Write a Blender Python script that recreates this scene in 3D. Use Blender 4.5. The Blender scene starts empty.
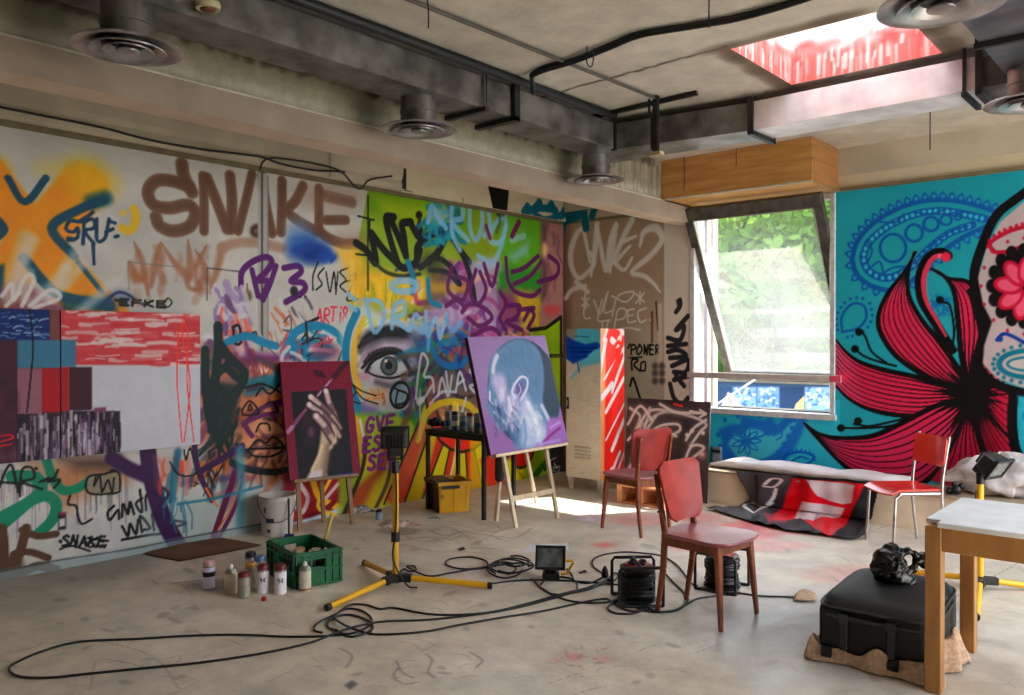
import bpy, bmesh, math, random
import numpy as np
from mathutils import Vector, Matrix
random.seed(7)
rng = np.random.default_rng(11)
C = bpy.context.scene.collection
PI = math.pi
# ---------------------------------------------------------------- camera model (used to place things)
FOC = 820.0; YAW = math.radians(41.1); PITCH = math.radians(-0.376); EYE = 1.5
fw = Vector((-math.sin(YAW)*math.cos(PITCH), math.cos(YAW)*math.cos(PITCH), math.sin(PITCH)))
rt = Vector((math.cos(YAW), math.sin(YAW), 0)); up = rt.cross(fw)
EYEP = Vector((0, 0, EYE))
def ray(x, y): return fw + rt*((x-512)/FOC) + up*((347.5-y)/FOC)
def onz(x, y, z=0.0):
    d = ray(x, y); return EYEP + d*((z-EYE)/d.z)
def onx(x, y, X):
    d = ray(x, y); return EYEP + d*(X/d.x)
def ony(x, y, Y):
    d = ray(x, y); return EYEP + d*(Y/d.y)
XL = -5.80; YW = 7.55; ZC = 3.25; ZP = 2.86
# ---------------------------------------------------------------- colour + materials
def lin(c):
    c = np.asarray(c, float)/255.0
    return np.where(c <= 0.04045, c/12.92, ((c+0.055)/1.055)**2.4)
def l4(c): return tuple(float(v) for v in lin(c)) + (1.0,)
_mats = {}
def pm(name, c1, rough=0.6, metal=0.0, c2=None, scale=12.0, bump=0.0, detail=4, spec=0.5, stretch=None, bscale=None, emit=None):
    """a node material: two colours mixed by noise, optional bump"""
    if name in _mats: return _mats[name]
    m = bpy.data.materials.new(name); m.use_nodes = True; _mats[name] = m
    nt = m.node_tree; N = nt.nodes; L = nt.links
    b = N['Principled BSDF']; b.inputs['Roughness'].default_value = rough; b.inputs['Metallic'].default_value = metal
    b.inputs['Specular IOR Level'].default_value = spec
    tc = N.new('ShaderNodeTexCoord'); src = tc.outputs['Object']
    if stretch:
        mp = N.new('ShaderNodeMapping'); mp.inputs['Scale'].default_value = stretch
        L.new(src, mp.inputs['Vector']); src = mp.outputs['Vector']
    nz = N.new('ShaderNodeTexNoise'); nz.inputs['Scale'].default_value = scale; nz.inputs['Detail'].default_value = detail
    L.new(src, nz.inputs['Vector'])
    if c2 is None: c2 = tuple(max(0, v*0.88) for v in c1)
    rp = N.new('ShaderNodeValToRGB'); e = rp.color_ramp.elements
    e[0].position = 0.35; e[1].position = 0.65; e[0].color = l4(c2); e[1].color = l4(c1)
    L.new(nz.outputs['Fac'], rp.inputs['Fac']); L.new(rp.outputs['Color'], b.inputs['Base Color'])
    if bump:
        n2 = N.new('ShaderNodeTexNoise'); n2.inputs['Scale'].default_value = bscale or scale*4; n2.inputs['Detail'].default_value = 5
        L.new(src, n2.inputs['Vector'])
        bp = N.new('ShaderNodeBump'); bp.inputs['Strength'].default_value = bump; bp.inputs['Distance'].default_value = 0.02
        L.new(n2.outputs['Fac'], bp.inputs['Height']); L.new(bp.outputs['Normal'], b.inputs['Normal'])
    if emit:
        b.inputs['Emission Color'].default_value = l4(emit[0]); b.inputs['Emission Strength'].default_value = emit[1]
    return m
def vmat(name, rough=0.55, amount=0.25, scale=6.0, bump=0.05, bscale=60, rmin=None):
    """paint colours held in the mesh's colour attribute, broken up by noise"""
    if name in _mats: return _mats[name]
    m = bpy.data.materials.new(name); m.use_nodes = True; _mats[name] = m
    nt = m.node_tree; N = nt.nodes; L = nt.links; b = N['Principled BSDF']; b.inputs['Roughness'].default_value = rough; b.inputs['Specular IOR Level'].default_value = .22
    at = N.new('ShaderNodeAttribute'); at.attribute_name = 'Col'
    tc = N.new('ShaderNodeTexCoord')
    nz = N.new('ShaderNodeTexNoise'); nz.inputs['Scale'].default_value = scale; nz.inputs['Detail'].default_value = 8; nz.inputs['Roughness'].default_value = 0.65
    L.new(tc.outputs['Object'], nz.inputs['Vector'])
    mr = N.new('ShaderNodeMapRange'); mr.inputs['From Min'].default_value = 0.3; mr.inputs['From Max'].default_value = 0.7
    mr.inputs['To Min'].default_value = 1-amount; mr.inputs['To Max'].default_value = 1+amount*0.4
    L.new(nz.outputs['Fac'], mr.inputs['Value'])
    mx = N.new('ShaderNodeMix'); mx.data_type = 'RGBA'; mx.blend_type = 'MULTIPLY'; mx.inputs[0].default_value = 1.0
    L.new(at.outputs['Color'], mx.inputs[6]); L.new(mr.outputs['Result'], mx.inputs[7])
    L.new(mx.outputs[2], b.inputs['Base Color'])
    if rmin is not None:
        r2 = N.new('ShaderNodeMapRange'); r2.inputs['From Min'].default_value = 0.35; r2.inputs['From Max'].default_value = 0.65
        r2.inputs['To Min'].default_value = rmin; r2.inputs['To Max'].default_value = rough
        L.new(nz.outputs['Fac'], r2.inputs['Value']); L.new(r2.outputs['Result'], b.inputs['Roughness'])
    if bump:
        n2 = N.new('ShaderNodeTexNoise'); n2.inputs['Scale'].default_value = bscale; n2.inputs['Detail'].default_value = 4
        L.new(tc.outputs['Object'], n2.inputs['Vector'])
        bp = N.new('ShaderNodeBump'); bp.inputs['Strength'].default_value = bump; bp.inputs['Distance'].default_value = 0.02
        L.new(n2.outputs['Fac'], bp.inputs['Height']); L.new(bp.outputs['Normal'], b.inputs['Normal'])
    return m
# ---------------------------------------------------------------- mesh building
def rotz(a): return Matrix.Rotation(a, 4, 'Z')
def catmull(pts, n=6, closed=False):
    P = [Vector(p) for p in pts]; m = len(P); out = []
    if m < 3: return P
    rng_ = range(m if closed else m-1)
    for i in rng_:
        p0 = P[(i-1) % m] if (closed or i > 0) else P[0]*2-P[1]
        p1 = P[i]; p2 = P[(i+1) % m]
        p3 = P[(i+2) % m] if (closed or i+2 < m) else P[-1]*2-P[-2]
        for k in range(n):
            t = k/n; t2 = t*t; t3 = t2*t
            out.append((p1*2+(p2-p0)*t+(p0*2-p1*5+p2*4-p3)*t2+(p1*3-p0-p2*3+p3)*t3)*0.5)
    if not closed: out.append(P[-1])
    return out
class MB:
    def __init__(s): s.v = []; s.f = []; s.m = []; s.cur = 0
    def mat(s, i): s.cur = i; return s
    def add(s, vs, fs):
        b = len(s.v); s.v += [Vector(p) for p in vs]
        for f in fs: s.f.append([b+i for i in f]); s.m.append(s.cur)
        return s
    def hexa(s, p):  # 8 corners: bottom 4 ccw, top 4 ccw
        return s.add(p, [(3,2,1,0),(4,5,6,7),(0,1,5,4),(1,2,6,5),(2,3,7,6),(3,0,4,7)])
    def box(s, c, d, M=None):
        x, y, z = (v/2 for v in d)
        p = [Vector(q) for q in [(-x,-y,-z),(x,-y,-z),(x,y,-z),(-x,y,-z),(-x,-y,z),(x,-y,z),(x,y,z),(-x,y,z)]]
        if M is not None: p = [M @ q for q in p]
        return s.hexa([q+Vector(c) for q in p])
    def bb(s, a, b):
        return s.box([(a[i]+b[i])/2 for i in range(3)], [abs(b[i]-a[i]) for i in range(3)])
    def bar(s, a, b, w, h=None, w2=None, h2=None, upv=(0,0,1)):
        a = Vector(a); b = Vector(b); h = h or w; w2 = w2 or w; h2 = h2 or h
        d = (b-a).normalized(); u = Vector(upv)
        if abs(d.dot(u)) > 0.98: u = Vector((0,1,0)) if abs(d.y) < 0.9 else Vector((1,0,0))
        sd = d.cross(u).normalized(); u = sd.cross(d)
        q = lambda o, ww, hh: [o-sd*ww/2-u*hh/2, o+sd*ww/2-u*hh/2, o+sd*ww/2+u*hh/2, o-sd*ww/2+u*hh/2]
        return s.hexa(q(a, w, h)+q(b, w2, h2))
    def tube(s, pts, r, n=8, closed=False, cap=True):
        P = [Vector(p) for p in pts]; m = len(P)
        rs = r if isinstance(r, (list, tuple)) else [r]*m
        b = len(s.v); pu = None
        for i, p in enumerate(P):
            t = (P[(i+1) % m]-P[i-1]) if (closed or 0 < i < m-1) else (P[1]-P[0] if i == 0 else P[-1]-P[-2])
            if t.length < 1e-9: t = Vector((0,0,1))
            t.normalize()
            if pu is None: pu = t.orthogonal().normalized()
            pu = pu-t*pu.dot(t)
            pu = pu.normalized() if pu.length > 1e-6 else t.orthogonal().normalized()
            w = t.cross(pu)
            for k in range(n):
                a = 2*PI*k/n; s.v.append(p+(pu*math.cos(a)+w*math.sin(a))*rs[i])
        for i in range(m if closed else m-1):
            j = (i+1) % m
            for k in range(n):
                l = (k+1) % n
                s.f.append([b+i*n+k, b+i*n+l, b+j*n+l, b+j*n+k]); s.m.append(s.cur)
        if cap and not closed:
            s.f.append([b+k for k in range(n)][::-1]); s.m.append(s.cur)
            s.f.append([b+(m-1)*n+k for k in range(n)]); s.m.append(s.cur)
        return s
    def cyl(s, a, b, r, r2=None, n=16): return s.tube([a, b], [r, r if r2 is None else r2], n)
    def lathe(s, prof, c=(0,0,0), n=24, M=None):
        b = len(s.v); c = Vector(c); m = len(prof)
        for (r, z) in prof:
            for k in range(n):
                a = 2*PI*k/n; p = Vector((r*math.cos(a), r*math.sin(a), z))
                s.v.append((M @ p if M is not None else p)+c)
        for i in range(m-1):
            for k in range(n):
                l = (k+1) % n
                s.f.append([b+i*n+k, b+i*n+l, b+(i+1)*n+l, b+(i+1)*n+k]); s.m.append(s.cur)
        if prof[0][0] > 1e-6: s.f.append([b+k for k in range(n)][::-1]); s.m.append(s.cur)
        if prof[-1][0] > 1e-6: s.f.append([b+(m-1)*n+k for k in range(n)]); s.m.append(s.cur)
        return s
    def grid(s, nu, nv, fn):
        b = len(s.v)
        for j in range(nv+1):
            for i in range(nu+1): s.v.append(Vector(fn(i/nu, j/nv)))
        for j in range(nv):
            for i in range(nu):
                a = b+j*(nu+1)+i; s.f.append([a, a+1, a+nu+2, a+nu+1]); s.m.append(s.cur)
        return s
    def slab(s, outline, t, fn=None):
        """2D outline (x,y) extruded by t; fn maps (x,y,z) to space"""
        n = len(outline); fn = fn or (lambda x, y, z: (x, y, z))
        vs = [fn(x, y, 0) for x, y in outline]+[fn(x, y, t) for x, y in outline]
        fs = [list(range(n))[::-1], [n+i for i in range(n)]]+[(i, (i+1) % n, n+(i+1) % n, n+i) for i in range(n)]
        return s.add(vs, fs)
    def build(s, name, mats, parent=None, smooth=False, bevel=0.0, loc=None, seg=1, weld=False):
        me = bpy.data.meshes.new(name); off = Vector(loc) if loc is not None else Vector((0,0,0))
        me.from_pydata([v-off for v in s.v], [], s.f)
        mats = mats if isinstance(mats, (list, tuple)) else [mats]
        for m in mats: me.materials.append(m)
        me.polygons.foreach_set('material_index', s.m)
        bm = bmesh.new(); bm.from_mesh(me)
        if weld: bmesh.ops.remove_doubles(bm, verts=bm.verts, dist=1e-5)
        bmesh.ops.recalc_face_normals(bm, faces=bm.faces)
        if bevel:
            ed = [e for e in bm.edges if len(e.link_faces) == 2 and e.calc_face_angle(0) > 0.5]
            bmesh.ops.bevel(bm, geom=ed, offset=bevel, segments=seg, affect='EDGES', profile=0.5, clamp_overlap=True)
        bm.to_mesh(me); bm.free()
        if smooth:
            me.polygons.foreach_set('use_smooth', [True]*len(me.polygons))
            try: me.set_sharp_from_angle(angle=math.radians(40))
            except Exception: pass
        o = bpy.data.objects.new(name, me); C.objects.link(o)
        if loc is not None: o.location = off
        if parent is not None: o.parent = parent
        return o
def tag(o, label=None, cat=None, group=None, kind=None):
    if label: o['label'] = label
    if cat: o['category'] = cat
    if group: o['group'] = group
    if kind: o['kind'] = kind
    return o
def thing(name, label, cat, loc=(0,0,0), rz=0.0, group=None):
    o = bpy.data.objects.new(name, None); C.objects.link(o); o.empty_display_size = 0.05
    o.location = loc; o.rotation_euler = (0, 0, rz)
    return tag(o, label, cat, group)
def struct(name, mb, m, parent=None, **k):
    o = mb.build(name, m, parent, **k)
    if parent is None: o['kind'] = 'structure'
    return o
def dup(root, loc=None, rz=None, label=None, group=None):
    r = root.copy(); C.objects.link(r)
    if loc is not None: r.location = loc
    if rz is not None: r.rotation_euler = (0, 0, rz)
    if label: r['label'] = label
    if group: r['group'] = group
    for ch in list(root.children):
        c = ch.copy(); C.objects.link(c); c.parent = r
        for g in list(ch.children):
            d = g.copy(); C.objects.link(d); d.parent = c
    return r
# ---------------------------------------------------------------- painting on a plane (colour attribute of a fine grid)
FONT = {}
def _f(ch, s): FONT[ch] = [[tuple(float(q) for q in p.split(',')) for p in st.split()] for st in s.split('|')]
for _l in """A=0,0 .45,1 .9,0|.2,.38 .72,.38;B=0,0 0,1 .6,.95 .65,.7 .1,.52 .75,.4 .7,.08 0,0;C=.8,.85 .4,1 .05,.6 .1,.15 .5,0 .85,.15;D=0,0 .05,1 .6,.85 .8,.45 .5,.08 0,0;E=.8,1 .05,1 0,0 .8,0|0,.52 .65,.52;F=.8,1 .05,1 0,0|0,.52 .6,.52;G=.8,.85 .4,1 .05,.6 .1,.1 .6,0 .8,.4 .45,.42;H=0,0 .05,1|.75,0 .8,1|0,.5 .8,.5;I=.2,0 .25,1;K=0,0 .05,1|.8,1 .05,.45 .8,0;L=.05,1 0,0 .7,0;M=0,0 .1,1 .45,.3 .8,1 .9,0;N=0,0 .1,1 .7,0 .8,1;O=.4,1 .05,.6 .1,.12 .45,0 .8,.4 .75,.85 .4,1;P=0,0 .05,1 .7,.9 .7,.55 .05,.45;R=0,0 .05,1 .7,.9 .65,.6 .05,.48 .8,0;S=.8,.9 .35,1 .1,.75 .6,.48 .75,.2 .35,0 0,.12;T=0,1 .9,1|.45,1 .4,0;U=0,1 .05,.15 .4,0 .75,.2 .8,1;V=0,1 .4,0 .8,1;W=0,1 .2,0 .45,.7 .7,0 .95,1;X=0,1 .8,0|.8,1 0,0;Y=0,1 .4,.5|.8,1 .3,0;Z=0,1 .8,1 0,0 .8,0;1=.1,.8 .4,1 .35,0;2=.05,.8 .4,1 .75,.75 .05,0 .85,0;3=.05,.9 .5,1 .7,.75 .3,.52 .75,.3 .5,0 0,.1;4=.6,0 .65,1 0,.35 .85,.35;5=.75,1 .15,1 .1,.55 .6,.6 .7,.25 .4,0 0,.1;8=.4,.52 .1,.75 .4,1 .7,.75 .1,.25 .4,0 .75,.25 .4,.52;9=.7,.7 .4,.5 .1,.75 .4,1 .72,.8 .6,0;i=.3,0 .3,.6|.3,.9 .32,.95;a=.7,.6 .2,.6 .05,.2 .35,0 .7,.5 .75,0;n=.05,0 .1,.6|.1,.4 .5,.65 .65,0;d=.7,1 .65,0|.65,.45 .2,.6 .05,.2 .35,0 .65,.2;r=.1,0 .15,.6|.15,.4 .6,.65;e=.05,.3 .7,.35 .4,.6 .05,.3 .3,0 .7,.1;w=0,.6 .2,0 .45,.5 .7,0 .9,.6;o=.4,.6 .05,.3 .4,0 .75,.3 .4,.6;l=.2,1 .2,0 .5,.05;m=0,0 .1,.6 .35,.1 .6,.6 .75,0""".split(';'):
    _f(_l[0], _l[2:])
def px(s):
    """'x,y x,y,w' -> list of tuples"""
    if not isinstance(s, str): return list(s)
    return [tuple(float(q) for q in p.split(',')) for p in s.split()]
SAT = 1.30   # paint colours are stronger than they look under indoor light
class Paint:
    def __init__(s, O, U, V, W, H, res, base, local=False):
        s.O = Vector(O); s.U = Vector(U).normalized(); s.V = Vector(V).normalized(); s.Nn = s.U.cross(s.V)
        s.W = W; s.H = H; s.nu = max(2, int(round(W/res))); s.nv = max(2, int(round(H/res))); s.du = W/s.nu; s.dv = H/s.nv
        s.u = np.linspace(0, W, s.nu+1); s.v = np.linspace(0, H, s.nv+1)
        s.col = np.zeros((s.nv+1, s.nu+1, 3)); s.col[:] = np.asarray(base, float); s.local = local
        s.sc = 1.0
    def uv(s, x, y):
        if s.local: return (x, y, s.sc)
        d = ray(x, y); t = (s.O-EYEP).dot(s.Nn)/d.dot(s.Nn); p = EYEP+d*t-s.O
        return (p.dot(s.U), p.dot(s.V), t/FOC)
    def box(s, u0, u1, v0, v1):
        i0 = max(0, int(math.floor(u0/s.du))); i1 = min(s.nu+1, int(math.ceil(u1/s.du))+1)
        j0 = max(0, int(math.floor(v0/s.dv))); j1 = min(s.nv+1, int(math.ceil(v1/s.dv))+1)
        return i0, i1, j0, j1
    def blend(s, sl, cov, c):
        c = np.asarray(c, float); a = s.col[sl]; s.col[sl] = a+(c-a)*cov[..., None]
    def st(s, pts, w, c, soft=0.25, a=1.0, smooth=True, closed=False, streak=0.0):
        """brush stroke: w in photo pixels (or metres x sc when local), soft = share of the half width that fades"""
        P = px(pts); n = len(P)
        Q = []
        for p in P:
            u, v, k = s.uv(p[0], p[1]); Q.append((u, v, 0.5*k*(p[2] if len(p) > 2 else w)))
        if smooth and n > 2: Q = [tuple(q) for q in catmull(Q, 5, closed)]
        elif closed: Q = Q+[Q[0]]
        if len(Q) == 1: Q = [Q[0], (Q[0][0]+1e-4, Q[0][1], Q[0][2])]
        rm = max(q[2] for q in Q)*(1+soft)+max(s.du, s.dv)
        us = [q[0] for q in Q]; vs = [q[1] for q in Q]
        i0, i1, j0, j1 = s.box(min(us)-rm, max(us)+rm, min(vs)-rm, max(vs)+rm)
        if i1 <= i0 or j1 <= j0: return s
        cov = np.zeros((j1-j0, i1-i0))
        for (ua, va, ra), (ub, vb, rb) in zip(Q[:-1], Q[1:]):
            k0, k1, l0, l1 = s.box(min(ua, ub)-rm, max(ua, ub)+rm, min(va, vb)-rm, max(va, vb)+rm)
            k0 = max(k0, i0); k1 = min(k1, i1); l0 = max(l0, j0); l1 = min(l1, j1)
            if k1 <= k0 or l1 <= l0: continue
            uu = s.u[k0:k1][None, :]; vv = s.v[l0:l1][:, None]
            dx = ub-ua; dy = vb-va; q = dx*dx+dy*dy+1e-12
            t = np.clip(((uu-ua)*dx+(vv-va)*dy)/q, 0, 1)
            r = np.maximum(ra+(rb-ra)*t, 1e-4); d = np.hypot(uu-ua-dx*t, vv-va-dy*t)
            fz = np.maximum(r*soft*2, max(s.du, s.dv)*0.9)
            cc = np.clip(0.5+(r-d)/fz, 0, 1); cc = cc*cc*(3-2*cc)
            sub = cov[l0-j0:l1-j0, k0-i0:k1-i0]; np.maximum(sub, cc, out=sub)
        if streak: cov *= 1-streak*rng.random((j1-j0, i1-i0))
        s.blend((slice(j0, j1), slice(i0, i1)), cov*a, c); return s
    def inside(s, Q, i0, i1, j0, j1):
        uu = s.u[i0:i1][None, :]; vv = s.v[j0:j1][:, None]; ins = np.zeros((j1-j0, i1-i0), bool)
        dist = np.full(ins.shape, 1e9)
        for (ua, va), (ub, vb) in zip(Q, Q[1:]+Q[:1]):
            cond = ((va > vv) != (vb > vv))
            xs = (ub-ua)*(vv-va)/((vb-va) if abs(vb-va) > 1e-12 else 1e-12)+ua
            ins ^= cond & (uu < xs)
            dx = ub-ua; dy = vb-va; t = np.clip(((uu-ua)*dx+(vv-va)*dy)/(dx*dx+dy*dy+1e-12), 0, 1)
            dist = np.minimum(dist, np.hypot(uu-ua-dx*t, vv-va-dy*t))
        return np.where(ins, dist, -dist)
    def po(s, pts, c, soft=0.0, a=1.0, smooth=False, grad=None, streak=0.0):
        """filled outline; soft in photo pixels; grad=(c2, axis) fades to c2 along v (0) or u (1)"""
        P = px(pts); Q = []; k = 1
        for p in P:
            u, v, k = s.uv(p[0], p[1]); Q.append((u, v))
        if smooth: Q = [(q[0], q[1]) for q in catmull([(a_, b_, 0) for a_, b_ in Q], 5, True)]
        f = max(soft*k, max(s.du, s.dv)*0.8); us = [q[0] for q in Q]; vs = [q[1] for q in Q]
        i0, i1, j0, j1 = s.box(min(us)-f, max(us)+f, min(vs)-f, max(vs)+f)
        if i1 <= i0 or j1 <= j0: return s
        d = s.inside(Q, i0, i1, j0, j1); cov = np.clip(0.5+d/f*0.5, 0, 1)*a
        if streak: cov *= 1-streak*rng.random(cov.shape)
        cc = np.asarray(c, float)
        if grad is not None:
            g = (np.linspace(0, 1, j1-j0)[:, None] if grad[1] == 0 else np.linspace(0, 1, i1-i0)[None, :])
            cc = cc+(np.asarray(grad[0], float)-cc)*np.broadcast_to(g, cov.shape)[..., None]
        s.blend((slice(j0, j1), slice(i0, i1)), cov, cc); return s
    def el(s, x, y, rx, ry, c, soft=0.0, a=1.0, rot=0.0):
        ca, sa = math.cos(rot), math.sin(rot)
        return s.po([(x+rx*math.cos(t)*ca-ry*math.sin(t)*sa, y+rx*math.cos(t)*sa+ry*math.sin(t)*ca) for t in [2*PI*k/28 for k in range(28)]], c, soft, a)
    def ring(s, x, y, rx, ry, w, c, soft=0.2, a=1.0, rot=0.0, a0=0.0, a1=2*PI):
        ca, sa = math.cos(rot), math.sin(rot); n = 20
        return s.st([(x+rx*math.cos(t)*ca-ry*math.sin(t)*sa, y+rx*math.cos(t)*sa+ry*math.sin(t)*ca) for t in [a0+(a1-a0)*k/n for k in range(n+1)]], w, c, soft, a, smooth=False)
    def tx(s, text, x, y, dx, dy, ux, uy, w, c, soft=0.2, a=1.0, jit=0.0):
        """brush lettering: origin x,y; (dx,dy) one letter's advance; (ux,uy) one letter's height"""
        for ch in text:
            for stv in FONT.get(ch, []):
                s.st([(x+p*dx*0.95+q*ux+random.uniform(-jit, jit), y+p*dy*0.95+q*uy+random.uniform(-jit, jit)) for p, q in stv], w, c, soft, a, smooth=ch not in 'AEFHIKLMNTVWXYZ4')
            x += dx*(0.55 if ch in 'Ii1l' else 1.12); y += dy*(0.55 if ch in 'Ii1l' else 1.12)
        return s
    def hatch(s, x0, y0, x1, y1, n, cols, w, ln, a=0.7, ang=None, soft=0.6, curl=.6):
        for _ in range(n):
            x = random.uniform(x0, x1); y = random.uniform(y0, y1); t = random.uniform(0, PI) if ang is None else ang+random.uniform(-.3, .3)
            l = ln*random.uniform(.4, 1); k = random.uniform(-curl, curl)
            s.st([(x, y), (x+l*.5*math.cos(t)-k*l*.3*math.sin(t), y+l*.5*math.sin(t)+k*l*.3*math.cos(t)), (x+l*math.cos(t), y+l*math.sin(t))], w*random.uniform(.5, 1.2), random.choice(cols), soft, a)
        return s
    def drips(s, x0, x1, y, n, c, w, ln, a=0.6):
        for _ in range(n):
            x = random.uniform(x0, x1); l = ln*random.uniform(.3, 1); s.st([(x, y), (x, y+l)], w, c, .4, a)
        return s
    def mesh(s, name, mat, hole=None, extra=None, parent=None):
        nu, nv = s.nu, s.nv
        UU, VV = np.meshgrid(s.u, s.v); O = np.array(s.O); co = O+UU[..., None]*np.array(s.U)+VV[..., None]*np.array(s.V)
        if hole is not None:  # snap to hole edges handled by caller
            cu = (s.u[:-1]+s.u[1:])/2; cv = (s.v[:-1]+s.v[1:])/2
            keep = ~((cu[None, :] > hole[0]) & (cu[None, :] < hole[1]) & (cv[:, None] > hole[2]) & (cv[:, None] < hole[3]))
        else: keep = np.ones((nv, nu), bool)
        idx = np.arange((nv+1)*(nu+1)).reshape(nv+1, nu+1)
        q = np.stack([idx[:-1, :-1], idx[:-1, 1:], idx[1:, 1:], idx[1:, :-1]], -1)[keep]
        g_ = s.col.mean(-1, keepdims=True); col = lin(np.clip(g_+(s.col-g_)*SAT, 0, 255)).reshape(-1, 3); co = co.reshape(-1, 3); nq = len(q)
        if hole is not None:   # drop vertices nobody uses
            used = np.zeros(len(co), bool); used[q.ravel()] = True; mp = np.cumsum(used)-1
            q = mp[q]; co = co[used]; col = col[used]
        ev, ef, ec = extra or ([], [], [])
        if ev:
            b = len(co); co = np.vstack([co, np.array(ev, float)]); col = np.vstack([col, lin(np.array(ec, float))])
            q = np.vstack([q, np.array(ef, int)+b])
        me = bpy.data.meshes.new(name); me.vertices.add(len(co)); me.vertices.foreach_set('co', co.ravel())
        me.loops.add(len(q)*4); me.loops.foreach_set('vertex_index', q.ravel().astype(np.int32))
        me.polygons.add(len(q)); me.polygons.foreach_set('loop_start', np.arange(0, len(q)*4, 4, dtype=np.int32))
        me.update(calc_edges=True)
        at = me.color_attributes.new('Col', 'FLOAT_COLOR', 'POINT')
        at.data.foreach_set('color', np.hstack([col, np.ones((len(col), 1))]).ravel().astype(np.float32))
        me.materials.append(mat)
        o = bpy.data.objects.new(name, me); C.objects.link(o)
        if parent is not None: o.parent = parent
        return o
def boxextra(lo, hi, c, skip=()):
    """faces of a box (world) as 'extra' for Paint.mesh, skip = names of faces left out"""
    x0, y0, z0 = lo; x1, y1, z1 = hi
    v = [(x0,y0,z0),(x1,y0,z0),(x1,y1,z0),(x0,y1,z0),(x0,y0,z1),(x1,y0,z1),(x1,y1,z1),(x0,y1,z1)]
    F = {'-z':(3,2,1,0),'+z':(4,5,6,7),'-y':(0,1,5,4),'+x':(1,2,6,5),'+y':(2,3,7,6),'-x':(3,0,4,7)}
    return v, [F[k] for k in F if k not in skip], [c]*8
# ================================================================ wall_left: painted boards, y 1.15 .. 7.55
WHT=(208,206,202); BLK=(9,9,11); BRN=(104,78,64); PUR=(88,30,104); TEAL=(8,70,92); ORA=(222,146,26); YEL=(236,196,40); LBL=(150,196,228)
RED=(206,50,44); NAV=(22,50,110); GRN=(34,112,52); LAV=(168,150,190); CYN=(20,130,168); MAR=(110,22,46); TAN=(214,160,110)
P = Paint((XL, 1.15, 0), (0,1,0), (0,0,1), YW-1.15, ZP, 0.0072, WHT)
# grime over the boards
for _ in range(90):
    x = random.uniform(0, 370); y = random.uniform(150, 560); P.el(x, y, random.uniform(8, 40), random.uniform(5, 22), random.choice([(186,184,180),(222,219,214),(176,176,178)]), 14, .35)
# ---- base fields further along the wall
P.po("369,185 560,215 566,520 340,540 345,400 352,300 357,250", (128,150,36), 1)
P.po("369,185 470,200 470,235 440,240 400,222 369,215", (92,140,24), 8)
P.po("375,196 465,208 455,228 385,222", (158,172,34), 10, .8)
P.po("357,255 368,215 430,240 470,262 470,300 400,305 352,300", (140,168,52), 8, .9)
P.po("354,280 368,268 470,285 470,305 352,305", (236,188,52), 7, .9)
P.hatch(356, 268, 400, 305, 26, [(248,206,70),(210,160,40),(160,170,40)], 4, 30, .7, PI/2)
P.po("452,265 545,270 545,340 430,340 425,310", (196,120,130), 10, .8)
P.hatch(400, 262, 545, 345, 90, [PUR,(204,140,140),(120,40,110),CYN,(30,60,130),(230,170,140),(196,60,80),YEL,(230,225,220)], 6, 36, .75)
P.po("446,262 500,268 500,340 440,340 424,320", (176,150,190), 7, .9)
P.hatch(440, 262, 500, 344, 46, [(220,206,226),(104,44,120),(196,180,214),(170,80,140),(230,190,170),(120,60,130)], 7, 22, .8)
P.po("430,268 452,264 446,300 424,310", (90,70,50), 6, .7); P.po("424,282 470,284 470,294 424,292", (196,160,50), 3, .7)
P.po("498,205 541,218 541,300 500,290", (98,160,44), 8)
P.po("500,265 541,270 541,290 498,290", (50,130,44), 5)
P.po("500,290 541,292 541,330 500,330", (120,60,110), 6, .7)
P.po("515,290 541,296 541,330 522,330", (222,196,60), 5, .8)
P.po("541,216 564,222 566,480 541,480", (170,128,122), 1)
P.po("541,222 548,224 548,300 541,300", (70,60,64), 4, .7); P.hatch(542, 230, 562, 310, 10, [(120,80,90),(190,120,130),(96,70,74)], 5, 26, .5, PI/2)
P.el(545, 250, 3, 7, (226,190,140), 3); P.el(552, 310, 8, 5, (206,70,70), 4, .7)
# ---- the big orange cross and its dark teal edging
P.st("8,150 30,150", 16, (228,186,40), 1.2, .0)
P.el(0, 172, 9, 12, (222,180,36), 9, .8)
P.st("-20,170 12,212 40,246 70,282 108,322", 46, ORA, .12)
P.st("84,186 60,214 28,250 -6,290 -30,320", 46, ORA, .2)
P.el(92, 184, 20, 14, (226,182,30), 16, .9); P.el(60, 168, 24, 8, (222,190,60), 10, .45); P.el(84,164,14,8,(226,196,70),12,.5)
P.st("8,178 25,202 46,178", 7, TEAL, .22)
P.st("104,200 78,210 52,228 74,256", 9, TEAL, .3); P.st("92,202 105,198", 15, TEAL, .6, .8)
P.st("78,262 102,292", 5, TEAL, .25)
P.st("24,258 42,280 62,296 110,306", 10, TEAL, .25); P.st("-4,218 4,229 -4,238", 8, TEAL, .2); P.po("-2,266 4,264 4,300 -2,306", TEAL, 2)
P.po("60,296 112,296 118,312 62,312", TEAL, 3, .8); P.el(116, 298, 18, 8, (70,90,140), 5, .5); P.st("100,306 120,292 142,304", 3, (40,60,100), .4)
P.po("-2,288 22,280 44,296 62,306 62,312 -2,312", (112,44,60), 5, .8)
for a, b, w in [("26,236 18,262 8,298", 0, 13),("34,240 24,262 18,290", 0, 10),("76,254 52,286 34,304", 0, 11),("66,268 58,290 50,300", 0, 9),("116,280 98,296 80,312", 0, 10),("82,264 66,286", 0, 9),("30,272 24,300", 0, 8)]:
    P.st(a, w, (226,222,224), .9, .62)
for a in ["2,296 12,284 14,300 26,276 34,280 22,306","30,306 50,290 60,298 34,308","6,306 20,292"]: P.st(a, 4, (232,228,228), .3, .85)
P.el(108, 268, 16, 14, (186,184,180), 9, .6)
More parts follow.
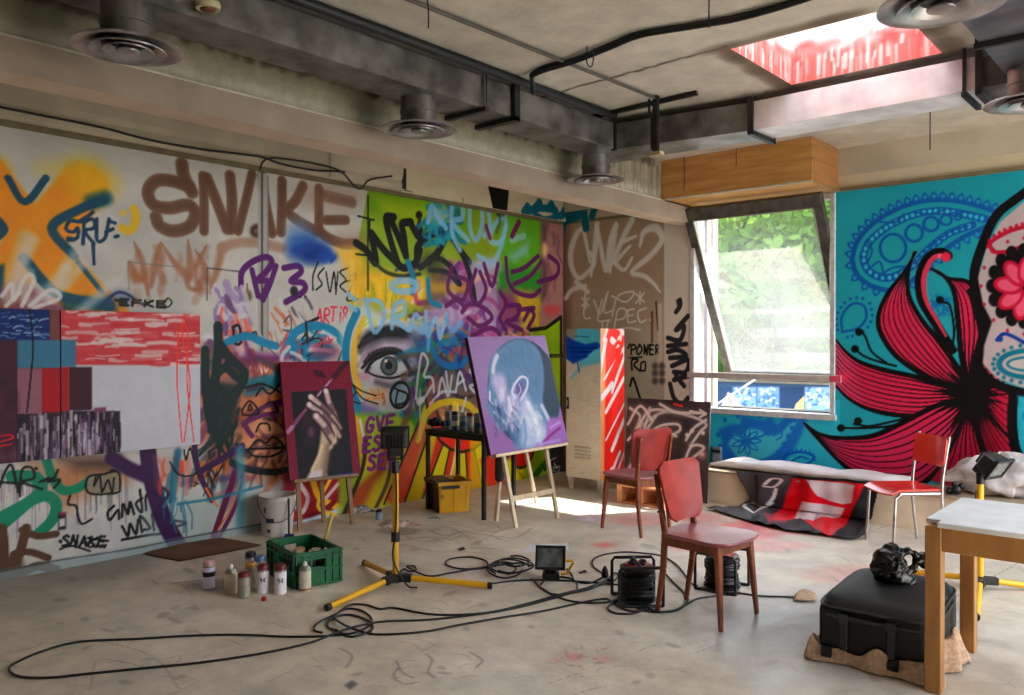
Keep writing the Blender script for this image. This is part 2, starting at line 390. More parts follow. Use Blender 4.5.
P.st("121,214 124,212", 3, YEL, .4, .8); P.st("134,209 136,216 134,226 128,231 122,228", 8, (232,194,48), .5, .95); P.el(124,213,4,3,(236,204,90),2,.6)
for a in ["80,222 70,221 66,229 73,232 78,228 77,238 68,238","68,240 74,240","84,221 83,244","84,222 93,219 94,228 85,231 94,244","97,219 97,240 105,238 109,219","109,221 115,223","106,232 113,229","115,237 118,236","93,242 94,264","78,222 88,216 93,212"]:
    P.st(a, 3.6, (6,56,84), .2)
P.st("116,300 121,301", 3, BLK); P.tx("EFKE", 120, 305, 11, .6, 0, -6, 2.6, BLK); P.st("168,298 164,303 168,307 172,302 168,298", 1.6, BLK)
# ---- big brown letters
def brown(s, w, a=.92, soft=.22): P.st(s, w*.92, (112,82,66), soft, a); P.st(s, w*.45, (84,58,46), .9, .45)
brown("190,187 172,181 156,181 148,192 154,205 170,208 188,205 195,213 190,226 174,231 160,226 156,217", 14)
brown("182,164 184,176 192,192", 15)
brown("203,176 204,200 204,231", 11); brown("207,178 216,200 227,229", 13); brown("230,176 232,200 231,229", 13); brown("252,174 246,200 238,231", 11)
brown("262,176 266,205 272,233", 12); brown("282,181 282,205 281,232", 12); P.el(257, 231, 7, 7, (70,50,42), 2); P.el(257,231,3,3,(120,96,84),1)
brown("303,186 296,200 288,211 300,222 318,232", 12); brown("319,189 319,212 321,232 340,243 356,244", 12); brown("322,195 338,199 352,202", 13, .7); brown("326,220 346,220", 11)
P.el(330, 196, 30, 14, (150,118,104), 12, .45); P.el(352,240,18,8,(140,110,100),8,.5)
for a, w in [("134,242,2 142,262,7 148,294,3", 0),("161,242,2 156,262,8 151,287,4", 0),("162,244,2 174,262,6 187,276,10", 0),("188,240,2 190,264,8 188,286,5 199,290,5", 0),("195,250,2 203,262,6 208,280,8", 0),("206,246,2 198,262,6 194,268,4", 0),("222,248,9 218,266,8 212,286,5", 0),("130,262,4 134,276,10 142,280,6", 0)]:
    P.st(a, 6, (156,106,80), .8, .75)
P.st("222,248 236,243 258,243 282,248", 10, (160,124,104), .5, .7); P.el(223,249,5,5,(176,146,128),1,.7)
P.po("132,270 150,268 150,282 134,282", (170,104,66), 5, .6)
P.hatch(134, 244, 212, 292, 22, [(178,132,108),(150,98,74)], 7, 26, .35, PI/2)
P.st("127,262 178,267", 1, (120,116,112), .3, .8); P.st("128,262 129,290", 1, (120,116,112), .3, .8); P.st("207,268 207,300", 1.3, (80,76,76), .3); P.st("207,268 244,272", 1.3, (80,76,76), .3)
P.po("258,172 268,174 268,352 258,352", (176,174,170), 1); P.st("262,173 262,350", 2.2, (60,56,56), .6, .9); P.st("268,176 268,350", 1.2, (120,118,116), .4, .8)
# ---- 513, blue cloud, SNEZ, ART i8
P.st("241,287 242,272 252,262 266,257 272,262 266,272 258,280 268,282 262,298", 6.5, PUR, .18); P.st("252,270 258,296", 6, PUR, .18)
P.st("276,266 270,284 263,300", 6, PUR, .18); P.st("284,268 298,266 301,272 291,281 303,283 304,291 286,302", 6.5, PUR, .18); P.el(247, 296, 5, 6, (92,80,70), 2); P.st("247,284 248,296", 2, (120,100,60))
P.el(294, 291, 4, 5, (40,30,44), 1)
P.el(300, 238, 12, 9, (54,104,176), 8, .8); P.el(308, 250, 21, 13, (28,74,150), 7, .95); P.el(316, 255, 14, 8, (14,52,120), 5, .9); P.el(328, 256, 10, 6, (26,76,160), 4, .9); P.el(298,228,10,10,(130,160,200),8,.5)
P.st("318,262 313,276 313,290", 2, (24,30,40), .4); P.st("331,262 336,256", 3, (26,76,160))
for a in ["324,268 318,276 322,284 316,290","326,272 330,292 334,272 336,294","338,272 336,292","348,268 340,272 346,280 340,286 346,292","344,282 352,280","350,276 356,274 352,286 347,300 358,299"]: P.st(a, 1.9, BLK)
P.st("300,297 301,297", 2, BLK); P.st("305,296 306,297", 2, BLK)
P.po("336,250 358,246 366,262 360,300 350,296 346,270", (240,190,70), 6, .85); P.st("352,262 352,298", 6, (246,214,130), .5, .6)
for c0 in [(214,54,90)]:
    P.tx("AR", 316, 323, 7, 0, 1, -14, 2, c0); P.tx("T", 330, 321, 7, 0, 1, -14, 2, c0); P.tx("i8", 338, 322, 7, 1, 1, -16, 2.2, c0); P.st("318,329 324,339 330,327", 2, c0); P.tx("O", 328,340,8,0,0,-9,2,c0)
# ---- door outline, post, white conduit box, lavender dabs
P.hatch(206, 282, 246, 350, 46, [LAV,(150,130,176),(214,208,222),(92,60,110),(226,222,226)], 7, 20, .8, 1.2, .35)
P.hatch(222, 308, 262, 346, 22, [(236,92,70),(240,120,100),(206,200,210)], 4, 20, .75, 1.4)
P.hatch(268, 296, 318, 350, 40, [(222,218,214),(190,186,184),(120,110,130),(206,100,70),(60,60,70)], 3, 26, .7, 1.1)
P.st("233,327 239,326 241,342 235,343 233,327", 3, BLK); P.tx("on", 243, 337, 8, 0, 0, -8, 1.8, BLK)
P.st("284,322 290,316 291,330 283,330", 2, (90,90,104)); P.st("300,326 318,318", 3, BLK, .3); P.st("306,334 302,340 312,338 320,326", 2, BLK)
P.st("205,372 222,346 246,336 262,342 276,346", 8, CYN, .18); P.st("284,352 296,332 314,326 334,332 346,350 350,370", 9, CYN, .18); P.el(310, 350, 24, 12, (20,110,146), 3, .9)
P.po("246,352 300,356 280,362 246,374 232,378", (110,40,100), 4, .9); P.el(262, 369, 11, 8, (204,94,48), 4); P.st("250,368 253,362 257,372 260,362 262,374", 2, (228,220,228)); P.st("264,366 266,372 268,368", 1.6, (228,220,228))
P.st("300,345 318,338 322,346 306,356 300,345", 2, (24,26,36)); P.el(314,348,5,5,(190,150,180),2,.8); P.st("306,322 308,350", 3, (40,36,40), .3)
P.hatch(284, 330, 350, 358, 16, [CYN,(16,80,110),(200,80,90),(230,226,226),(24,26,36)], 4, 24, .8)
P.el(326, 352, 14, 8, (140,60,90), 5, .6)
# ---- dark green scribble and the line-drawn face
P.po("200,345 232,350 258,380 250,420 232,470 205,470", (128,84,74), 8, .8)
P.hatch(202, 350, 290, 480, 70, [(150,70,60),(206,120,80),(96,40,90),(40,60,80),(190,110,90),(120,44,60)], 8, 40, .6)
P.po("238,395 290,388 290,470 250,480 236,440", (204,130,84), 9, .8); P.po("246,425 284,405 290,470 256,476", (222,170,140), 9, .75); P.po("244,380 290,370 290,384 246,396", (20,116,140), 3, .8)
DG=(18,36,38)
P.st("218,326 218,352 214,392 212,430", 10, DG, .14); P.st("205,350 206,392 212,426 226,446", 9, DG, .14); P.st("220,344 232,360 245,374 236,394 220,410 212,386 224,368 238,378", 9, DG, .14)
P.st("222,352 244,374 230,396 214,380 228,364", 8, DG, .2); P.po("204,380 236,384 240,398 226,440 214,440 206,410", DG, 3, .85); P.hatch(212, 396, 244, 444, 26, [DG,(30,44,40)], 4, 30, .8, 2.1)
P.st("217,436 222,452 234,464 252,470 276,472 292,468", 7, DG, .16); P.st("236,444 248,452 240,450", 3, DG)
P.hatch(238, 384, 290, 470, 34, [(70,30,40),(110,50,40),(60,30,70),(30,24,30)], 5, 26, .5)
P.st("252,436 246,424 262,408 286,400", 5, (84,34,90), .3, .9)
for a in ["242,410 250,401 259,413 244,415 242,410","250,404 252,409 248,410 250,404","266,404 272,402 278,411 268,413","256,396 262,388 270,394 280,384","256,432 260,424 268,424 270,430","248,450 258,440 266,443 274,437 284,448 272,456 254,456 248,450","248,449 284,448","244,388 262,384 280,392"]: P.st(a, 2.2, BLK, .3)
P.st("248,428 244,424 268,414 276,420", 4, (104,40,96), .3)
P.hatch(200, 444, 226, 474, 20, [(190,110,40),(120,70,30),(30,30,34)], 3, 28, .8, 1.7)
# ---- low band under the abstract canvases
P.hatch(0, 462, 130, 540, 40, [(220,216,214),(190,190,196),(206,206,208)], 9, 40, .5, 1.5); P.drips(0, 130, 470, 36, (96,70,96), 1, 70, .4)
P.po("30,462 78,460 120,462 128,480 98,486 78,500 62,512 52,490", (176,110,66), 12, .75); P.po("60,458 120,456 112,470 76,470", (60,44,40), 7, .8)
TG=(10,124,98)
P.st("-4,530 24,506 40,492 36,478 12,476", 12, TG, .12); P.st("-4,520 14,510 44,496 56,504 52,520 38,534", 11, TG, .12); P.st("46,458 52,476 62,490 78,488 92,478", 9, TG, .2)
for a in ["-2,490 6,470 12,466 18,492","0,482 22,484","20,496 22,470 32,468 34,478 22,482 42,489","36,468 37,469","48,478 40,482 52,478","58,470 54,478 48,482 60,480 54,488"]: P.st(a, 2.6, BLK)
BK=(84,60,46)
P.st("2,528 4,552 0,580", 9, BK, .15); P.st("26,528 20,552 10,576", 9, BK, .15); P.st("22,530 38,536 56,534", 7, BK, .15); P.st("14,554 30,552 48,558", 7, BK, .15); P.st("16,576 38,566 56,570", 9, BK, .15); P.po("2,560 20,548 26,580 0,590", BK, 3)
P.st("70,496 68,504 76,506 78,516 82,524 92,519", 2.4, BLK)
P.po("58,514 66,513 66,529 58,530", BLK, .5); P.po("59,519 65,518 65,526 59,527", (220,214,214), .5); P.po("59,512 65,512 65,516 59,516", (120,50,70), .5)
P.tx("SNAKE", 62, 546, 8, .2, 1.5, -10, 2.6, BLK, jit=1); P.st("88,538 108,541", 2.4, BLK); P.st("90,547 106,545", 2.2, BLK); P.st("60,549 72,546 90,551", 2.2, BLK); P.st("60,541 61,542", 3, BLK)
P.po("86,480 92,474 118,472 120,490 112,494 90,494", (150,140,126), 2); P.st("86,482 90,476 104,474 118,472 120,488 116,493 92,494 86,488 86,482", 2.2, BLK); P.st("96,476 94,486 100,476 102,492 108,480 112,492 114,478", 2, BLK); P.st("110,472 112,470 116,471", 2.4, BLK); P.drips(90, 120, 494, 9, (60,60,64), 1, 26, .6)
P.st("114,506 108,512 110,520 118,510 119,519", 2.8, BLK); P.st("122,517 123,504 128,514 130,502 134,514", 2.8, BLK); P.st("140,490 142,512 136,504 142,498", 2.8, BLK); P.st("146,510 146,496 152,494", 2.8, BLK); P.st("156,506 162,498 156,496 158,508 166,500 168,492", 2.8, BLK); P.st("160,486 168,492 170,502", 3, BLK)
for a in ["122,526 128,536 130,524 136,534 138,520","142,532 140,516 150,528 142,530","152,514 154,530","158,512 160,528","164,520 170,518 166,512 164,524 172,526","172,520 186,523 178,526","122,540 150,535 176,532"]: P.st(a, 2.8, BLK)
P.po("140,505 262,482 262,532 140,556", (176,198,198), 10, .45)
PV=(56,26,70)
P.st("148,452 152,480 164,520 184,556", 17, PV, .12); P.st("112,458 128,468 146,476", 14, PV, .3); P.st("142,470 150,468", 10, PV)
P.po("158,458 182,460 182,490 160,486", (196,140,124), 8, .6); P.hatch(158, 456, 200, 480, 10, [(206,84,66),(200,130,116)], 5, 22, .6, 1.5)
P.st("178,452 174,480 172,498", 8, (34,96,120), .6, .9); P.hatch(164, 460, 186, 505, 16, [(34,100,126),(76,136,154)], 3, 34, .6, 1.6); P.st("182,462 182,472", 4, (226,84,60), .5)
P.st("194,440 198,470 212,500", 6, PV, .15); P.st("199,472 220,460 242,446", 7, PV, .15); P.st("206,488 214,502 218,506", 2, (220,120,40)); P.st("236,472 226,500 214,536 210,546", 7, (96,24,66), .15); P.st("242,474 236,504 222,532 216,542", 5, (96,36,84), .2); P.st("240,480 232,506 218,530", 2, (216,116,44), .3)
P.st("178,504 216,498 262,486", 3.2, (48,116,140), .3, .8); P.st("240,450 241,480 240,525", 10, (84,150,166), .7, .7)
P.st("170,462 178,474 190,476 198,472", 1.8, BLK); P.st("184,450 186,460 190,448 194,462", 1.8, BLK); P.st("212,470 216,476 222,466", 1.8, BLK); P.po("190,486 200,484 194,481 196,486", BLK, .5)
# foot of the wall
P.po("-6,572 280,520 280,534 -6,590", (150,168,172), 3, .7); P.st("-4,572 60,560 130,549 200,535 262,524", 1.4, (60,60,64), .4, .85)
# ---- behind the first easel
P.po("284,476 356,476 350,528 284,532", (150,36,46), 5)
P.st("300,482 294,500 302,512 308,498 300,484", 5, (226,206,210), .3); P.st("312,478 320,498 340,508", 7, (232,184,50), .3); P.st("344,484 330,506 300,520 286,522", 6, (120,20,34), .2); P.st("338,484 326,498", 4, (228,200,200)); P.st("286,528 320,518 348,508", 7, (200,214,224), .4); P.st("300,530 340,516", 5, (150,110,160), .5); P.st("330,480 318,506 336,516", 4, (236,200,70), .4)
P.po("286,474 296,474 292,520 284,522", (120,30,60), 4, .7)
# ---- the painted eye
P.po("340,320 362,302 390,318 430,326 424,362 420,400 402,420 372,424 346,400", (206,214,210), 5)
P.st("357,312 348,334 346,360 352,392 366,414 384,418", 9, CYN, .12); P.st("364,320 356,340 354,368 360,392", 8, (240,196,80), .3); P.st("368,322 361,342 360,370", 5, (246,238,214), .4)
P.st("366,316 364,326 372,320 376,330 374,318", 2.6, (206,220,120), .3)
P.el(392, 362, 30, 36, (222,212,228), 8); P.el(404, 340, 22, 14, (196,180,200), 9, .8); P.el(398, 392, 18, 10, (236,226,236), 5)
P.po("360,338 366,332 390,326 412,334 422,342 420,348 404,340 384,340 368,346 360,350", (26,26,32), 5, .95); 
P.el(372, 350, 8, 14, (110,100,116), 8, .6); P.st("358,366 366,354 384,349 402,352 414,364", 4, (180,130,160), .8, .5)
P.st("367,370 376,356 390,351 400,354 408,366", 6, (70,62,74), .7, .7)
P.po("370,366 378,358 392,355 402,362 408,372 396,376 382,375", (226,230,232), 1.5)
P.st("366,372 372,362 380,357 392,353 402,358 410,371", 3.4, (18,18,22), .3); P.st("359,347,4 370,337,9 388,331,10 406,334,8 416,341,3", 8, BLK, .45, .95)
P.st("364,362,3 372,354,4 386,349,4 400,351,4 411,362,3", 3, (40,36,44), .4, .85); P.st("362,368 374,356 390,352 404,358 412,372", 3.2, BLK, .3)
for k in range(11):
    t_ = k/10; x_ = 371+36*t_; y_ = 361-9*math.sin(PI*(.12+.8*t_)); P.st([(x_, y_, 1.5), (x_-3+6*t_, y_-5, .6)], 1.2, BLK, .3)
P.st("360,352 364,342 372,338", 6, (70,64,76), .8, .6)
P.st("366,371 376,376 392,378 406,374", 2.4, (24,22,28), .4); P.st("376,382 392,386 406,380", 6, (100,92,108), .8, .7)
P.el(389, 366, 8.5, 9.5, (96,106,112), 1); P.ring(389, 366, 8, 9, 1.6, (30,34,40)); P.el(389, 365, 3.6, 4.6, (12,12,16), .6); P.el(386, 361, 1.6, 1.6, (236,240,240), .6); P.hatch(382, 360, 396, 373, 10, [(150,160,166),(70,80,90)], 1, 5, .6)
P.el(363, 376, 6, 3, (226,150,180), 4, .7); P.el(412, 350, 6, 16, (226,200,232), 6, .7)
P.el(376, 396, 10, 6, (244,196,110), 5, .8); P.hatch(364, 386, 386, 402, 16, [(236,160,80),(240,200,140),(206,120,100)], 2, 10, .7)
P.po("345,396 362,404 384,414 406,412 404,424 380,426 356,420", (26,140,172), 3, .9); P.po("360,402 378,406 376,416 360,414", (168,120,180), 4, .7); P.st("348,380 360,390 376,396", 1.5, BLK); P.st("356,392 352,400 360,404", 1.5, BLK)
# circled D
P.el(399, 393, 9, 12, (120,170,190), 3, .6); P.ring(400, 395, 9.5, 13, 3.4, BLK, .2, 1, .2); P.st("398,390 396,404 405,402 407,394 398,390", 2.4, BLK); P.st("394,388 398,390", 2, BLK); P.st("409,398 410,398", 3, BLK)
# ---- QUE ES SEU on yellow green
P.po("340,414 420,414 430,500 340,520", (190,206,52), 4, .9); P.po("340,440 368,430 352,500 340,520", (110,130,40), 6, .8); P.st("356,420 362,450 372,470", 8, (240,186,70), .4, .8); P.st("360,420 366,448", 3, (240,236,230))
P.hatch(380, 440, 404, 470, 8, [(236,236,232),(226,220,120)], 3, 16, .6)
# ---- green-white tag and the sun
P.po("412,330 470,330 480,420 430,440 412,400", (64,96,120), 8, .75); P.hatch(410, 336, 480, 424, 46, [(30,110,60),(110,80,70),(30,40,60),CYN,(90,50,110),(40,120,60),(150,160,60)], 8, 34, .7)
P.po("416,372 432,356 436,400 424,420", (36,130,60), 5, .8); P.po("448,380 482,372 488,420 446,420", (96,76,66), 8, .8)
P.st("442,412 470,396 488,410", 10, (150,130,120), .5, .6)
P.ring(455, 432, 34, 46, 6, (222,196,50), .2, .9, 0, PI*1.08, PI*1.7)
P.po("424,440 500,420 560,450 566,490 430,506 404,508", (210,60,44), 3)
cx, cy = 462, 398
for k, (a0, c0) in enumerate([(8,0),(24,1),(40,0),(56,1),(70,0),(84,1),(97,0),(110,1),(122,0)]):
    a = math.radians(a0+10); b = math.radians(a0+ (16 if k < 3 else 13)+10); a, b = math.radians(a0), math.radians(a0+15)
    R0 = 52; R1 = min(190, 108/max(.2, math.sin((a+b)/2)))
    pts = [(cx+R0*.66*math.cos(a), cy+R0*math.sin(a)), (cx+R1*.62*math.cos(a), cy+R1*math.sin(a)), (cx+R1*.62*math.cos(b), cy+R1*math.sin(b)), (cx+R0*.66*math.cos(b), cy+R0*math.sin(b))]
    P.po(pts, (214,202,40) if c0 else (206,64,44), 1); P.st(pts[:2], 2.6, (34,40,26), .3, .9, smooth=False)
P.po("400,500 440,494 500,480 566,468 566,488 480,500 400,520", (40,90,46), 5, .5)
P.po("342,520 352,490 376,470 384,440 396,440 372,510", (150,50,44), 4, .8); P.po("360,514 376,480 392,468 392,510", (190,180,50), 4, .8); P.st("366,440 362,470 344,514", 5, (34,36,30), .4, .9); P.st("392,450 388,480 376,508", 5, (60,40,60), .5, .8)
P.po("384,500 420,420 428,424 402,508", (222,96,80), 2, .9); P.po("404,505 430,430 438,432 420,505", (214,204,46), 2, .9); P.st("384,504 420,420", 2.4, (40,44,30)); P.st("403,507 430,430", 2.4, (40,44,30))
P.el(cx, cy, 36, 54, (214,62,44), 1.5); P.ring(cx, cy, 36, 54, 3, (40,34,30)); P.el(cx, cy, 28, 42, (44,36,34), 1.5); P.el(cx, cy, 25, 37, (222,168,116), 2); P.el(cx-4, cy-8, 18, 24, (226,180,134), 8, .7)
P.po("424,360 490,350 500,408 470,414 440,404", (90,84,90), 9, .85); P.hatch(424, 352, 490, 408, 40, [(120,90,76),(30,60,90),(36,110,70),(80,50,96),(160,120,90),(40,40,50)], 7, 26, .7)
P.st("418,440 428,412 446,402 466,404 476,412", 7, (220,196,60), .2, .9); P.st("455,404 458,440 452,478", 7, (232,200,70), .4, .9); P.st("458,404 456,450 450,478", 2, (240,230,190), .4)
for a in ["416,398 418,376 422,354 428,362 424,376 432,378 434,392","438,396 442,378 448,396 452,376","446,372 448,388","456,390 460,372 466,390","464,380 458,384","470,370 476,380 482,366 470,372","484,384 470,386 478,396 486,414","416,398 420,404 432,386","430,404 442,392 456,392","462,412 466,398"]: P.st(a, 3, (216,222,232), .3, .85)
P.st("420,390 420,440", 2, (214,214,190), .4, .8); P.po("418,398 424,396 424,402 418,404", (230,236,236), 1)
P.st("424,330 440,362 462,364 470,346 460,332", 7, (22,116,176), .25, .85); P.st("436,336 446,352 456,340", 6, (20,100,170), .3, .85); P.hatch(424, 322, 470, 352, 18, [(22,116,176),(40,60,120),(190,110,60),PUR], 4, 20, .7)
P.po("470,440 484,440 484,500 470,500", (212,200,44), 2, .7)
MG=(132,60,134)
for t, x, y in [("GVE", 366, 432),("ES", 363, 452),("SEV", 368, 470)]: P.tx(t, x, y, 9, -1, 1, -14, 4, MG, .2)
P.st('352,384 362,398 378,404', 1.6, BLK)
# ---- far end behind the second easel
P.po("528,336 560,318 560,330 562,480 524,490", (150,186,40), 2); P.st("530,330 546,328 561,317 561,352 562,480", 4, (24,26,26), .2, smooth=False); P.st("530,356 562,356", 4, (24,26,26), .2); P.st("548,358 548,400 545,470", 3, (24,26,26), .3); P.st("524,490 550,460 560,478", 7, (40,110,50), .4); P.po("552,356 560,356 560,400 552,400", (190,210,60), 3, .7)
P.el(520, 446, 14, 22, (196,40,36), 1.5); P.ring(520, 446, 14, 22, 3, (36,40,26)); P.po("480,460 500,450 520,478 488,488", (200,60,40), 3); P.po("500,462 510,458 524,480 512,484", (212,202,40), 2)
P.po("549,430 563,428 563,476 551,478", (40,36,38), 2); P.hatch(552, 450, 562, 472, 8, [(220,216,210)], 1.5, 7, .9)
# ---- black WES tag
for a in ["356,243 366,250 376,263 371,233","372,234 384,250 398,264","398,264 390,238 386,218 394,217","390,218 398,236 406,256","406,256 404,236 402,224 411,222","411,224 418,236 420,229","447,232 432,234 418,246 416,262 404,268 396,262","448,232 438,252 428,262","416,264 420,250"]: P.st(a, 8, BLK, .14)
P.el(419, 215, 3.4, 4, BLK, .8); P.st("420,218 417,230", 4, (60,30,40), .5)
P.st("374,262 386,272 402,276 420,274", 4, (30,40,30), .6, .9); P.st("420,268 436,258 452,268 460,284", 6, (24,26,34), .16); P.st("430,270 446,272 458,284", 5, (30,34,44), .4, .9); P.st("452,238 464,258 472,284 475,303", 7, (22,28,38), .14); P.st("446,228 456,244 470,262", 6, (22,28,38), .2); P.el(430, 262, 12, 10, (40,40,36), 7, .7)
P.st("368,196 368,290", 2.4, BLK, .4, .8); P.st("358,216 374,220", 2, BLK); P.st("356,254 372,256", 2, BLK); P.st("370,220 368,240", 2.4, BLK)
# teal + light blue letters above, ring, DRAW
P.hatch(424, 200, 462, 236, 22, [(20,120,150),(40,150,170),(16,90,120)], 6, 24, .85); P.st("408,262 414,280 412,292", 7, (22,120,150), .2); P.st("428,280 430,300 440,306", 6, (22,120,150), .2)
for a in ["428,222 432,206 440,222","452,198 452,232 460,250","452,200 462,204 462,218 452,222 468,240","470,206 470,228 476,240 482,226 482,208","488,208 490,226 484,236","503,216 494,226 490,240 500,242 506,226 504,212","506,226 500,250 492,262 478,256","436,214 446,228"]: P.st(a, 6, LBL, .4, .85)
P.el(440, 214, 10, 8, LBL, 5, .7); P.po("508,256 530,240 528,254 514,262", (150,200,220), 4, .7); P.st("512,240 524,236", 7, (160,206,226), .5, .7)
P.po("470,262 498,256 502,270 476,274", (176,190,220), 5, .8); P.ring(404, 286, 13, 5.5, 7, LBL, .3, .85)
for a in ["366,300 374,332 384,318 380,302 364,300","392,328 394,306 404,302 404,314 394,318 408,330","410,330 416,314 424,332 414,326","426,312 428,336 436,318 440,338 446,314","356,300 348,294","356,310 350,306"]: P.st(a, 5, LBL, .35, .88)
P.st("430,322 428,350", 5, (130,186,226), .4, .7); P.st("446,318 452,330 462,322", 6, (120,170,220), .4, .7)
# purple loops and brackets
for a in ["452,268 448,290 462,300 468,282 456,276","476,270 470,292 478,304 486,290 480,272","484,264 492,286 498,264","462,312 470,304 484,308 492,318 480,326 468,318","472,336 490,328 500,334","446,306 456,300 464,306","506,258 508,280 516,292 532,296 540,290","512,272 524,268 538,256","514,284 530,276 541,262","538,282 556,276 558,264 549,256","500,292 506,304 500,318 506,330","506,306 520,306 516,318 506,322 522,330","524,320 530,310 534,316 528,328","518,310 534,308"]: P.st(a, 5, (96,34,92), .16, .95)
P.st("519,222 512,236", 6, (110,40,90), .3); P.st("490,238 486,226", 5, (120,50,110), .3)
P.st("494,203 500,218 497,232", 4, (60,70,60), .6, .6)
for a in [(500,212,13,(30,34,34))]: P.po("494,204 506,206 504,216 497,215", (26,26,28), 2, .8)
# ================================================================ wall_back: beige part, window opening, teal mural
WIN = (-4.16, -2.69, 0.82, ZP)   # opening x0,x1,z0,z1
B = Paint((XL, YW, 0), (1,0,0), (0,0,1), 6.6, 3.0, 0.0072, (30,150,172))
BG=(176,154,134); STEEL=(238,238,232)
B.po("555,200 664,195 664,500 555,500", BG, 0.5); B.po("555,300 664,300 664,440 600,440", (186,170,154), 30, .8); B.po("640,330 665,330 665,420 630,420", (196,190,176), 10, .8)
B.po("664,190 720,185 720,520 664,520", (224,218,208), 0.6)
B.po("556,210 570,210 570,480 556,480", (120,96,90), 5, .8); B.st("563,215 563,470", 2, (60,50,48), .6, .6)
WT=(246,243,240)
for a in ["588,226,3 578,232,6 571,250,7 572,268,6 580,278,5 594,264,5 590,252,3","584,232 590,262,3","597,224,6 595,250,7 591,276,3","597,226,4 606,270,6 610,240,5 616,224,5","616,226,6 612,252,6 610,272,3","632,220,7 622,240,6 614,262,6 630,246,3","614,262,5 624,270,4 632,258,3","622,242,5 636,236,3","640,246,3 644,232,6 656,228,8 662,240,6 650,256,6 632,272,5 644,276,5 654,284,4 660,292,2","585,286 572,290 566,298","576,282 588,292"]: B.st(a, 5, WT, .45, .85)
for a in ["586,286 584,316 590,318","594,300 600,314 606,296","602,300 598,320 610,320","608,292 604,312 614,310","612,316 618,296 634,292 626,302 612,296","582,298 589,306","589,298 582,306","585,296 586,308","636,294 644,302","644,293 636,303","640,292 640,304","614,330 618,310 626,310 624,318 616,320","628,310 628,322 636,321","628,310 634,309","628,316 633,315","646,308 638,312 640,322 646,320","600,334 626,328 640,330","650,320 651,320","602,322 604,334 608,322"]: B.st(a, 2, (240,236,232), .3, .9)
B.hatch(556, 196, 600, 232, 1, [TEAL], 4, 20, .0)
for a in ["536,200 532,212 540,220 560,222 584,214","545,196 556,214 566,206 560,198","572,214 588,206 606,204","566,212 560,238","584,212 586,228","596,204 592,216"]: B.st(a, 8, (18,100,118), .2)
B.tx("POWER", 631, 354, 5.4, 0, .5, -9, 2, BLK, .2, jit=.6); B.st("629,358 642,357", 1.6, BLK); B.st("632,370 632,360 638,360 634,365 640,371", 2.2, BLK); B.st("641,363 645,362 645,370 641,370 641,363", 2, BLK); B.st("630,386 633,378 638,392 642,404", 2.6, BLK); B.st("628,348 630,344", 2, BLK)
B.st("656,302 658,330", 2, (70,60,54), .5); B.st("660,306 660,360", 5, (226,214,204), .8, .8); B.st("652,312 652,342", 2.4, (110,80,50), .5)
for x in (655, 662):
    for y in (366, 373, 381): B.el(x, y, 3, 3.4, (74,70,68), 1.6, .85)
for a in ["676,312 680,306 680,300","668,338 680,340 684,326 676,330 688,316","668,346 686,344","668,352 678,350 686,356 670,358","672,366 688,360 686,372 674,372","674,380 688,376","670,384 674,398 682,404 688,398","676,376 684,386"]: B.st(a, 5, (40,46,50), .2)
B.po("676,300 680,298 681,304 677,306", (40,46,50), 1)
# ---- teal mural
TL=(52,160,174); DT=(26,92,158); LT=(84,192,206)
B.po("836,150 1400,100 1400,620 836,620", TL, 0); B.po("707,400 840,400 840,560 707,560", (66,184,204), .5); B.po("880,160 1400,110 1400,330 940,260", (34,132,146), 60, .5)
# big scalloped drop, top
A0=[]; 
def drop(t):  # outline of the drop: round end at lower left, tail to the right
    return None
out="852,259 856,244 866,230 882,217 902,207 924,201 948,200 972,204 998,212"; bot="852,259 855,271 862,280 874,287 890,290 906,285 922,272 940,254 962,238 992,224"
B.st(out+" ", 5, DT, .1); B.st(bot, 5, DT, .1)
inn="863,257 868,244 880,232 896,222 916,214 936,211 958,213 985,219"; inb="863,257 866,267 873,274 885,278 898,275 912,266 928,250 948,234 972,225"
for w, c in ((8, DT),): B.st(inn, w, c, .1); B.st(inb, w, c, .1)
def along(s, n): 
    Q = catmull([(p[0], p[1], 0) for p in px(s)], 8); L = [0]
    for a, b in zip(Q[:-1], Q[1:]): L.append(L[-1]+(b-a).length)
    r = []
    for k in range(n):
        t = (k+.5)/n*L[-1]; i = max(j for j in range(len(L)) if L[j] <= t); i = min(i, len(Q)-2)
        q = Q[i].lerp(Q[i+1], (t-L[i])/max(L[i+1]-L[i], 1e-6)); d = (Q[i+1]-Q[i]).normalized(); r.append((q.x, q.y, d.x, d.y))
    return r
for x, y, *_ in along(inn, 24)+along(inb, 20): B.el(x, y, 1.9, 2.2, LT, .8)
for s_, n, sg in ((out, 20, 1), (bot, 15, -1)):
    for x, y, dx, dy in along(s_, n):
        nx, ny = (dy, -dx) if sg > 0 else (-dy, dx)
        B.po([(x-dx*4, y-dy*4), (x-dx*3.6+nx*5, y-dy*3.6+ny*5), (x+nx*9, y+ny*9), (x+dx*3.6+nx*5, y+dy*3.6+ny*5), (x+dx*4, y+dy*4)], DT, .6); B.el(x+nx*3.6, y+ny*3.6, 1.6, 1.6, LT, .6); B.el(x+nx*3.4, y+ny*3.4, .7, .7, DT, .4)
B.ring(893, 248, 13, 14, 3, DT); B.ring(914, 233, 8.5, 8.5, 3, DT); B.ring(931, 224, 7.5, 7, 3, DT); B.ring(946, 220, 5.5, 5, 2.4, DT); B.ring(958, 217, 3.5, 3, 2, DT)
for a in ["872,266 880,262 884,276","866,240 872,250 868,262","880,222 896,222 904,214","912,212 930,214 944,210","900,270 916,262 934,244","930,246 950,232 968,226","880,276 892,268 908,266","946,214 962,212 976,214"]: B.st(a, 2, DT, .2)
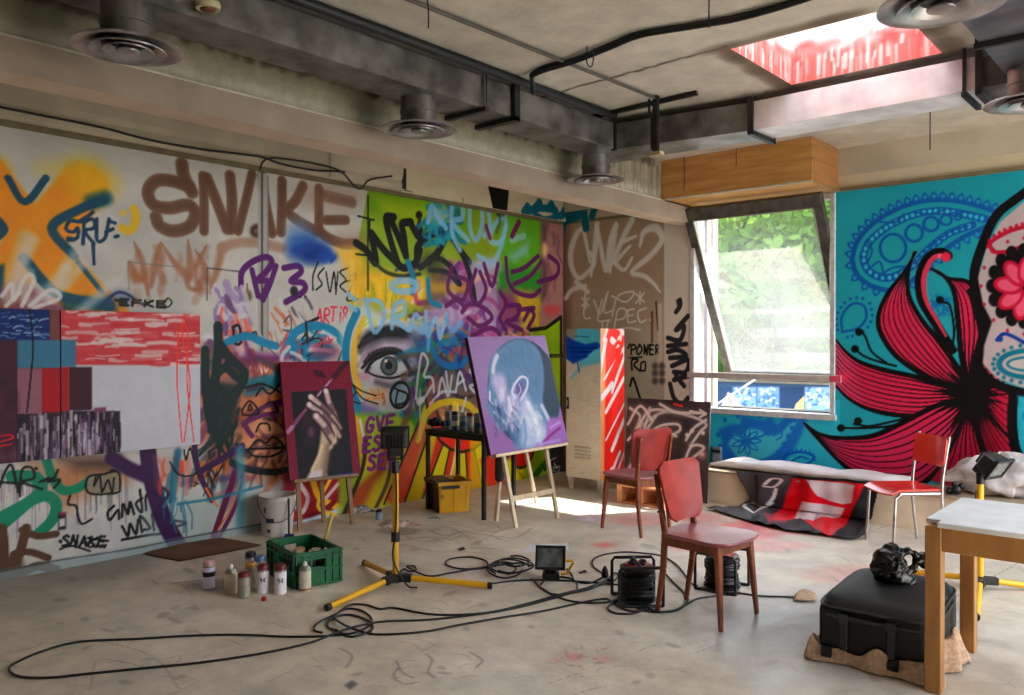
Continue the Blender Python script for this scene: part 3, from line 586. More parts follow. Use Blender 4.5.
# small drop, ring of dots below
B.st("842,330 842,316 852,304 864,306 866,318 858,328 842,332", 2.6, DT, .1)
for x, y, dx, dy in along("842,332 841,316 851,303 865,304 868,318 860,329 844,334", 18): B.el(x-dy*-4, y+dx*-4, 1.6, 1.6, DT, .5)
B.po("924,300 936,294 950,298 950,314 934,318 922,310", DT, 2, .7); B.hatch(922, 294, 950, 316, 22, [TL], 2, 6, .9)
# flower under the window
B.po("716,470 722,440 718,430 730,424 740,424 742,416 762,420 772,418 778,426 786,416 800,408 812,408 806,424 800,438 794,450 784,462 766,470", (44,122,196), 2)
B.po("728,444 734,434 742,436 748,428 760,430 768,436 780,434 790,424 798,420 786,440 776,452 766,458 750,462 736,456", (92,196,216), 1.5)
for k in range(9):
    a = 2*PI*k/9; B.st([(746+3*math.cos(a), 441+3*math.sin(a)), (746+9*math.cos(a+.25), 441+9*math.sin(a+.25)), (746+15*math.cos(a), 441+14*math.sin(a)), (746+9*math.cos(a-.25), 441+9*math.sin(a-.25)), (746+3*math.cos(a), 441+3*math.sin(a))], 1.5, (44,122,196), .2)
B.el(746, 441, 3.4, 3.4, (44,122,196), .6); B.st("750,440 766,434 780,424 796,414", 2, (44,122,196)); B.st("760,426 768,422 772,428 762,430 760,426", 1.6, (44,122,196)); B.st("774,436 780,428 782,436 776,440", 1.6, (44,122,196))
for p in [(725,420),(738,416),(748,414),(760,416),(718,435),(724,452),(769,414),(784,444),(778,452),(788,436),(770,462),(792,428),(795,420),(720,446)]: B.el(p[0], p[1], 2.2, 2.4, (44,122,196), .6)
B.st("784,464 786,456 798,452 810,454 814,458 806,464 788,466", 2.4, (16,96,190), .1); B.st("790,462 800,457 808,459", 1.6, (16,96,190))
for k in range(12): a = PI+PI*k/11; B.st([(799+14*math.cos(a), 460+8*math.sin(a)), (799+17*math.cos(a), 460+11*math.sin(a))], 1.3, (16,96,190))
# ---- pink petals with black lines, centre about (974,392)
PK=(196,54,90); PK2=(226,126,156); K=(7,6,8); CX,CY=972,394
def petal(up_, lo_, n, c=PK, c2=PK2, wo=7, tip=0.3):
    U_=[(p.x, p.y) for p in catmull([(a, b, 0) for a, b in px(up_)], 6)]; L_=[(p.x, p.y) for p in catmull([(a, b, 0) for a, b in px(lo_)], 6)]
    m = max(len(U_), len(L_))
    def rs(Q):
        return [(np.interp(k/(m-1)*(len(Q)-1), range(len(Q)), [q[0] for q in Q]), np.interp(k/(m-1)*(len(Q)-1), range(len(Q)), [q[1] for q in Q])) for k in range(m)]
    U_, L_ = rs(U_), rs(L_)
    B.po(U_+L_[::-1], c, .6)
    for i in range(m-1):  # paler toward the tip
        t = 1-i/(m-1)
        if t > 1-tip: B.po([U_[i], U_[i+1], L_[i+1], L_[i]], c2, 3, .5*(t-(1-tip))/tip+.1)
    for k in range(1, n):
        f = k/n; Q = [(U_[i][0]+(L_[i][0]-U_[i][0])*f, U_[i][1]+(L_[i][1]-U_[i][1])*f) for i in range(m)]
        Q = [(x, y, .6+1.0*(i/(m-1))**1.5+ (.4 if k % 2 else 0)) for i, (x, y) in enumerate(Q)]
        B.st(Q, 2, K, .15, smooth=False)
    B.st([(x, y, 2.2+wo*min(1, i/(m-1)*2)*.42) for i, (x, y) in enumerate(U_)], wo, K, .1, smooth=False); B.st([(x, y, 2.2+wo*min(1, i/(m-1)*2)*.42) for i, (x, y) in enumerate(L_)], wo, K, .1, smooth=False)
petal("836,340 846,352 860,362 884,370 912,376 940,384 972,394", "836,386 848,398 866,408 890,414 920,416 948,408 972,396", 9)
petal("804,423 820,434 842,438 872,436 900,424 936,406 972,396", "806,426 826,448 840,462 858,476 886,486 918,486 948,456 974,398", 9, (190,52,90))
petal("916,252 904,272 886,296 878,322 888,346 906,364 934,380 972,394", "914,252 908,276 910,298 922,320 938,340 954,362 966,380 972,392", 8)
petal("1012,392 1000,388 988,386 974,393", "1016,444 1000,428 986,410 974,398", 6, (160,22,58), PK, 5)
petal("982,352 980,364 977,378 973,392", "1004,388 994,386 984,388 974,395", 5, (160,22,58), PK, 4)
petal("1018,446 1002,430 988,414 974,398", "1000,500 990,470 978,430 972,398", 8, (150,20,52), PK, 5)
petal("1000,500 988,470 976,430 972,398", "930,480 944,460 956,436 970,398", 6, (160,24,60), PK, 4)
petal("930,268 944,276 954,292 958,320 962,360 972,392", "930,268 948,278 968,282 986,300 990,330 980,360 974,392", 6)
petal("968,290 982,300 990,318 986,350", "968,290 978,320 982,340 984,352", 3)
for k in range(46):
    a = 2*PI*k/46+random.uniform(-.05, .05); r = random.uniform(24, 44); B.st([(CX, CY, 4), (CX+r*.5*math.cos(a), CY+r*.5*math.sin(a), 3), (CX+r*math.cos(a), CY+r*math.sin(a), .6)], 3, K, .2)
B.el(CX, CY, 12, 15, K, 8)
# curls
for a, w in [("948,256 940,252 928,258 920,276 922,300 936,324 952,350",9)]: B.st(a, w, K, .1)
B.st("946,257,5 938,256,5 930,262,5 924,278,5 926,300,4 938,322,3 946,336,2", 4, (204,70,96), .2); B.st("946,256 940,256", 4, (232,130,160), .4); B.el(946, 257, 5, 5, (214,60,90), 1)
B.po("916,252 926,282 944,322 952,346 930,320 916,290", TL, 1) if False else None
for a, e in [("942,302 950,306 954,330 952,350",(940,300)),("861,330 866,338 872,352 888,364",(859,332)),("854,348 864,356 880,362 896,366",(855,349)),("854,424 870,426 890,422 916,416",(858,421)),("842,428 866,428 890,426 914,419",(841,428))]:
    B.st(a, 2.4, K, .1); B.el(e[0], e[1], 4, 3.8, K, .6)
# ---- white mask shape at the right edge, black outline and trims
B.st("1060,168 1020,196 996,216 982,246 974,276 978,306 986,324 980,348 978,366 992,382 1020,392 1060,398", 9, K, .06)
B.po("1060,174 1022,203 1000,222 986,250 978,278 983,304 992,322 984,346 983,364 996,378 1022,387 1060,392", (190,176,178), 1)
MB_=(168,22,58)
B.st("1060,222 1020,228 1000,236 990,244 996,252 1012,250 1036,240", 4, MB_, .1)
for x, y, dx, dy in along("1050,222 1020,226 998,235 988,245 996,254 1012,253 1036,244", 20): B.el(x, y-1, 2, 2.2, MB_, .5)
B.el(1024, 286, 32, 36, K, 1)
for k in range(16): a = 2*PI*k/16; B.el(1024+32*math.cos(a), 286+36*math.sin(a), 6, 7, K, .8); B.el(1024+43*math.cos(a), 286+48*math.sin(a), 1.6, 1.8, MB_, .5)
for k in range(8):
    a = 2*PI*k/8+.15; x, y = 1024+16*math.cos(a), 288+18*math.sin(a); B.el(x, y, 15, 9, (170,24,58), .8, 1, a); B.el(x, y, 11, 6, (214,100,126), 1, 1, a)
B.st("997,340 1003,334 1012,336 1030,346", 3.6, (20,60,140), .1); B.el(1000, 339, 3, 3, (20,60,140), .5)
B.el(1030, 364, 34, 16, (20,110,130), 1)
for k in range(24): a = 2*PI*k/24; B.el(1030+37*math.cos(a), 364+19*math.sin(a), 2, 2, (20,110,130), .5)
B.el(1030, 364, 28, 11, (190,180,182), .8); B.el(1030, 364, 24, 8, (20,110,130), .8); B.el(1030, 364, 21, 5.6, (196,190,190), .8)
B.st("1014,392 1012,420 1016,450 1030,470", 9, K, .1); B.po("1018,396 1060,400 1060,460 1024,450", (60,170,190), 2); B.el(1030, 416, 6, 8, (20,60,160), 2)
B.el(842, 377, 8, 5, (236,70,110), 4, .8)

mir = lambda q: 2*1036-q
half = [(p[0], p[1]) for p in px("1036,186 1022,203 1000,222 986,250 978,278 983,304 992,322 984,346 983,364 996,378 1022,387 1036,390")]
full = half+[(mir(x), y-(x-1036)*-.16) for x, y in half[::-1]]
RH = [q for q in full if q[0] > 1036]
B.po([(1034, 186)]+RH[::-1]+[(1034, 390)] if RH[0][1] > 300 else [(1034, 186)]+RH+[(1034, 390)], (190,176,178), 1)
B.st([(q[0], q[1]) for q in RH], 9, K, .06)
B.el(1080, 276, 26, 32, K, 1)
for k in range(8):
    a = 2*PI*k/8+.15; x, y = 1080+13*math.cos(a), 276+16*math.sin(a); B.el(x, y, 12, 8, (170,24,58), .8, 1, a); B.el(x, y, 9, 5, (214,100,126), 1, 1, a)
B.el(1080, 356, 24, 14, (20,110,130), 1); B.el(1080, 356, 18, 8, (196,190,190), .8)
B.local = True; u1 = WIN[1]-XL-.06
B.po([(u1, ZP), (6.7, ZP), (6.7, 3.1), (u1, 3.1)], (196,186,164), 0); B.po([(0, ZP+.03), (1.62, ZP+.03), (1.62, 3.1), (0, 3.1)], (206,192,170), .01); B.po([(0, ZP+.0), (1.62, ZP+.0), (1.62, ZP+.03), (0, ZP+.03)], (120,112,92), .005)
B.local = False
for a in ["536,200 532,212 540,220 560,222 584,214","545,196 556,214 566,206 560,198","572,214 588,206 606,204","566,212 560,238","584,212 586,228","596,204 592,216","564,206 578,200 600,198"]: B.st(a, 8, (18,100,118), .2)
# ================================================================ room shell
M_WALLP = vmat('painted_board', .5, .16, 3.0, .06, 40)
M_TEALP = vmat('painted_wall', .5, .10, 2.0, .05, 40)
M_CREAM = pm('cream_plaster', (196,186,164), .75, c2=(172,162,142), scale=2.2, bump=.15, bscale=14)
M_BEAM = pm('beam_plaster', (214,192,170), .7, c2=(198,176,154), scale=3, bump=.08, bscale=20)
M_CONC = pm('raw_concrete', (172,166,154), .85, c2=(128,122,112), scale=3.5, bump=.25, bscale=25, detail=8)
M_DARK = pm('dark_gap', (34,36,32), .8, c2=(24,26,24), scale=5)
M_WHITE = pm('white_paint', (226,226,222), .45, c2=(206,206,202), scale=8)
M_OAK = pm('pale_plywood', (206,152,84), .5, c2=(182,124,62), scale=2.4, stretch=(1,1,9), bump=.04)
M_OAK2 = pm('pale_plywood_end', (176,122,70), .5, c2=(158,106,58), scale=2.4, stretch=(1,1,9), bump=.04)
XR = 3.2; YB = -2.6        # how far the hall runs to the right and behind
CXR, CYB = 1.5, -2.6       # edge of the flat roof; beyond it the hall is open to the sky
wl = P.mesh('wall_left', M_WALLP, extra=boxextra((XL-.12, YB, 0), (XL, 1.15, ZP), (200,198,194)), hole=None); wl['kind'] = 'structure'
# window wall with its opening
hx0, hx1, hz0, hz1 = WIN[0]-XL, WIN[1]-XL, WIN[2], WIN[3]
ex = ([], [], [])
def addex(lo, hi, c, skip=()):
    v, f, cc = boxextra(lo, hi, c, skip); b = len(ex[0]); ex[0].extend(v); ex[1].extend([tuple(i+b for i in q) for q in f]); ex[2].extend(cc)
WO = YW+0.30
addex((XL-.12, YW+.002, 0), (WIN[0], WO, ZP), (206,200,190), ('-y',)); addex((WIN[1], YW+.002, 0), (.8, WO, ZP), (206,200,190), ('-y',))
addex((WIN[0], YW+.002, 0), (WIN[1], WO, WIN[2]), (206,200,190), ('-y',))
addex((.8, YW, 0), (XR, WO, ZP), (30,150,172))
wb = B.mesh('wall_back', M_TEALP, hole=(hx0, hx1, hz0, hz1+.3), extra=ex); wb['kind'] = 'structure'
# upper band of both walls, above the boards
m = MB()
m.bb((XL-.12, YB, ZP), (XL, YW, ZC)); m.bb((XL+6.6, YW, ZP+.035), (XR, WO, 2.999)); m.bb((WIN[1]+.02, YW, 3.0), (XR, WO, ZC)); m.bb((XL, YW, 3.0), (WIN[0]-.0, WO, ZC)); m.bb((WIN[0], YW+.0, ZP), (WIN[1]+.02, WO, ZC))
struct('wall_upper', m, M_CREAM)
# hollow strip under the band on the right, thin olive lip
m = MB(); m.bb((WIN[1]+.05, YW-.035, ZP), (XR, YW-.002, ZP+.03)); struct('trim_1', m, pm('olive_lip', (120,106,76), .6))
m = MB(); m.bb((XL+.002, YB, ZP-.005), (XL+.03, YW-.04, ZP+.03)); struct('trim_2', m, pm('olive_lip', (120,106,76), .6))
# cream boxing along the top of the left wall, with a rounded lower nose
m = MB(); prof = [(0,0),(.05,0),(.075,.02),(.08,.05),(.07,.09),(.09,.13),(.10,.2),(.10,.36),(0,.36)]
m.slab(prof, 5.02-YB, lambda x, y, z: (XL+.003+x, YB+z, ZP+.031+y)); struct('trim_3', m, M_CREAM)
# sloping cream ledge further along, and the black painted patch on it
LG = Paint((XL+.045, 5.05, ZP+.031), (0,1,0), (-.18,0,1), YW-5.055, .24, .008, (214,204,178))
for k in range(40): LG.el(random.uniform(400, 565), random.uniform(180, 215), 12, 4, random.choice([(224,216,194),(200,190,166)]), 4, .4)
LG.po("488,186 509,190 506,224 496,222", (12,12,13), .6); LG.st("404,190 412,192", 1.2, (60,56,50)); LG.st("463,198 463,204", 1, (60,56,50))
for a in ["528,206 524,214 530,222 545,224","540,202 534,212 545,220 556,216 552,204","550,206 560,216 566,208","524,212 540,208 556,210"]: LG.st(a, 8, (18,100,118), .2)
o = LG.mesh('trim_4', vmat('ledge_paint', .7, .1, 3, .05, 30), extra=boxextra((XL+.001, 5.05, ZP+.029), (XL+.044, YW-.004, ZP+.0305), (206,196,170))); o['kind'] = 'structure'
# the plastered beam along the left side
m = MB(); BX0, BX1 = -4.32, -4.10
m.bb((BX0, YB, 2.71), (BX1-.003, YW-.001, 2.862)); m.mat(1); m.bb((BX1-.0029, YB, 2.7102), (BX1, YW-.001, 2.862)); struct('trim_5', m, [M_BEAM, pm('shaded_beam_face', (160,144,128), .7, c2=(142,126,112), scale=3, bump=.08, bscale=20)])  # shade is put into the front face's colour, darker than the soffit
m = MB(); m.bb((BX0, YB, 2.8625), (BX1-.03, YW-.002, 2.882)); struct('trim_6', m, M_DARK)
m = MB(); m.bb((BX1-.012, YB, 2.8625), (BX1-.002, 6.925, 2.874)); m.bb((BX1-.012, 6.912, 2.8625), (-2.66, 6.924, 2.876)); struct('trim_7', m, pm('pale_lip', (206,200,180), .5))
# bare concrete upstand above the beam with flaking dark paint near the ceiling
U_ = Paint((BX1-.03, YB, 2.8825), (0,1,0), (0,0,1), YW-YB-.6, ZC-2.8825, .02, (150,144,128))
U_.local = True
for _ in range(900):
    y = random.uniform(0, 9.4); h = random.uniform(.02, .16)*(1 if y < 8.3 else .3); U_.st([(y, .37), (y+random.uniform(-.03,.03), .36-h)], .06, random.choice([(66,60,50),(88,80,66),(74,66,60)]), .6, .6)
U_.po([(3, 0), (9.5, 0), (9.5, .08), (3, .05)], (206,202,190), .03, .6)
for k in range(30): y = random.uniform(8.6, 9.5); U_.st([(y, .3), (y, random.uniform(0, .2))], .02, (96,90,80), .5, .5)
us = U_.mesh('trim_8', vmat('flaked_concrete', .85, .25, 12, .2, 40), extra=boxextra((BX0, YB, 2.8826), (BX1-.031, YW, ZC), (120,114,102))); us['kind'] = 'structure'
# boxed-in lintel of pale plywood over the window
m = MB(); m.bb((BX1-.025, 6.925, ZP+.02), (-2.662, 6.945, 3.063)); m.bb((BX1-.025, 6.931, 3.0645), (-2.664, 6.946, ZC-.004)); m.mat(2); m.bb((BX1-.025, 6.929, 3.058), (-2.661, 6.944, 3.0645)); m.mat(0); m.mat(1); m.bb((-2.68, 6.946, ZP+.02), (-2.66, YW-.002, 3.063)); m.bb((-2.682, 6.946, 3.066), (-2.662, YW-.002, ZC-.004))
m.mat(0); m.bb((BX1-.025, 6.946, ZP+.02), (-2.681, YW-.002, ZP+.035)); tb = struct('trim_9', m, [M_OAK, M_OAK2, M_DARK])
tb['label'] = 'plywood boxing over the window'
# solid block behind the boxing's end, coloured dark for a recess's shade
m = MB(); m.bb((XL+.004, 5.03, ZP+.06), (XL+.05, 5.10, ZC-.01)); struct('trim_10', m, M_DARK)
# ---- ceiling with the skylight hole
SK = (-2.24, -1.31, 4.55, 5.46)
Q = Paint((XL, CYB, ZC), (1,0,0), (0,1,0), CXR-XL, WO-CYB, .018, (208,202,192)); Q.local = True
for _ in range(420):
    x = random.uniform(0, 7.5); y = random.uniform(0, 8.3); Q.el(x, y, random.uniform(.1, .6), random.uniform(.05, .3), random.choice([(192,186,174),(214,208,198),(182,176,166)]), .15, .35)
def cq(x, y): return (x-XL, y-CYB)
for a, b in [((-3.75, 4.56), (-2.24, 4.50)), ((-5.8, 4.6), (-3.75, 4.56)), ((-1.31, 4.52), (3, 4.4))]:
    n = 24; Q.st([(a[0]+(b[0]-a[0])*k/n-XL, a[1]+(b[1]-a[1])*k/n-CYB+random.uniform(-.012, .012)) for k in range(n+1)], .028, (72,66,58), .4, .9, smooth=False)
for x in (-4.9, .4): Q.st([cq(x, CYB), cq(x, 7.8)], .04, (110,102,92), .5, .6)
for k in range(26): # dark rim around the hole
    Q.el(*cq(random.uniform(SK[0]-.1, SK[1]+.16), random.choice([SK[2]-.04, SK[3]+.05])), .12, .04, (112,100,88), .06, .5); Q.el(*cq(random.choice([SK[0]-.03, SK[1]+.06]), random.uniform(SK[2], SK[3])), .06, .12, (112,100,88), .06, .6)
Q.po([cq(-2.6, 6.93), cq(.6, 6.93), cq(.6, YW), cq(-2.6, YW)], (206,196,178), .1, .7)
ex = ([], [], []); cl = (150,146,138)
HT = .62
cei = Q.mesh('ceiling', vmat('ceiling_concrete', .9, .22, 5, .25, 30), hole=(SK[0]-XL, SK[1]-XL, SK[2]-CYB, SK[3]-CYB)); cei['kind'] = 'structure'
m = MB(); z0, z1 = ZC+.004, ZC+.12
m.bb((XL-.2, CYB, z0), (SK[0]-.03, WO+.1, z1)); m.bb((SK[1]+.03, CYB, z0), (CXR, WO+.1, z1)); m.bb((SK[0]-.03, CYB, z0), (SK[1]+.03, SK[2]-.03, z1)); m.bb((SK[0]-.03, SK[3]+.03, z0), (SK[1]+.03, WO+.1, z1)); struct('ceiling_slab', m, M_CONC)
# ---- skylight well: red paint run down white walls, milky dome on top
wv = thing('window_2', 'square skylight in the ceiling, its well painted streaky red and white', None); wv['kind'] = 'structure'
RW=(216,112,108)
def well(O, U, W, nm, seed):
    w = Paint(O, U, (0,0,1), W, HT, .008, (206,200,197)); w.local = True; random.seed(seed)
    w.po([(-.1, -.1), (W+.1, -.1), (W+.1, .20), (W*.7, .22), (W*.4, .185), (-.1, .21)], RW, .03)
    for _ in range(74):
        x = random.uniform(0, W); y = random.uniform(.05, .24); w.st([(x, y), (x+random.uniform(-.01, .01), y-random.uniform(.03, .22))], random.uniform(.006, .03), random.choice([(240,216,214),(232,160,156),(206,92,90),(244,232,230),(240,222,220),(226,134,130)]), .5, .6)
    for _ in range(24):
        x = random.uniform(0, W); w.el(x, random.uniform(.15, .25), .05, .02, random.choice([(240,214,212),(206,70,70),(232,130,128)]), .03, .6)
    o = w.mesh('well_wall', vmat('skylight_paint', .6, .12, 8, .1, 60), parent=wv)
well((SK[0], SK[3], ZC), (1,0,0), SK[1]-SK[0], 'a', 3); well((SK[0], SK[2], ZC), (0,1,0), SK[3]-SK[2], 'b', 4); well((SK[1], SK[3], ZC), (0,-1,0), SK[3]-SK[2], 'c', 5); well((SK[1], SK[2], ZC), (-1,0,0), SK[1]-SK[0], 'd', 6); random.seed(21)
md = bpy.data.materials.new('milky_acrylic'); md.use_nodes = True; nt = md.node_tree; bs = nt.nodes['Principled BSDF']; bs.inputs['Base Color'].default_value = (.9,.9,.9,1); bs.inputs['Roughness'].default_value = .6
trn = nt.nodes.new('ShaderNodeBsdfTranslucent'); trn.inputs['Color'].default_value = (.92,.92,.92,1); mxs = nt.nodes.new('ShaderNodeMixShader'); mxs.inputs[0].default_value = .75
nt.links.new(bs.outputs[0], mxs.inputs[1]); nt.links.new(trn.outputs[0], mxs.inputs[2]); nt.links.new(mxs.outputs[0], nt.nodes['Material Output'].inputs['Surface'])
m = MB(); m.grid(10, 10, lambda u, v: (SK[0]-.03+(SK[1]-SK[0]+.06)*u, SK[2]-.03+(SK[3]-SK[2]+.06)*v, ZC+HT+.3*(u*(1-u)*v*(1-v))*4)); m.build('dome', md, wv, smooth=True)
# ---- floor: worn concrete screed
F = Paint((XL, 1.0, 0), (1,0,0), (0,1,0), 6.6, YW-1.0, .0095, (222,211,196)); 
for _ in range(520):
    x = random.uniform(0, 6.6); y = random.uniform(0, 6.6); F.local = True; F.el(x, y, random.uniform(.05, .5), random.uniform(.03, .3), random.choice([(208,197,182),(230,222,210),(194,185,174),(234,226,216)]), .12, .32, random.uniform(0, 3))
F.local = False
for _ in range(220):
    x = random.uniform(-50, 1050); y = random.uniform(500, 695); l = random.uniform(6, 30); t = random.uniform(-.5, .5); F.st([(x, y), (x+l*.5, y+l*.3*t-2), (x+l, y+l*t)], .9, random.choice([(110,104,98),(128,122,116),(200,196,190)]), .6, .6)
RS=(226,110,112)
for x, y, a, b, al in [(740,528,30,6,.7),(700,518,26,5,.4),(770,546,40,6,.3),(790,530,30,5,.4),(752,536,26,4,.6),(640,520,30,6,.3),(690,545,24,6,.4),(604,545,7,2,.8),(760,520,20,5,.8),(600,606,10,3,.12),(574,657,5,3,.6),(604,659,6,2,.45),(556,660,4,2,.35),(860,575,60,10,.2)]: F.el(x, y, a, b, RS, 8, al)
F.hatch(560, 645, 610, 668, 12, [(176,90,96),(120,110,120)], 2, 8, .5)
for a in ["396,660 402,672 414,678","398,668 394,676 404,684 418,682","426,654 432,660 428,672 434,678","470,652 482,660 476,668","340,648 352,656 346,668"]: F.st(a, 1.8, (112,108,104), .5, .8)
for k in range(60):
    x = random.uniform(60, 900); y = random.uniform(540, 690); F.el(x, y, random.uniform(2, 9), random.uniform(1, 3), random.choice([(120,114,108),(150,144,136),(228,222,214),(140,110,106)]), 2, .4, random.uniform(-.4, .4))
F.po("376,657 388,652 396,656 384,666", (90,88,86), 1, .0); F.po("344,685 352,680 358,684 350,690", (88,88,92), 1, .8) 
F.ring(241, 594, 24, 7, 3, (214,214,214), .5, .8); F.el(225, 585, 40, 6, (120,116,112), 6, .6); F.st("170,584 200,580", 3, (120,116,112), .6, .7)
F.el(785, 608, 6, 3, (230,228,226), 1, .9); F.el(838, 620, 100, 20, (140,138,140), 30, .25); F.el(870, 650, 160, 60, (150,148,150), 40, .35)  # soft ovals: shade around suitcase and table put into the floor colour
F.hatch(420, 505, 500, 560, 16, [(150,140,110),(120,112,104),(170,160,120)], 4, 40, .35, 0); F.el(398, 531, 22, 4, (112,104,94), 4, .5); F.hatch(390, 530, 470, 545, 14, [(110,102,92),(140,130,116)], 4, 30, .35, 0)  # the oval is shade under the rag, put into the floor colour
F.el(60, 560, 90, 26, (120,114,106), 20, .5); F.el(20, 600, 60, 16, (140,134,126), 16, .4)  # floor shade beside the left wall, put into the colour
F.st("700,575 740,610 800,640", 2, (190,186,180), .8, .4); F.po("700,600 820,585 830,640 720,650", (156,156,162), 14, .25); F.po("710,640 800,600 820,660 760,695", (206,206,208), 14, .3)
for a in ["0,655 80,640 150,655 180,690","90,690 100,660 150,668","165,660 180,655 176,664 164,668","950,600 1024,560"]: F.st(a, 1, (126,120,112), .4, .7)
fex = ([], [], [])
for (a0, b0, a1, b1) in ((XL, YB, XR, 1.0), (XL+6.6, 1.0, XR, YW), (XL-.12, YB, XL, YW)):
    b = len(fex[0]); fex[0].extend([(a0, b0, 0), (a1, b0, 0), (a1, b1, 0), (a0, b1, 0)]); fex[1].append((b, b+1, b+2, b+3)); fex[2].extend([(214,203,188)]*4)
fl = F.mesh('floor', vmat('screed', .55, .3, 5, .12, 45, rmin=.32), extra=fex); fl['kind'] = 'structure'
m = MB(); m.bb((CXR, YB, 0), (CXR+.15, 3.1, ZC+.12)); struct('shade_wall_right', m, M_CREAM)  # unseen side wall, added and sized to dim the near left wall
m = MB(); m.bb((XL-.12, YB-.15, 0), (CXR+.15, YB-.001, ZC+.12)); struct('shade_wall_front', m, M_CREAM)  # unseen end wall, added to cut the light from behind
# pier and slab overhang, unseen, added outside to shade the pane
m = MB(); m.bb((WIN[1]-.005, WO+.002, -.3), (WIN[1]+.4, 8.2, ZC)); struct('shade_fin', m, M_CREAM)
m = MB(); m.bb((XL, WO+.002, ZP+.005), (WIN[1]-.006, 7.97, ZC)); struct('shade_overhang', m, M_CONC)
# ---- low plinth under the mural
LZ = .30; LY = 7.04
m = MB(); m.bb((-3.80, LY, 0), (XR, YW-.003, LZ-.02)); m.mat(1); m.bb((-3.82, LY-.02, LZ-.02), (XR, YW-.003, LZ))
struct('trim_11', m, [pm('plinth_render', (236,216,186), .7, c2=(208,186,158), scale=3), pm('plinth_top', (170,150,126), .6, c2=(150,130,108), scale=6)])
# ---- window_1: fixed frame, rail and the pivoting sash
w1 = thing('window_1', 'large aluminium window whose sash is pivoted open, top leaning in', None); w1['kind'] = 'structure'
x0, x1, z0, z1 = WIN
M_ALU = pm('brushed_frame', (222,222,222), .4, .2, c2=(196,196,198), scale=20); M_DF = pm('grimy_sash', (92,88,82), .5, .2, c2=(60,58,54), scale=14, detail=8)
m = MB()
m.bb((x0, YW-.012, z0), (x0+.055, YW+.10, z1)); m.bb((x1-.045, YW-.012, z0), (x1+.005, YW+.10, z1)); m.bb((x0, YW-.03, z0-.035), (x1+.02, YW+.10, z0+.02)); m.bb((x0+.055, YW, z1-.05), (x1-.045, YW+.10, z1-.001))
m.build('frame', M_ALU, w1, bevel=.005)
q0, q1, q2 = ony(698.5, 400, 8.62).x, ony(707, 400, 8.62).x, ony(713.5, 400, 8.75).x
m = MB(); m.bb((q0, 8.62, -.3), (q1, 8.72, z1+.3)); m.build('outer_post', pm('mauve_jamb', (120,110,122), .5), w1)
m = MB(); m.bb((ony(706, 400, 8.75).x, 8.75, -.3), (q2, 8.85, z1+.3)); m.build('outer_post', pm('cream_jamb', (222,206,170), .6), w1)
m = MB(); m.bb((x1-.05, YW+.11, z0), (x1-.005, YW+.29, z1-.01)); m.bb((x0+.25, YW+.11, z0-.0), (x1-.05, YW+.29, z0+.03)); m.build('outer_frame', M_DF, w1)
m = MB(); m.bb((x0-.005, YW-.055, 1.138), (x1-.03, YW-.02, 1.197)); m.mat(1); m.bb((x1-.028, YW-.056, 1.136), (x1+.075, YW-.019, 1.199)); m.build('guard_rail', [pm('rail_metal', (206,196,190), .45, .1), pm('pink_tape', (232,72,104), .5)], w1, bevel=.004)
a = Vector((0, 7.36, 2.84)); b = Vector((0, 8.34, 1.10)); dn = (b-a).normalized(); nn = Vector((0, dn.z, -dn.y)); Ls = (b-a).length
sx0, sx1 = x0+.022, x1-.052
sp = lambda x, s, t: Vector((x, a.y, a.z))+dn*s+nn*t
def sbar(xa, xb, sa, sb, t0=-.03, t1=.03):
    mm = MB(); mm.hexa([sp(xa, sa, t0), sp(xb, sa, t0), sp(xb, sb, t0), sp(xa, sb, t0), sp(xa, sa, t1), sp(xb, sa, t1), sp(xb, sb, t1), sp(xa, sb, t1)]); return mm
fr = MB()
for q in ((sx0, sx1, 0, .12), (sx0, sx1, Ls-.11, Ls), (sx0, sx0+.085, .12, Ls-.11), (sx1-.085, sx1, .12, Ls-.11)):
    mm = sbar(*q); fr.add(mm.v, mm.f)
for q in ((sx0+.085, sx1-.085, .12, .135), (sx0+.085, sx0+.1, .135, Ls-.11), (sx1-.1, sx1-.085, .135, Ls-.11)):
    mm = sbar(*q, -.036, .036); fr.mat(1); fr.add(mm.v, mm.f)
sash = fr.build('sash', [M_DF, pm('sash_bead', (176,170,156), .5)], w1, bevel=.004)
mg = bpy.data.materials.new('dusty_glass'); mg.use_nodes = True; nt = mg.node_tree; N = nt.nodes; N.remove(N['Principled BSDF']); out = N['Material Output']
tr = N.new('ShaderNodeBsdfTransparent'); tr.inputs['Color'].default_value = (.93,.96,.97,1); gl = N.new('ShaderNodeBsdfGlossy'); gl.inputs['Roughness'].default_value = .03; tl = N.new('ShaderNodeBsdfTranslucent'); tl.inputs['Color'].default_value = (.95,.95,.93,1)
m1 = N.new('ShaderNodeMixShader'); m1.inputs[0].default_value = .08; m2 = N.new('ShaderNodeMixShader')
tc = N.new('ShaderNodeTexCoord'); nz = N.new('ShaderNodeTexNoise'); nz.inputs['Scale'].default_value = 1.6; nz.inputs['Detail'].default_value = 6; mr = N.new('ShaderNodeMapRange'); mr.inputs['From Min'].default_value = .3; mr.inputs['From Max'].default_value = .7; mr.inputs['To Min'].default_value = .06; mr.inputs['To Max'].default_value = .095
L = nt.links; L.new(tc.outputs['Object'], nz.inputs['Vector']); L.new(nz.outputs['Fac'], mr.inputs['Value']); L.new(mr.outputs['Result'], m2.inputs[0]); L.new(tr.outputs[0], m1.inputs[1]); L.new(gl.outputs[0], m1.inputs[2]); L.new(m1.outputs[0], m2.inputs[1]); L.new(tl.outputs[0], m2.inputs[2]); L.new(m2.outputs[0], out.inputs['Surface'])
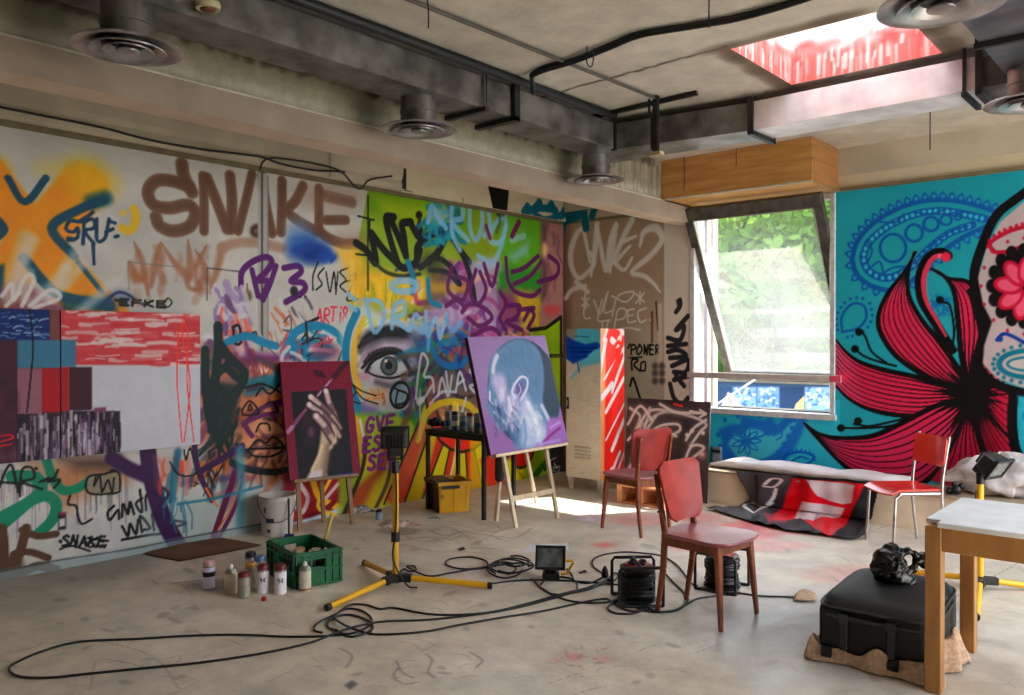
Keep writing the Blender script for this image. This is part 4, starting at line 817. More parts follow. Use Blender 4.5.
m = MB(); m.add([sp(sx0+.08, .115, 0), sp(sx1-.08, .115, 0), sp(sx1-.08, Ls-.105, 0), sp(sx0+.08, Ls-.105, 0)], [(0,1,2,3)]); m.build('glass_pane', mg, sash)
m = MB(); m.bar((x0+.3, YW+.02, z0+.06), (x0+.5, YW+.55, 1.14), .015); m.build('stay', M_ALU, w1)
# ================================================================ ducts, diffusers, pipes and wires under the ceiling
M_GALV = pm('galvanised_sheet', (140,138,134), .4, .6, c2=(84,83,80), scale=5, detail=10, bump=.12, bscale=9)
M_GALV_LIT = pm('lit_galvanised', (240,234,234), .36, .12, c2=(206,198,200), scale=5, detail=10, bump=.1, bscale=9)  # same sheet with the skylight's pinkish brightness put into its colour
M_STEEL = pm('dark_steel', (54,52,50), .5, .5, c2=(38,37,36), scale=8)
M_RIM = pm('diffuser_metal', (176,172,170), .35, .5, c2=(120,118,118), scale=6)
M_BLK = pm('black_rubber', (20,20,21), .5, c2=(12,12,13), scale=20)
ZD0, ZD1 = 2.99, 3.19
d = thing('air_duct', 'galvanised L-shaped air duct along the beam and past the window', 'air duct', (-3.72, 2.0, ZD0))
def part(mb, name, mat, root, **k):
    o = mb.build(name, mat, root, **k); o.matrix_parent_inverse = Matrix.Identity(4)
    M = Matrix.Translation(root.location) @ root.rotation_euler.to_matrix().to_4x4(); o.matrix_local = M.inverted(); return o
cA = Vector((-3.57, 5.42, 0)); cB = Vector((-2.53, 5.47, 0)); 
m = MB(); m.bb((-3.87, CYB, ZD0), (-3.57, 5.72, ZD1)); part(m, 'long_run', M_GALV, d, bevel=.004)
m = MB(); m.hexa([(-3.58, 5.30, ZD0), (-2.53, 5.47, ZD0), (-2.53, 5.80, ZD0), (-3.58, 5.70, ZD0), (-3.58, 5.30, ZD1), (-2.53, 5.47, ZD1), (-2.53, 5.80, ZD1), (-3.58, 5.70, ZD1)]); part(m, 'angled_run', M_GALV, d, bevel=.004)
m = MB(); m.bb((-2.53, 5.46, ZD0), (-1.12, 5.79, ZD1)); part(m, 'window_run', M_GALV_LIT, d, bevel=.004)
m = MB(); m.bb((-1.11, 5.47, ZD0+.01), (-.42, 5.78, ZD1-.01)); part(m, 'end_run', M_GALV, d)
for x, n in ((-2.53, 0), (-1.11, 1)):
    m = MB(); t = .03
    m.bb((x-.015, 5.43, ZD0-.035), (x+.02, 5.458, ZD1+.03)); m.bb((x-.015, 5.43, ZD0-.035), (x+.02, 5.83, ZD0-.003)); m.bb((x-.015, 5.80, ZD0-.03), (x+.02, 5.83, ZD1+.03)); part(m, 'flange', M_STEEL, d)
for x in (-1.185,):
    m = MB(); m.bb((x-.01, 5.442, ZD0), (x+.008, 5.457, ZC-.005)); m.bb((x-.015, 5.44, ZD0-.03), (x+.015, 5.83, ZD0-.003)); part(m, 'hanger', M_STEEL, d)
p1 = onx(515, 118, -3.55).y; p2 = onx(500, 112, -3.55).y
m = MB(); m.bb((-3.565, p1-.02, ZD0-.03), (-3.53, p1+.03, ZD1+.03)); m.bb((-3.90, p1-.02, ZD0-.032), (-3.53, p1+.03, ZD0-.002)); part(m, 'hanger', M_STEEL, d)
m = MB(); m.bb((-3.90, p2-.16, ZD0-.028), (-3.53, p2-.125, ZD0-.002)); m.cyl((-3.54, p2-.14, ZD0), (-3.54, p2-.14, ZC-.004), .005); m.cyl((-3.555, p2-.15, ZD0), (-3.555, p2-.15, ZC-.004), .004); part(m, 'hanger', M_STEEL, d)
m = MB(); m.bb((-3.59, 5.28, ZD0-.01), (-3.555, 5.31, ZD1)); part(m, 'corner_seam', M_STEEL, d)
d2 = thing('air_duct', 'second galvanised air duct at the right edge above the two right diffusers', 'air duct', (-.7, 2.0, ZD0))
m = MB(); m.bb((-.94, CYB, ZD0), (-.46, 5.38, ZD1)); part(m, 'long_run', pm('blue_grey_duct', (128,132,138), .35, .7, c2=(92,96,104), scale=5, detail=9, bump=.1, bscale=9), d2, bevel=.004)
for y in (2.2, 4.6):
    m = MB(); m.bb((-.96, y, ZD0-.03), (-.44, y+.03, ZD0-.002)); m.bb((-.955, y, ZD0), (-.943, y+.03, ZC-.004)); part(m, 'hanger', M_STEEL, d2)
# diffusers
def diffuser():
    r = thing('ceiling_diffuser', 'x', 'ceiling vent', (0, 0, ZD0-.001), 0, 'round ceiling diffusers')
    m = MB(); m.lathe([(.112, 0), (.112, -.08), (.118, -.082), (.118, -.09), (.112, -.092), (.112, -.165)], n=32); m.build('collar', M_GALV, r, smooth=True)
    m = MB(); m.lathe([(.112, -.157), (.20, -.175), (.228, -.184), (.230, -.190), (.222, -.193), (.195, -.187), (.180, -.179), (.10, -.149), (.10,-.154)], n=48); m.build('outer_rim', M_RIM, r, smooth=True)
    for R in (.160, .108):
        m = MB(); m.lathe([(R*.62, -.151), (R*.9, -.186), (R, -.196), (R*.985, -.202), (R*.86, -.192), (R*.56, -.155)], n=40); m.build('cone_ring', M_RIM, r, smooth=True)
    m = MB(); m.lathe([(.0, -.151), (.03, -.169), (.052, -.198), (.05, -.205), (.0, -.207)], n=32); m.build('centre_cone', M_RIM, r, smooth=True)
    m = MB(); m.lathe([(0, -.147), (.11, -.147), (.11, -.17), (0, -.17)], n=32); m.build('dark_throat', M_BLK, r)
    return r
zr = ZD0-.19
V0 = diffuser()
vl = [(128, 49, 'round ceiling diffuser nearest the left edge, below the dim duct', -3.70), (419, 130, 'middle round diffuser hanging under the left duct above the beam', -3.72), (596, 180, 'round diffuser at the duct corner near the window', -3.75), (941, 6, 'large round diffuser cut by the top edge beside the skylight', None), (1031, 103, 'round diffuser cut by the right edge near the end of the duct', None)]
for i, (x, y, lb, X) in enumerate(vl):
    p = onz(x, y, zr); o = V0 if i == 0 else dup(V0)
    o.location = (p.x, p.y if i != 2 else min(p.y, 5.5), ZD0-.001); o['label'] = lb
# smoke detector on the duct's face
p = onx(208, 5, -3.50); r = thing('smoke_detector', 'small cream round smoke detector on the left duct at the top', 'smoke detector', (p.x, p.y, p.z-.02))
m = MB(); m.lathe([(.052, .0), (.056, .02), (.05, .035), (0, .036)], n=24); m.build('housing', pm('cream_plastic', (214,204,160), .45), r, smooth=True)
m = MB(); m.lathe([(.0, -.012), (.03, -.008), (.036, .0), (0, .001)], n=20); m.build('sensor', pm('copper_dark', (116,70,50), .4, .5), r, smooth=True)
m = MB(); m.bb((-.069, -.02, .012), (-.04, .02, .05)); m.build('bracket', M_STEEL, r)
# conduit, T bracket, tube for the shaded gap, cable bundle
m = MB(); a = onz(655, 98, ZC-.02); b = onz(410, 0, ZC-.02); e_ = b+(b-a)*.7; m.cyl(a, e_, .012, n=10)
o = m.build('conduit_pipe', pm('grey_conduit', (104,98,92), .5, .4), loc=tuple(a)); tag(o, 'straight grey conduit running across the bare ceiling', 'conduit')
T = onz(656, 98, ZC-.02); r = thing('steel_bracket', 'dark steel T bracket dropping from the ceiling by the duct', 'bracket', tuple(T))
m = MB(); q = ony(657, 152, T.y); m.bb((-.018, -.018+0, q.z-T.z), (.018, .018, .015)); m.build('post', M_STEEL, r)
m = MB(); l = onz(594, 117, ZC-.02)-T; l2 = onz(697, 93, ZC-.02)-T; m.bar((l.x, l.y, 0), (l2.x, l2.y, 0), .03, .03); m.build('crossbar', M_STEEL, r)
m = MB(); m.bb((-.045, -.03, q.z-T.z-.025), (.05, .03, q.z-T.z)); m.build('foot_plate', pm('beige_block', (186,166,130), .6), r)
m = MB(); m.tube([(-.05, -.01, .0), (-.05, -.01, -.09), (-.03, -.01, -.15), (-.028, -.01, q.z-T.z+.02)], .009, 8); m.build('loop_cable', M_STEEL, r, smooth=True)
m = MB(); m.cyl((-3.52, CYB, ZC-.032), (-3.52, 5.22, ZC-.032), .028, n=14); o = m.build('gap_shade_tube', M_BLK, smooth=True, loc=(-3.52, 2, ZC-.03)); tag(o, 'black tube filling the shadow gap between the left duct and the ceiling', 'pipe')  # dark tube added for the shadow gap above the duct
def px3(s, z): return [onz(a, b, z) for a, b in px(s)]
m = MB()
for k, dz in enumerate((0, .012, -.008)):
    P3 = [p+Vector((random.uniform(-.01, .01), random.uniform(-.01, .01), dz)) for p in px3("840,-14 800,1 740,18 690,26 640,35 610,47 575,60 545,69 532,75", ZC-.03)]
    P3 += [P3[-1]+Vector((-.03, .03, -.02)), P3[-1]+Vector((-.035, .05, -.10))]
    m.tube(catmull(P3, 5), .012, 7)
o = m.build('ceiling_cable', M_BLK, smooth=True, loc=tuple(P3[3])); tag(o, 'thick black cable bundle tied along the bare ceiling', 'cable')
def wire(name, pts, r, label, cat, mat=M_STEEL, n=6, smooth=True):
    m = MB(); m.tube(catmull(pts, 4) if len(pts) > 2 else pts, r, n); o = m.build(name, mat, smooth=smooth, loc=tuple(pts[0])); return tag(o, label, cat)
a = onz(427, -6, ZC-.004); z = lambda x, y, A: Vector((onx(x, y, A.x).x, A.y, onx(x, y, A.x).z))
wire('hanging_wire', [a, a+Vector((.01, 0, -.09)), a+Vector((.0, .01, -.17))], .004, 'thin twisted wire hanging beside the middle of the left duct', 'wire')
a = onz(709, -4, ZC-.004); wire('hanging_wire', [a, a+Vector((0, 0, -.16))], .004, 'thin straight rod holding up the black ceiling cable', 'wire')
a = onz(587, 46, ZC-.004); wire('hanging_wire', [a, a+Vector((0, 0, -.10)), a+Vector((.03, .01, -.12)), a+Vector((.045, .01, -.02))], .004, 'hook of bent wire under the ceiling conduit', 'wire')
a = Vector((-1.75, 6.6, ZC-.004)); b = ony(930, 150, 6.6); a.x = b.x; wire('hanging_wire', [a, Vector((b.x, b.y, b.z+.06)), b], .005, 'thin rod hanging over the teal mural', 'wire')
a = ony(736, 138, 6.9); wire('hanging_wire', [Vector((a.x, 6.905, ZC-.004)), Vector((a.x, 6.905, ony(760, 163, 6.905).z))], .003, 'fine wire hanging down the middle of the plywood box', 'wire')
a = ony(684, 160, 6.9); wire('hanging_wire', [Vector((a.x, 6.905, ZC-.004)), Vector((a.x, 6.905, 3.0)), Vector((a.x-.01, 6.905, 2.93))], .004, 'dark cord hanging down the left of the plywood box', 'wire', M_BLK)
a = onx(330, 150, XL+.115); wire('hanging_wire', [a, onx(330, 177, XL+.115)], .003, 'short vertical wire on the cream boxing above the lettering', 'wire')
# cable along the cream boxing
m = MB(); X = XL+.118
m.tube(catmull([onx(x, y, X) for x, y in px("-30,102 0,107 40,115 100,127 150,140 200,149 240,154 262,157 282,164 312,170 335,171 345,172")], 5), .009, 7)
m.tube(catmull([onx(x, y, X) for x, y in px("260,170 263,162 272,158 300,161 330,167 343,173 350,181 357,188 362,188 368,181 378,178 392,176")], 5), .008, 7)
o = m.build('wall_cable', M_BLK, smooth=True, loc=tuple(onx(200, 150, X))); tag(o, 'black cable sagging along the cream boxing over the graffiti', 'cable')
# ================================================================ canvases, easels, board, locker
M_CANV = vmat('canvas_paint', .6, .08, 14, .05, 120)
def slabart(P, th, edge, name, mat, parent=None, backc=(150,130,104)):
    """turn a Paint panel into a solid board of thickness th behind the painted face"""
    O, U, V, Nn = P.O, P.U, P.V, P.Nn; n = -Nn*th if Nn.dot(EYEP-O) > 0 else Nn*th
    q = [O, O+U*P.W, O+U*P.W+V*P.H, O+V*P.H]; v = q+[p+n for p in q]
    P.extra = ([tuple(p) for p in v], [(4,5,6,7),(0,1,5,4),(1,2,6,5),(2,3,7,6),(3,0,4,7)], [edge]*4+[edge]*4)
    return P.mesh(name, mat, extra=P.extra, parent=parent)
X_ = XL+.055
a = onx(60, 310, X_); zt = a.z; zb = onx(60, 458, X_).z
# left panel
y0 = onx(-40, 400, X_).y; A = Paint((X_, y0, zb), (0,1,0), (0,0,1), a.y-.003-y0, zt-zb, .006, (70,40,56))
A.po("-60,306 50,306 50,340 -60,340", (22,44,100), 0); A.hatch(-20, 312, 44, 338, 40, [(130,170,210),(90,130,180),(180,200,220)], 1.4, 10, .8, 0)
A.po("50,306 62,306 62,340 50,340", (122,78,74), 0); A.po("17,340 62,340 62,368 17,368", (72,122,148), 0); A.po("17,368 42,368 42,414 17,414", (146,104,120), 0); A.po("42,368 62,368 62,412 42,412", (156,34,44), 0)
for _ in range(40): A.el(random.uniform(-40, 16), random.uniform(342, 462), 5, 6, random.choice([(96,62,80),(54,30,44),(80,46,60),(116,80,96)]), 4, .7)
def streaks(Pn, x0, x1, y0, y1):
    Pn.po([(x0, y0), (x1, y0), (x1, y1+4), (x0, y1+4)], (44,36,46), 0)
    for _ in range(int((x1-x0)*2.4)): 
        x = random.uniform(x0, x1); y = random.uniform(y0, y1-8); Pn.st([(x, y), (x, y+random.uniform(6, 26))], random.uniform(1, 3.2), random.choice([(186,176,190),(90,72,96),(28,24,30),(214,208,216),(120,96,120),(20,18,22)]), .5, .7)
streaks(A, 17.5, 62, 414, 464); A.st("17,340 17,470", .8, (40,24,34)); A.st("29,306 32,330 33,352 30,384 27,412", 1.6, (14,14,18), .2); A.st("0,436 10,435 13,438 0,442", 1.4, (206,50,56)); A.st("-4,447 12,444", 1.2, (206,50,56))
o = slabart(A, .04, (44,30,36), 'mounted_canvas', M_CANV); tag(o, 'abstract canvas at the left edge with blue, teal and mauve blocks', 'painting')
y1 = onx(200, 313, X_).y; Bc = Paint((X_, a.y+.006, zb), (0,1,0), (0,0,1), y1-a.y-.006, zt-zb, .006, (206,206,216))
Bc.po("58,300 205,300 205,365 58,365", (190,76,82), 0)
for _ in range(110):
    x = random.uniform(58, 195); y = random.choice([random.uniform(311, 330), random.uniform(332, 348), random.uniform(350, 366)]); l = random.uniform(8, 34); Bc.st([(x, y), (x+l*.5, y+random.uniform(-1.5, 1.5)), (x+l, y)], random.uniform(1, 4.5), random.choice([(222,206,204),(226,214,212),(200,100,104),(186,66,74),(218,190,190)]), .6, .8)
Bc.po("50,340 76,340 76,367 50,367", (72,122,148), 0); Bc.po("50,367 69,367 69,412 50,412", (156,34,44), 0); Bc.po("69,367 92,367 92,410 69,411", (62,32,48), 0); streaks(Bc, 58, 120, 411, 460); Bc.po("94,408 106,407 106,412 94,413", (120,70,100), 1)
for s_ in ["185,314 182,326 184,344 190,380 188,410 184,442","180,327 186,326 188,344 187,380 190,410 194,442","178,330 177,380 180,420 182,442"]: Bc.st(s_, 1.3, (236,70,64), .3)
o = slabart(Bc, .04, (120,112,116), 'mounted_canvas', M_CANV); tag(o, 'large abstract canvas, red brushwork over a blank white field', 'painting')
# ---- paintings on easels
def onpl(x, y, p0, n):
    d = ray(x, y); return EYEP+d*((p0-EYEP).dot(n)/d.dot(n))
def lean(fa, fb, tilt, off, TL, BR, BL, res, base):
    u = (fb-fa); u.z = 0; u.normalize(); n = Vector((u.y, -u.x, 0)); 
    if n.dot(EYEP-fa) < 0: n = -n
    nt = (n*math.cos(tilt)+Vector((0,0,1))*math.sin(tilt)).normalized()
    g = onpl(*BL, fa+n*off, n); p0 = g          # bottom edge above the line of the feet
    bl = onpl(*BL, p0, nt); br = onpl(*BR, p0, nt); tl = onpl(*TL, p0, nt); U = (br-bl).normalized(); V = nt.cross(U)
    if V.z < 0: V = -V
    return Paint(bl, U, V, (br-bl).length, (tl-bl).dot(V), res, base), n, nt
fa, fb = onz(300, 531), onz(353, 524)
E1, n1, t1 = lean(fa, fb, math.radians(14), .05, (281, 362), (361, 473), (290, 480), .004, (112,26,52))
E1.po("291,392 346,389 353,475 299,482", (24,24,30), .5); E1.po("296,372 300,362 340,359 346,372", (118,30,56), 4, .5)
E1.st("290,430 298,418 310,404 324,388 336,374", 2.4, (110,66,96), .3); E1.st("336,376 344,366 346,364", 4, (70,26,50), .3); E1.st("289,431 293,427", 3.4, (176,126,160), .3); E1.st("322,392 334,376", 1.2, (196,150,186), .4); E1.po("313,370 322,371 326,378 316,376", (66,20,44), 1)
HD=(30,24,30)
E1.po("300,412 314,410 320,428 314,446 304,444", (40,32,42), 3, .95); E1.el(311, 432, 3, 5, (120,84,110), 2, .6)
E1.po("322,424 332,436 339,434 336,444 329,452 326,472 329,480 306,480 311,470 318,454 320,442", (196,174,150), 1.6); E1.po("326,446 331,440 329,462 326,478 320,480", (120,96,90), 3, .8); E1.po("306,480 312,471 322,470 322,480", (222,210,214), 1.5); E1.st("312,470 318,458 322,446", 3, (226,210,180), .7, .8)
E1.st("291,430 300,417 312,402 324,388 336,374", 3, (126,76,106), .3); E1.st("334,377 343,366 347,363", 5, (58,22,38), .3); E1.st("288,432 292,427", 4, (176,126,160), .3); E1.st("316,398 330,381", 1.3, (206,160,190), .4); E1.po("313,370 322,371 326,378 316,376", (60,18,40), 1)
for pts, w in [("326,391 329,402 334,414 337,422", 6.5), ("311,397 319,404 332,417 339,428", 7), ("309,405 321,413 334,427 339,436", 6.5), ("316,416 324,425 331,436 334,441", 8)]:
    E1.st(pts, w+2.2, HD, .3); E1.st(pts, w, (120,94,100), .4); q = px(pts); E1.st([q[0], q[1]], w*.62, (212,190,188), .6, .9); E1.st([q[2], q[3]], w*.6, (206,182,160), .6, .85)
for x, y in ((311,397),(309.5,404.5),(316.5,416),(326,391)): E1.el(x, y, 2.1, 2.6, (236,220,222), .8, .9, -.6)
E1.st("332,424 336,438 330,448", 2, (226,206,190), .6, .7)
E1.po("298,480 354,472 354,476 298,484", (30,70,130), .6)
o = slabart(E1, .035, (74,16,36), 'painted_canvas', M_CANV); tag(o, 'maroon canvas of a hand holding a brush, on the left easel', 'painting')
M_PINE = pm('pale_pine', (206,178,136), .55, c2=(186,154,110), scale=3, stretch=(6,6,1)); M_PINE2 = pm('pale_birch', (226,206,176), .5, c2=(208,184,150), scale=3, stretch=(6,6,1)); M_OLD = pm('worn_wood', (150,112,74), .6, c2=(120,86,56), scale=5, stretch=(6,6,1))
def easel(fa, fb, Pn, n, nt, back, mat, label, bar_z, w=.03, inset=.1, third=None, tops=.55):
    r = thing('easel', label, 'easel', tuple((fa+fb)/2))
    O, U, V = Pn.O, Pn.U, Pn.V; bk = -nt*.05
    lb = MB()
    tops_ = [O+U*Pn.W*inset+bk, O+U*Pn.W*(1-inset)+bk]
    for f, t in zip((fa, fb), tops_):
        e = t+V*Pn.H*tops+Vector((0,0,0)); m = MB(); k = f.copy(); m.bar(k+Vector((0,0,.0)), e, w, w*.75, upv=tuple(n)); part(m, 'leg', mat, r)
    topm = (tops_[0]+tops_[1])/2+V*Pn.H*tops-nt*.02
    for b in back:
        m = MB(); m.bar(Vector(b), topm if len(back) == 1 else topm+U*(.08 if b[1] > topm.y else -.08)-nt*.02, w*.9, w*.7, upv=tuple(n)); part(m, 'leg', mat, r)
    q = (bar_z)/ (tops_[0].z+V.z*Pn.H*tops)
    l0 = fa.lerp(tops_[0]+V*Pn.H*tops, q); l1 = fb.lerp(tops_[1]+V*Pn.H*tops, q); m = MB(); m.bar(l0+n*.004, l1+n*.004, w*.8, w*1.3); part(m, 'crossbar', mat, r)
    sh = MB(); s0 = O+U*.03-V*.014; s1 = O+U*(Pn.W-.03)-V*.014; sh.bar(s0-nt*.01, s1-nt*.01, .07, .022, upv=tuple(V)); part(sh, 'ledge', mat, r)
    return r
pb = (fa+fb)/2-n1*.18
easel(fa, fb, E1, n1, t1, [(max(pb.x, XL+.05), pb.y+.05, 0.0)], M_OLD, 'worn wooden easel holding the maroon hand painting', .42, .034, .17)
fa, fb = onz(516, 528), onz(557.5, 518)
E2, n2, t2 = lean(fa, fb, math.radians(15), .06, (471, 337), (568, 442), (491, 455), .0045, (142,114,156))
E2.po("470,336 552,334 560,390 480,400", (150,130,170), 20, .7); E2.po("484,420 570,410 570,446 488,458", (136,96,150), 10, .6)
E2.el(524, 392, 36, 54, (40,56,74), 1, 1, -.14)
# head in profile, facing left and down
SKN=(98,128,158)
E2.po("498,350 508,342 518,339 530,342 539,351 543,366 544,384 543,402 549,416 555,424 554,440 520,449 513,440 510,430 502,430 496,424 490,414 486,404 489,400 488,396 487,390 489,378 488,368 492,358", SKN, 2, smooth=True)
E2.po("502,352 512,344 524,341 535,350 541,366 542,386 537,400 529,396 522,376 514,368 500,366", (90,122,152), 4, .9, smooth=True)
E2.hatch(500, 346, 538, 392, 60, [(86,116,146),(112,142,170),(76,106,138),(104,128,158)], 3.6, 10, 0.32, 1.2, .95, .12)
E2.st("497,356 494,364 493,372", 5, (222,216,230), .7, .85); E2.po("494,374 504,376 506,390 500,396 492,384", (196,184,216), 4, .85, smooth=True); E2.el(502, 396, 4, 8, (214,208,226), 3, .8)
E2.st("490,392 490,402 493,404", 2.6, (216,206,222), .6, .9); E2.st("488,400 492,406", 1.6, (56,70,96), .5); E2.po("492,404 500,406 504,416 496,418", (70,96,130), 3, .85); E2.st("494,412 500,418 508,426", 2.2, (190,196,220), .6, .7)
E2.po("506,396 518,390 522,404 514,420 506,424", (206,196,216), 4, .75); E2.st("509,398 511,410 508,420", 3.6, (226,224,236), .7, .8); E2.po("496,420 508,424 518,430 516,444 508,434", (60,86,120), 3, .85); E2.hatch(494, 384, 522, 424, 40, [(176,166,206),(120,140,172),(220,212,228),(150,120,170)], 3.0, 8, 0.35, 1.4, .95, .12)
E2.po("524,392 532,404 540,418 548,432 544,444 524,447 522,430 520,412", (196,198,220), 5, .85, smooth=True); E2.st("528,404 534,418 538,434", 6, (232,232,232), .6, .9); E2.st("542,406 548,418 552,430", 5, (206,208,226), .6, .8); E2.st("524,420 526,436 524,446", 4, (110,140,176), .6, .7)
E2.st("515,398 512,392 515,384 521,377 527,379 527,388 522,398 519,402", 2.6, (206,206,224), .4); E2.po("517,384 523,381 524,390 519,398 515,392", (104,92,140), 1.5, .9); E2.st("519,384 521,390 518,396", 1.4, (190,176,206), .5)
E2.po("548,420 558,418 570,428 572,444 540,448 546,436", (156,110,176), 2, .95, smooth=True); E2.st("544,442 552,434 560,428", 3, (124,44,112), .5, .8); E2.st("550,428 560,422", 2.4, (186,146,206), .6); E2.st("536,445 560,440", 3, (170,140,196), .6)
E2.hatch(506, 398, 522, 428, 26, [(226,220,226),(206,190,214),(176,150,190),(120,140,176)], 3.6, 9, 0.42, 1.5, .95, .12); E2.hatch(526, 404, 540, 440, 22, [(226,228,232),(190,200,222),(150,172,200)], 3.9, 12, 0.42, 1.1, .95, .12); E2.hatch(494, 404, 514, 434, 20, [(56,80,110),(80,106,140),(44,60,84)], 3.6, 9, 0.42, 1.0, .95, .12)
o = slabart(E2, .038, (76,18,50), 'painted_canvas', M_CANV); tag(o, 'lilac canvas of a blue bowed head, on the right easel', 'painting')
fbk = [(-4.86, 5.92, 0)]
e2 = easel(fa, fb, E2, n2, t2, fbk, M_PINE2, 'pale wooden easel with a black-sleeved leg holding the lilac portrait', .235, .032, .22)
lf = onz(496, 521); tpx = ony(504, 425, lf.y+.02); m = MB(); m.bar(lf, tpx, .03, .024); part(m, 'leg', M_PINE2, e2)
q0, q1 = lf.lerp(tpx, .42), lf.lerp(tpx, .72); m = MB(); m.tube([q0, q0.lerp(q1, .3), q0.lerp(q1, .7), q1], [.035, .045, .05, .06], 10); part(m, 'black_sleeve', M_BLK, e2, smooth=True)
# ---- leaning dark board with pale spray lines
a, b = ony(627, 403, 6.97), ony(710, 407, 6.97); ab = ony(629, 500, 6.93)
K_ = Paint((a.x, 6.90, 0.004), (1,0,0), (0, .08, .92), b.x-a.x, .94, .006, (66,56,58))
for _ in range(60): K_.el(random.uniform(625, 712), random.uniform(400, 505), 10, 8, random.choice([(84,72,72),(50,42,46),(74,62,62)]), 6, .5)
WH=(236,222,222)
for s_ in ["628,440 644,424 664,412 690,416 706,424 700,432 690,446","628,470 640,448 656,428 676,424 680,430 670,436","630,408 640,416 636,430 650,408 644,432 656,416","634,436 648,412 668,410","626,500 634,470 640,450 632,460","660,404 676,412 700,413","690,460 704,448 692,446 684,462","640,500 648,476 652,466","650,440 664,432 676,436","628,424 640,406 652,420","706,420 694,428 686,440","630,484 642,470 640,488 632,496"]:
    K_.st(s_, 7, (150,134,134), 1, .35); K_.st(s_, 2.8, WH, .4, .92)
K_.st("690,411 706,414 700,410", 2, WH); K_.st("700,417 706,414", 2, WH); K_.st("674,404 682,406", 2, (214,60,60))
for x, y in [(703,433),(692,431),(687,435),(702,454),(697,463)]: K_.el(x, y, 2, 2, (240,228,226), 1); 
K_.el(702, 455, 4, 4, (220,170,170), 3, .7)
o = slabart(K_, .018, (40,34,36), 'graffiti_board', M_CANV); tag(o, 'dark board sprayed with pale flowing lines, leaning by the window', 'board')
# ---- locker: pale front, red and white striped side
LX0, LX1, LY0, LY1, LH = -5.09, -4.665, 6.69, 7.10, 1.635
r = thing('steel_locker', 'tall narrow pale steel locker with a red striped side', 'locker', (LX0, LY0, 0)); lb = .13
ML = vmat('locker_paint', .4, .12, 6, .04, 30)
f = Paint((LX0, LY0, lb), (1,0,0), (0,0,1), LX1-LX0, LH-lb, .006, (222,212,194))
f.hatch(566, 380, 602, 490, 30, [(212,200,180),(230,222,206),(206,196,176)], 2, 26, .5, 0); f.po("562,322 605,322 605,344 562,344", (160,150,136), 3, .8)
f.po("578,326 600,330 602,362 586,366 574,352", (100,200,222), 2, .95); f.po("580,350 602,352 602,360 580,366", (120,206,224), 1); f.st("584,364 572,378", 3, (140,206,220), .5, .9)
f.po("563,333 574,340 586,344 598,342 602,346 592,352 586,358 574,364 566,358 563,346", (20,76,170), 1.2); f.st("572,348 598,348", 1.4, (10,40,110)); f.st("572,352 592,352", 1.4, (10,40,110)); f.st("574,357 588,357", 1.4, (10,40,110)); f.st("578,362 580,372", 1.6, (20,76,170)); f.st("574,336 590,337", 1, (60,120,140))
def partp(o, root):
    M = Matrix.Translation(root.location) @ root.rotation_euler.to_matrix().to_4x4(); o.parent = root; o.matrix_parent_inverse = Matrix.Identity(4); o.matrix_local = M.inverted(); return o
f.O = Vector((LX0, LY0-.012, lb)); dr = slabart(f, .0115, (206,196,178), 'door', ML); partp(dr, r); dr['label'] = 'pale door with a blue and cyan sprayed swoosh'
s = Paint((LX1, LY0, lb), (0,1,0), (0,0,1), LY1-LY0, LH-lb, .006, (226,52,40))
s.po("598,326 606,326 604,500 598,500", (232,166,112), 1.5, .9)
for s_, w in [("622,326 618,344 612,340",7),("626,344 604,380",3),("626,352 612,392",4),("624,378 606,412",4.5),("612,384 602,398",6),("626,400 606,440",2.4),("624,420 612,450",5),("620,452 608,482",4),("626,448 618,470",3),("606,340 600,372",5),("618,330 626,336 624,352",5),("612,470 604,492",6),("625,470 612,492",4),("608,326 604,340",4)]: s.st(s_, w, (240,226,226), .15)
s.el(617.5, 333, 2.6, 3.4, (226,52,40), .6); s.st("613,348 619,342 620,352 608,378", 4, (226,52,40), .2)
s.mesh('side_panel', ML); sp_ = bpy.data.objects['side_panel']; partp(sp_, r); sp_['label'] = 'red side panel with white brush stripes'
m = MB(); m.bb((LX0, LY0, lb), (LX1-.002, LY1, LH)); m.mat(0); part(m, 'carcass', pm('locker_steel', (206,196,178), .45, .1), r, bevel=.003)
for x in (LX0+.03, LX1-.032):
    for y in (LY0+.032, LY1-.03):
        m = MB(); m.bar((x, y, lb), (x, y, 0), .05, .05, .03, .03); part(m, 'foot', pm('locker_steel', (206,196,178), .45, .1), r)
for k in range(4): 
    m = MB(); z_ = .33+.036*k; xx = (LX0+LX1)/2; m.slab([(-.10, 0), (.10, 0), (.10, .006), (-.10, .012)], .016, lambda x, y, z: (xx+x, LY0-.0125-z*(1 if y < .008 else .1), z_+y)); part(m, 'louvre', pm('locker_steel', (206,196,178), .45, .1), r)
m = MB(); m.bb((LX0+.018, LY0-.03, .82), (LX0+.036, LY0-.013, .94)); m.mat(1); m.bb((LX0+.022, LY0-.036, .85), (LX0+.032, LY0-.03, .91)); part(m, 'handle', [M_STEEL, M_RIM], r)
# small grey wall unit low on the mural, by the board
p = ony(717, 450, YW-.03); r = thing('wall_thermostat', 'small grey wall unit at the bottom left of the mural', 'wall unit', (p.x, YW-.001, p.z-.16))
m = MB(); m.bb((-.045, -.045, .0), (.045, 0, .19)); m.build('case', pm('grey_unit', (132,146,160), .5), r, bevel=.006)
m = MB(); m.bb((-.046, -.052, .135), (.046, -.045, .165)); m.build('dark_band', M_STEEL, r); m = MB(); m.bb((-.03, -.049, .05), (.03, -.0455, .12)); m.build('plate', pm('pale_unit', (172,182,192), .5), r)
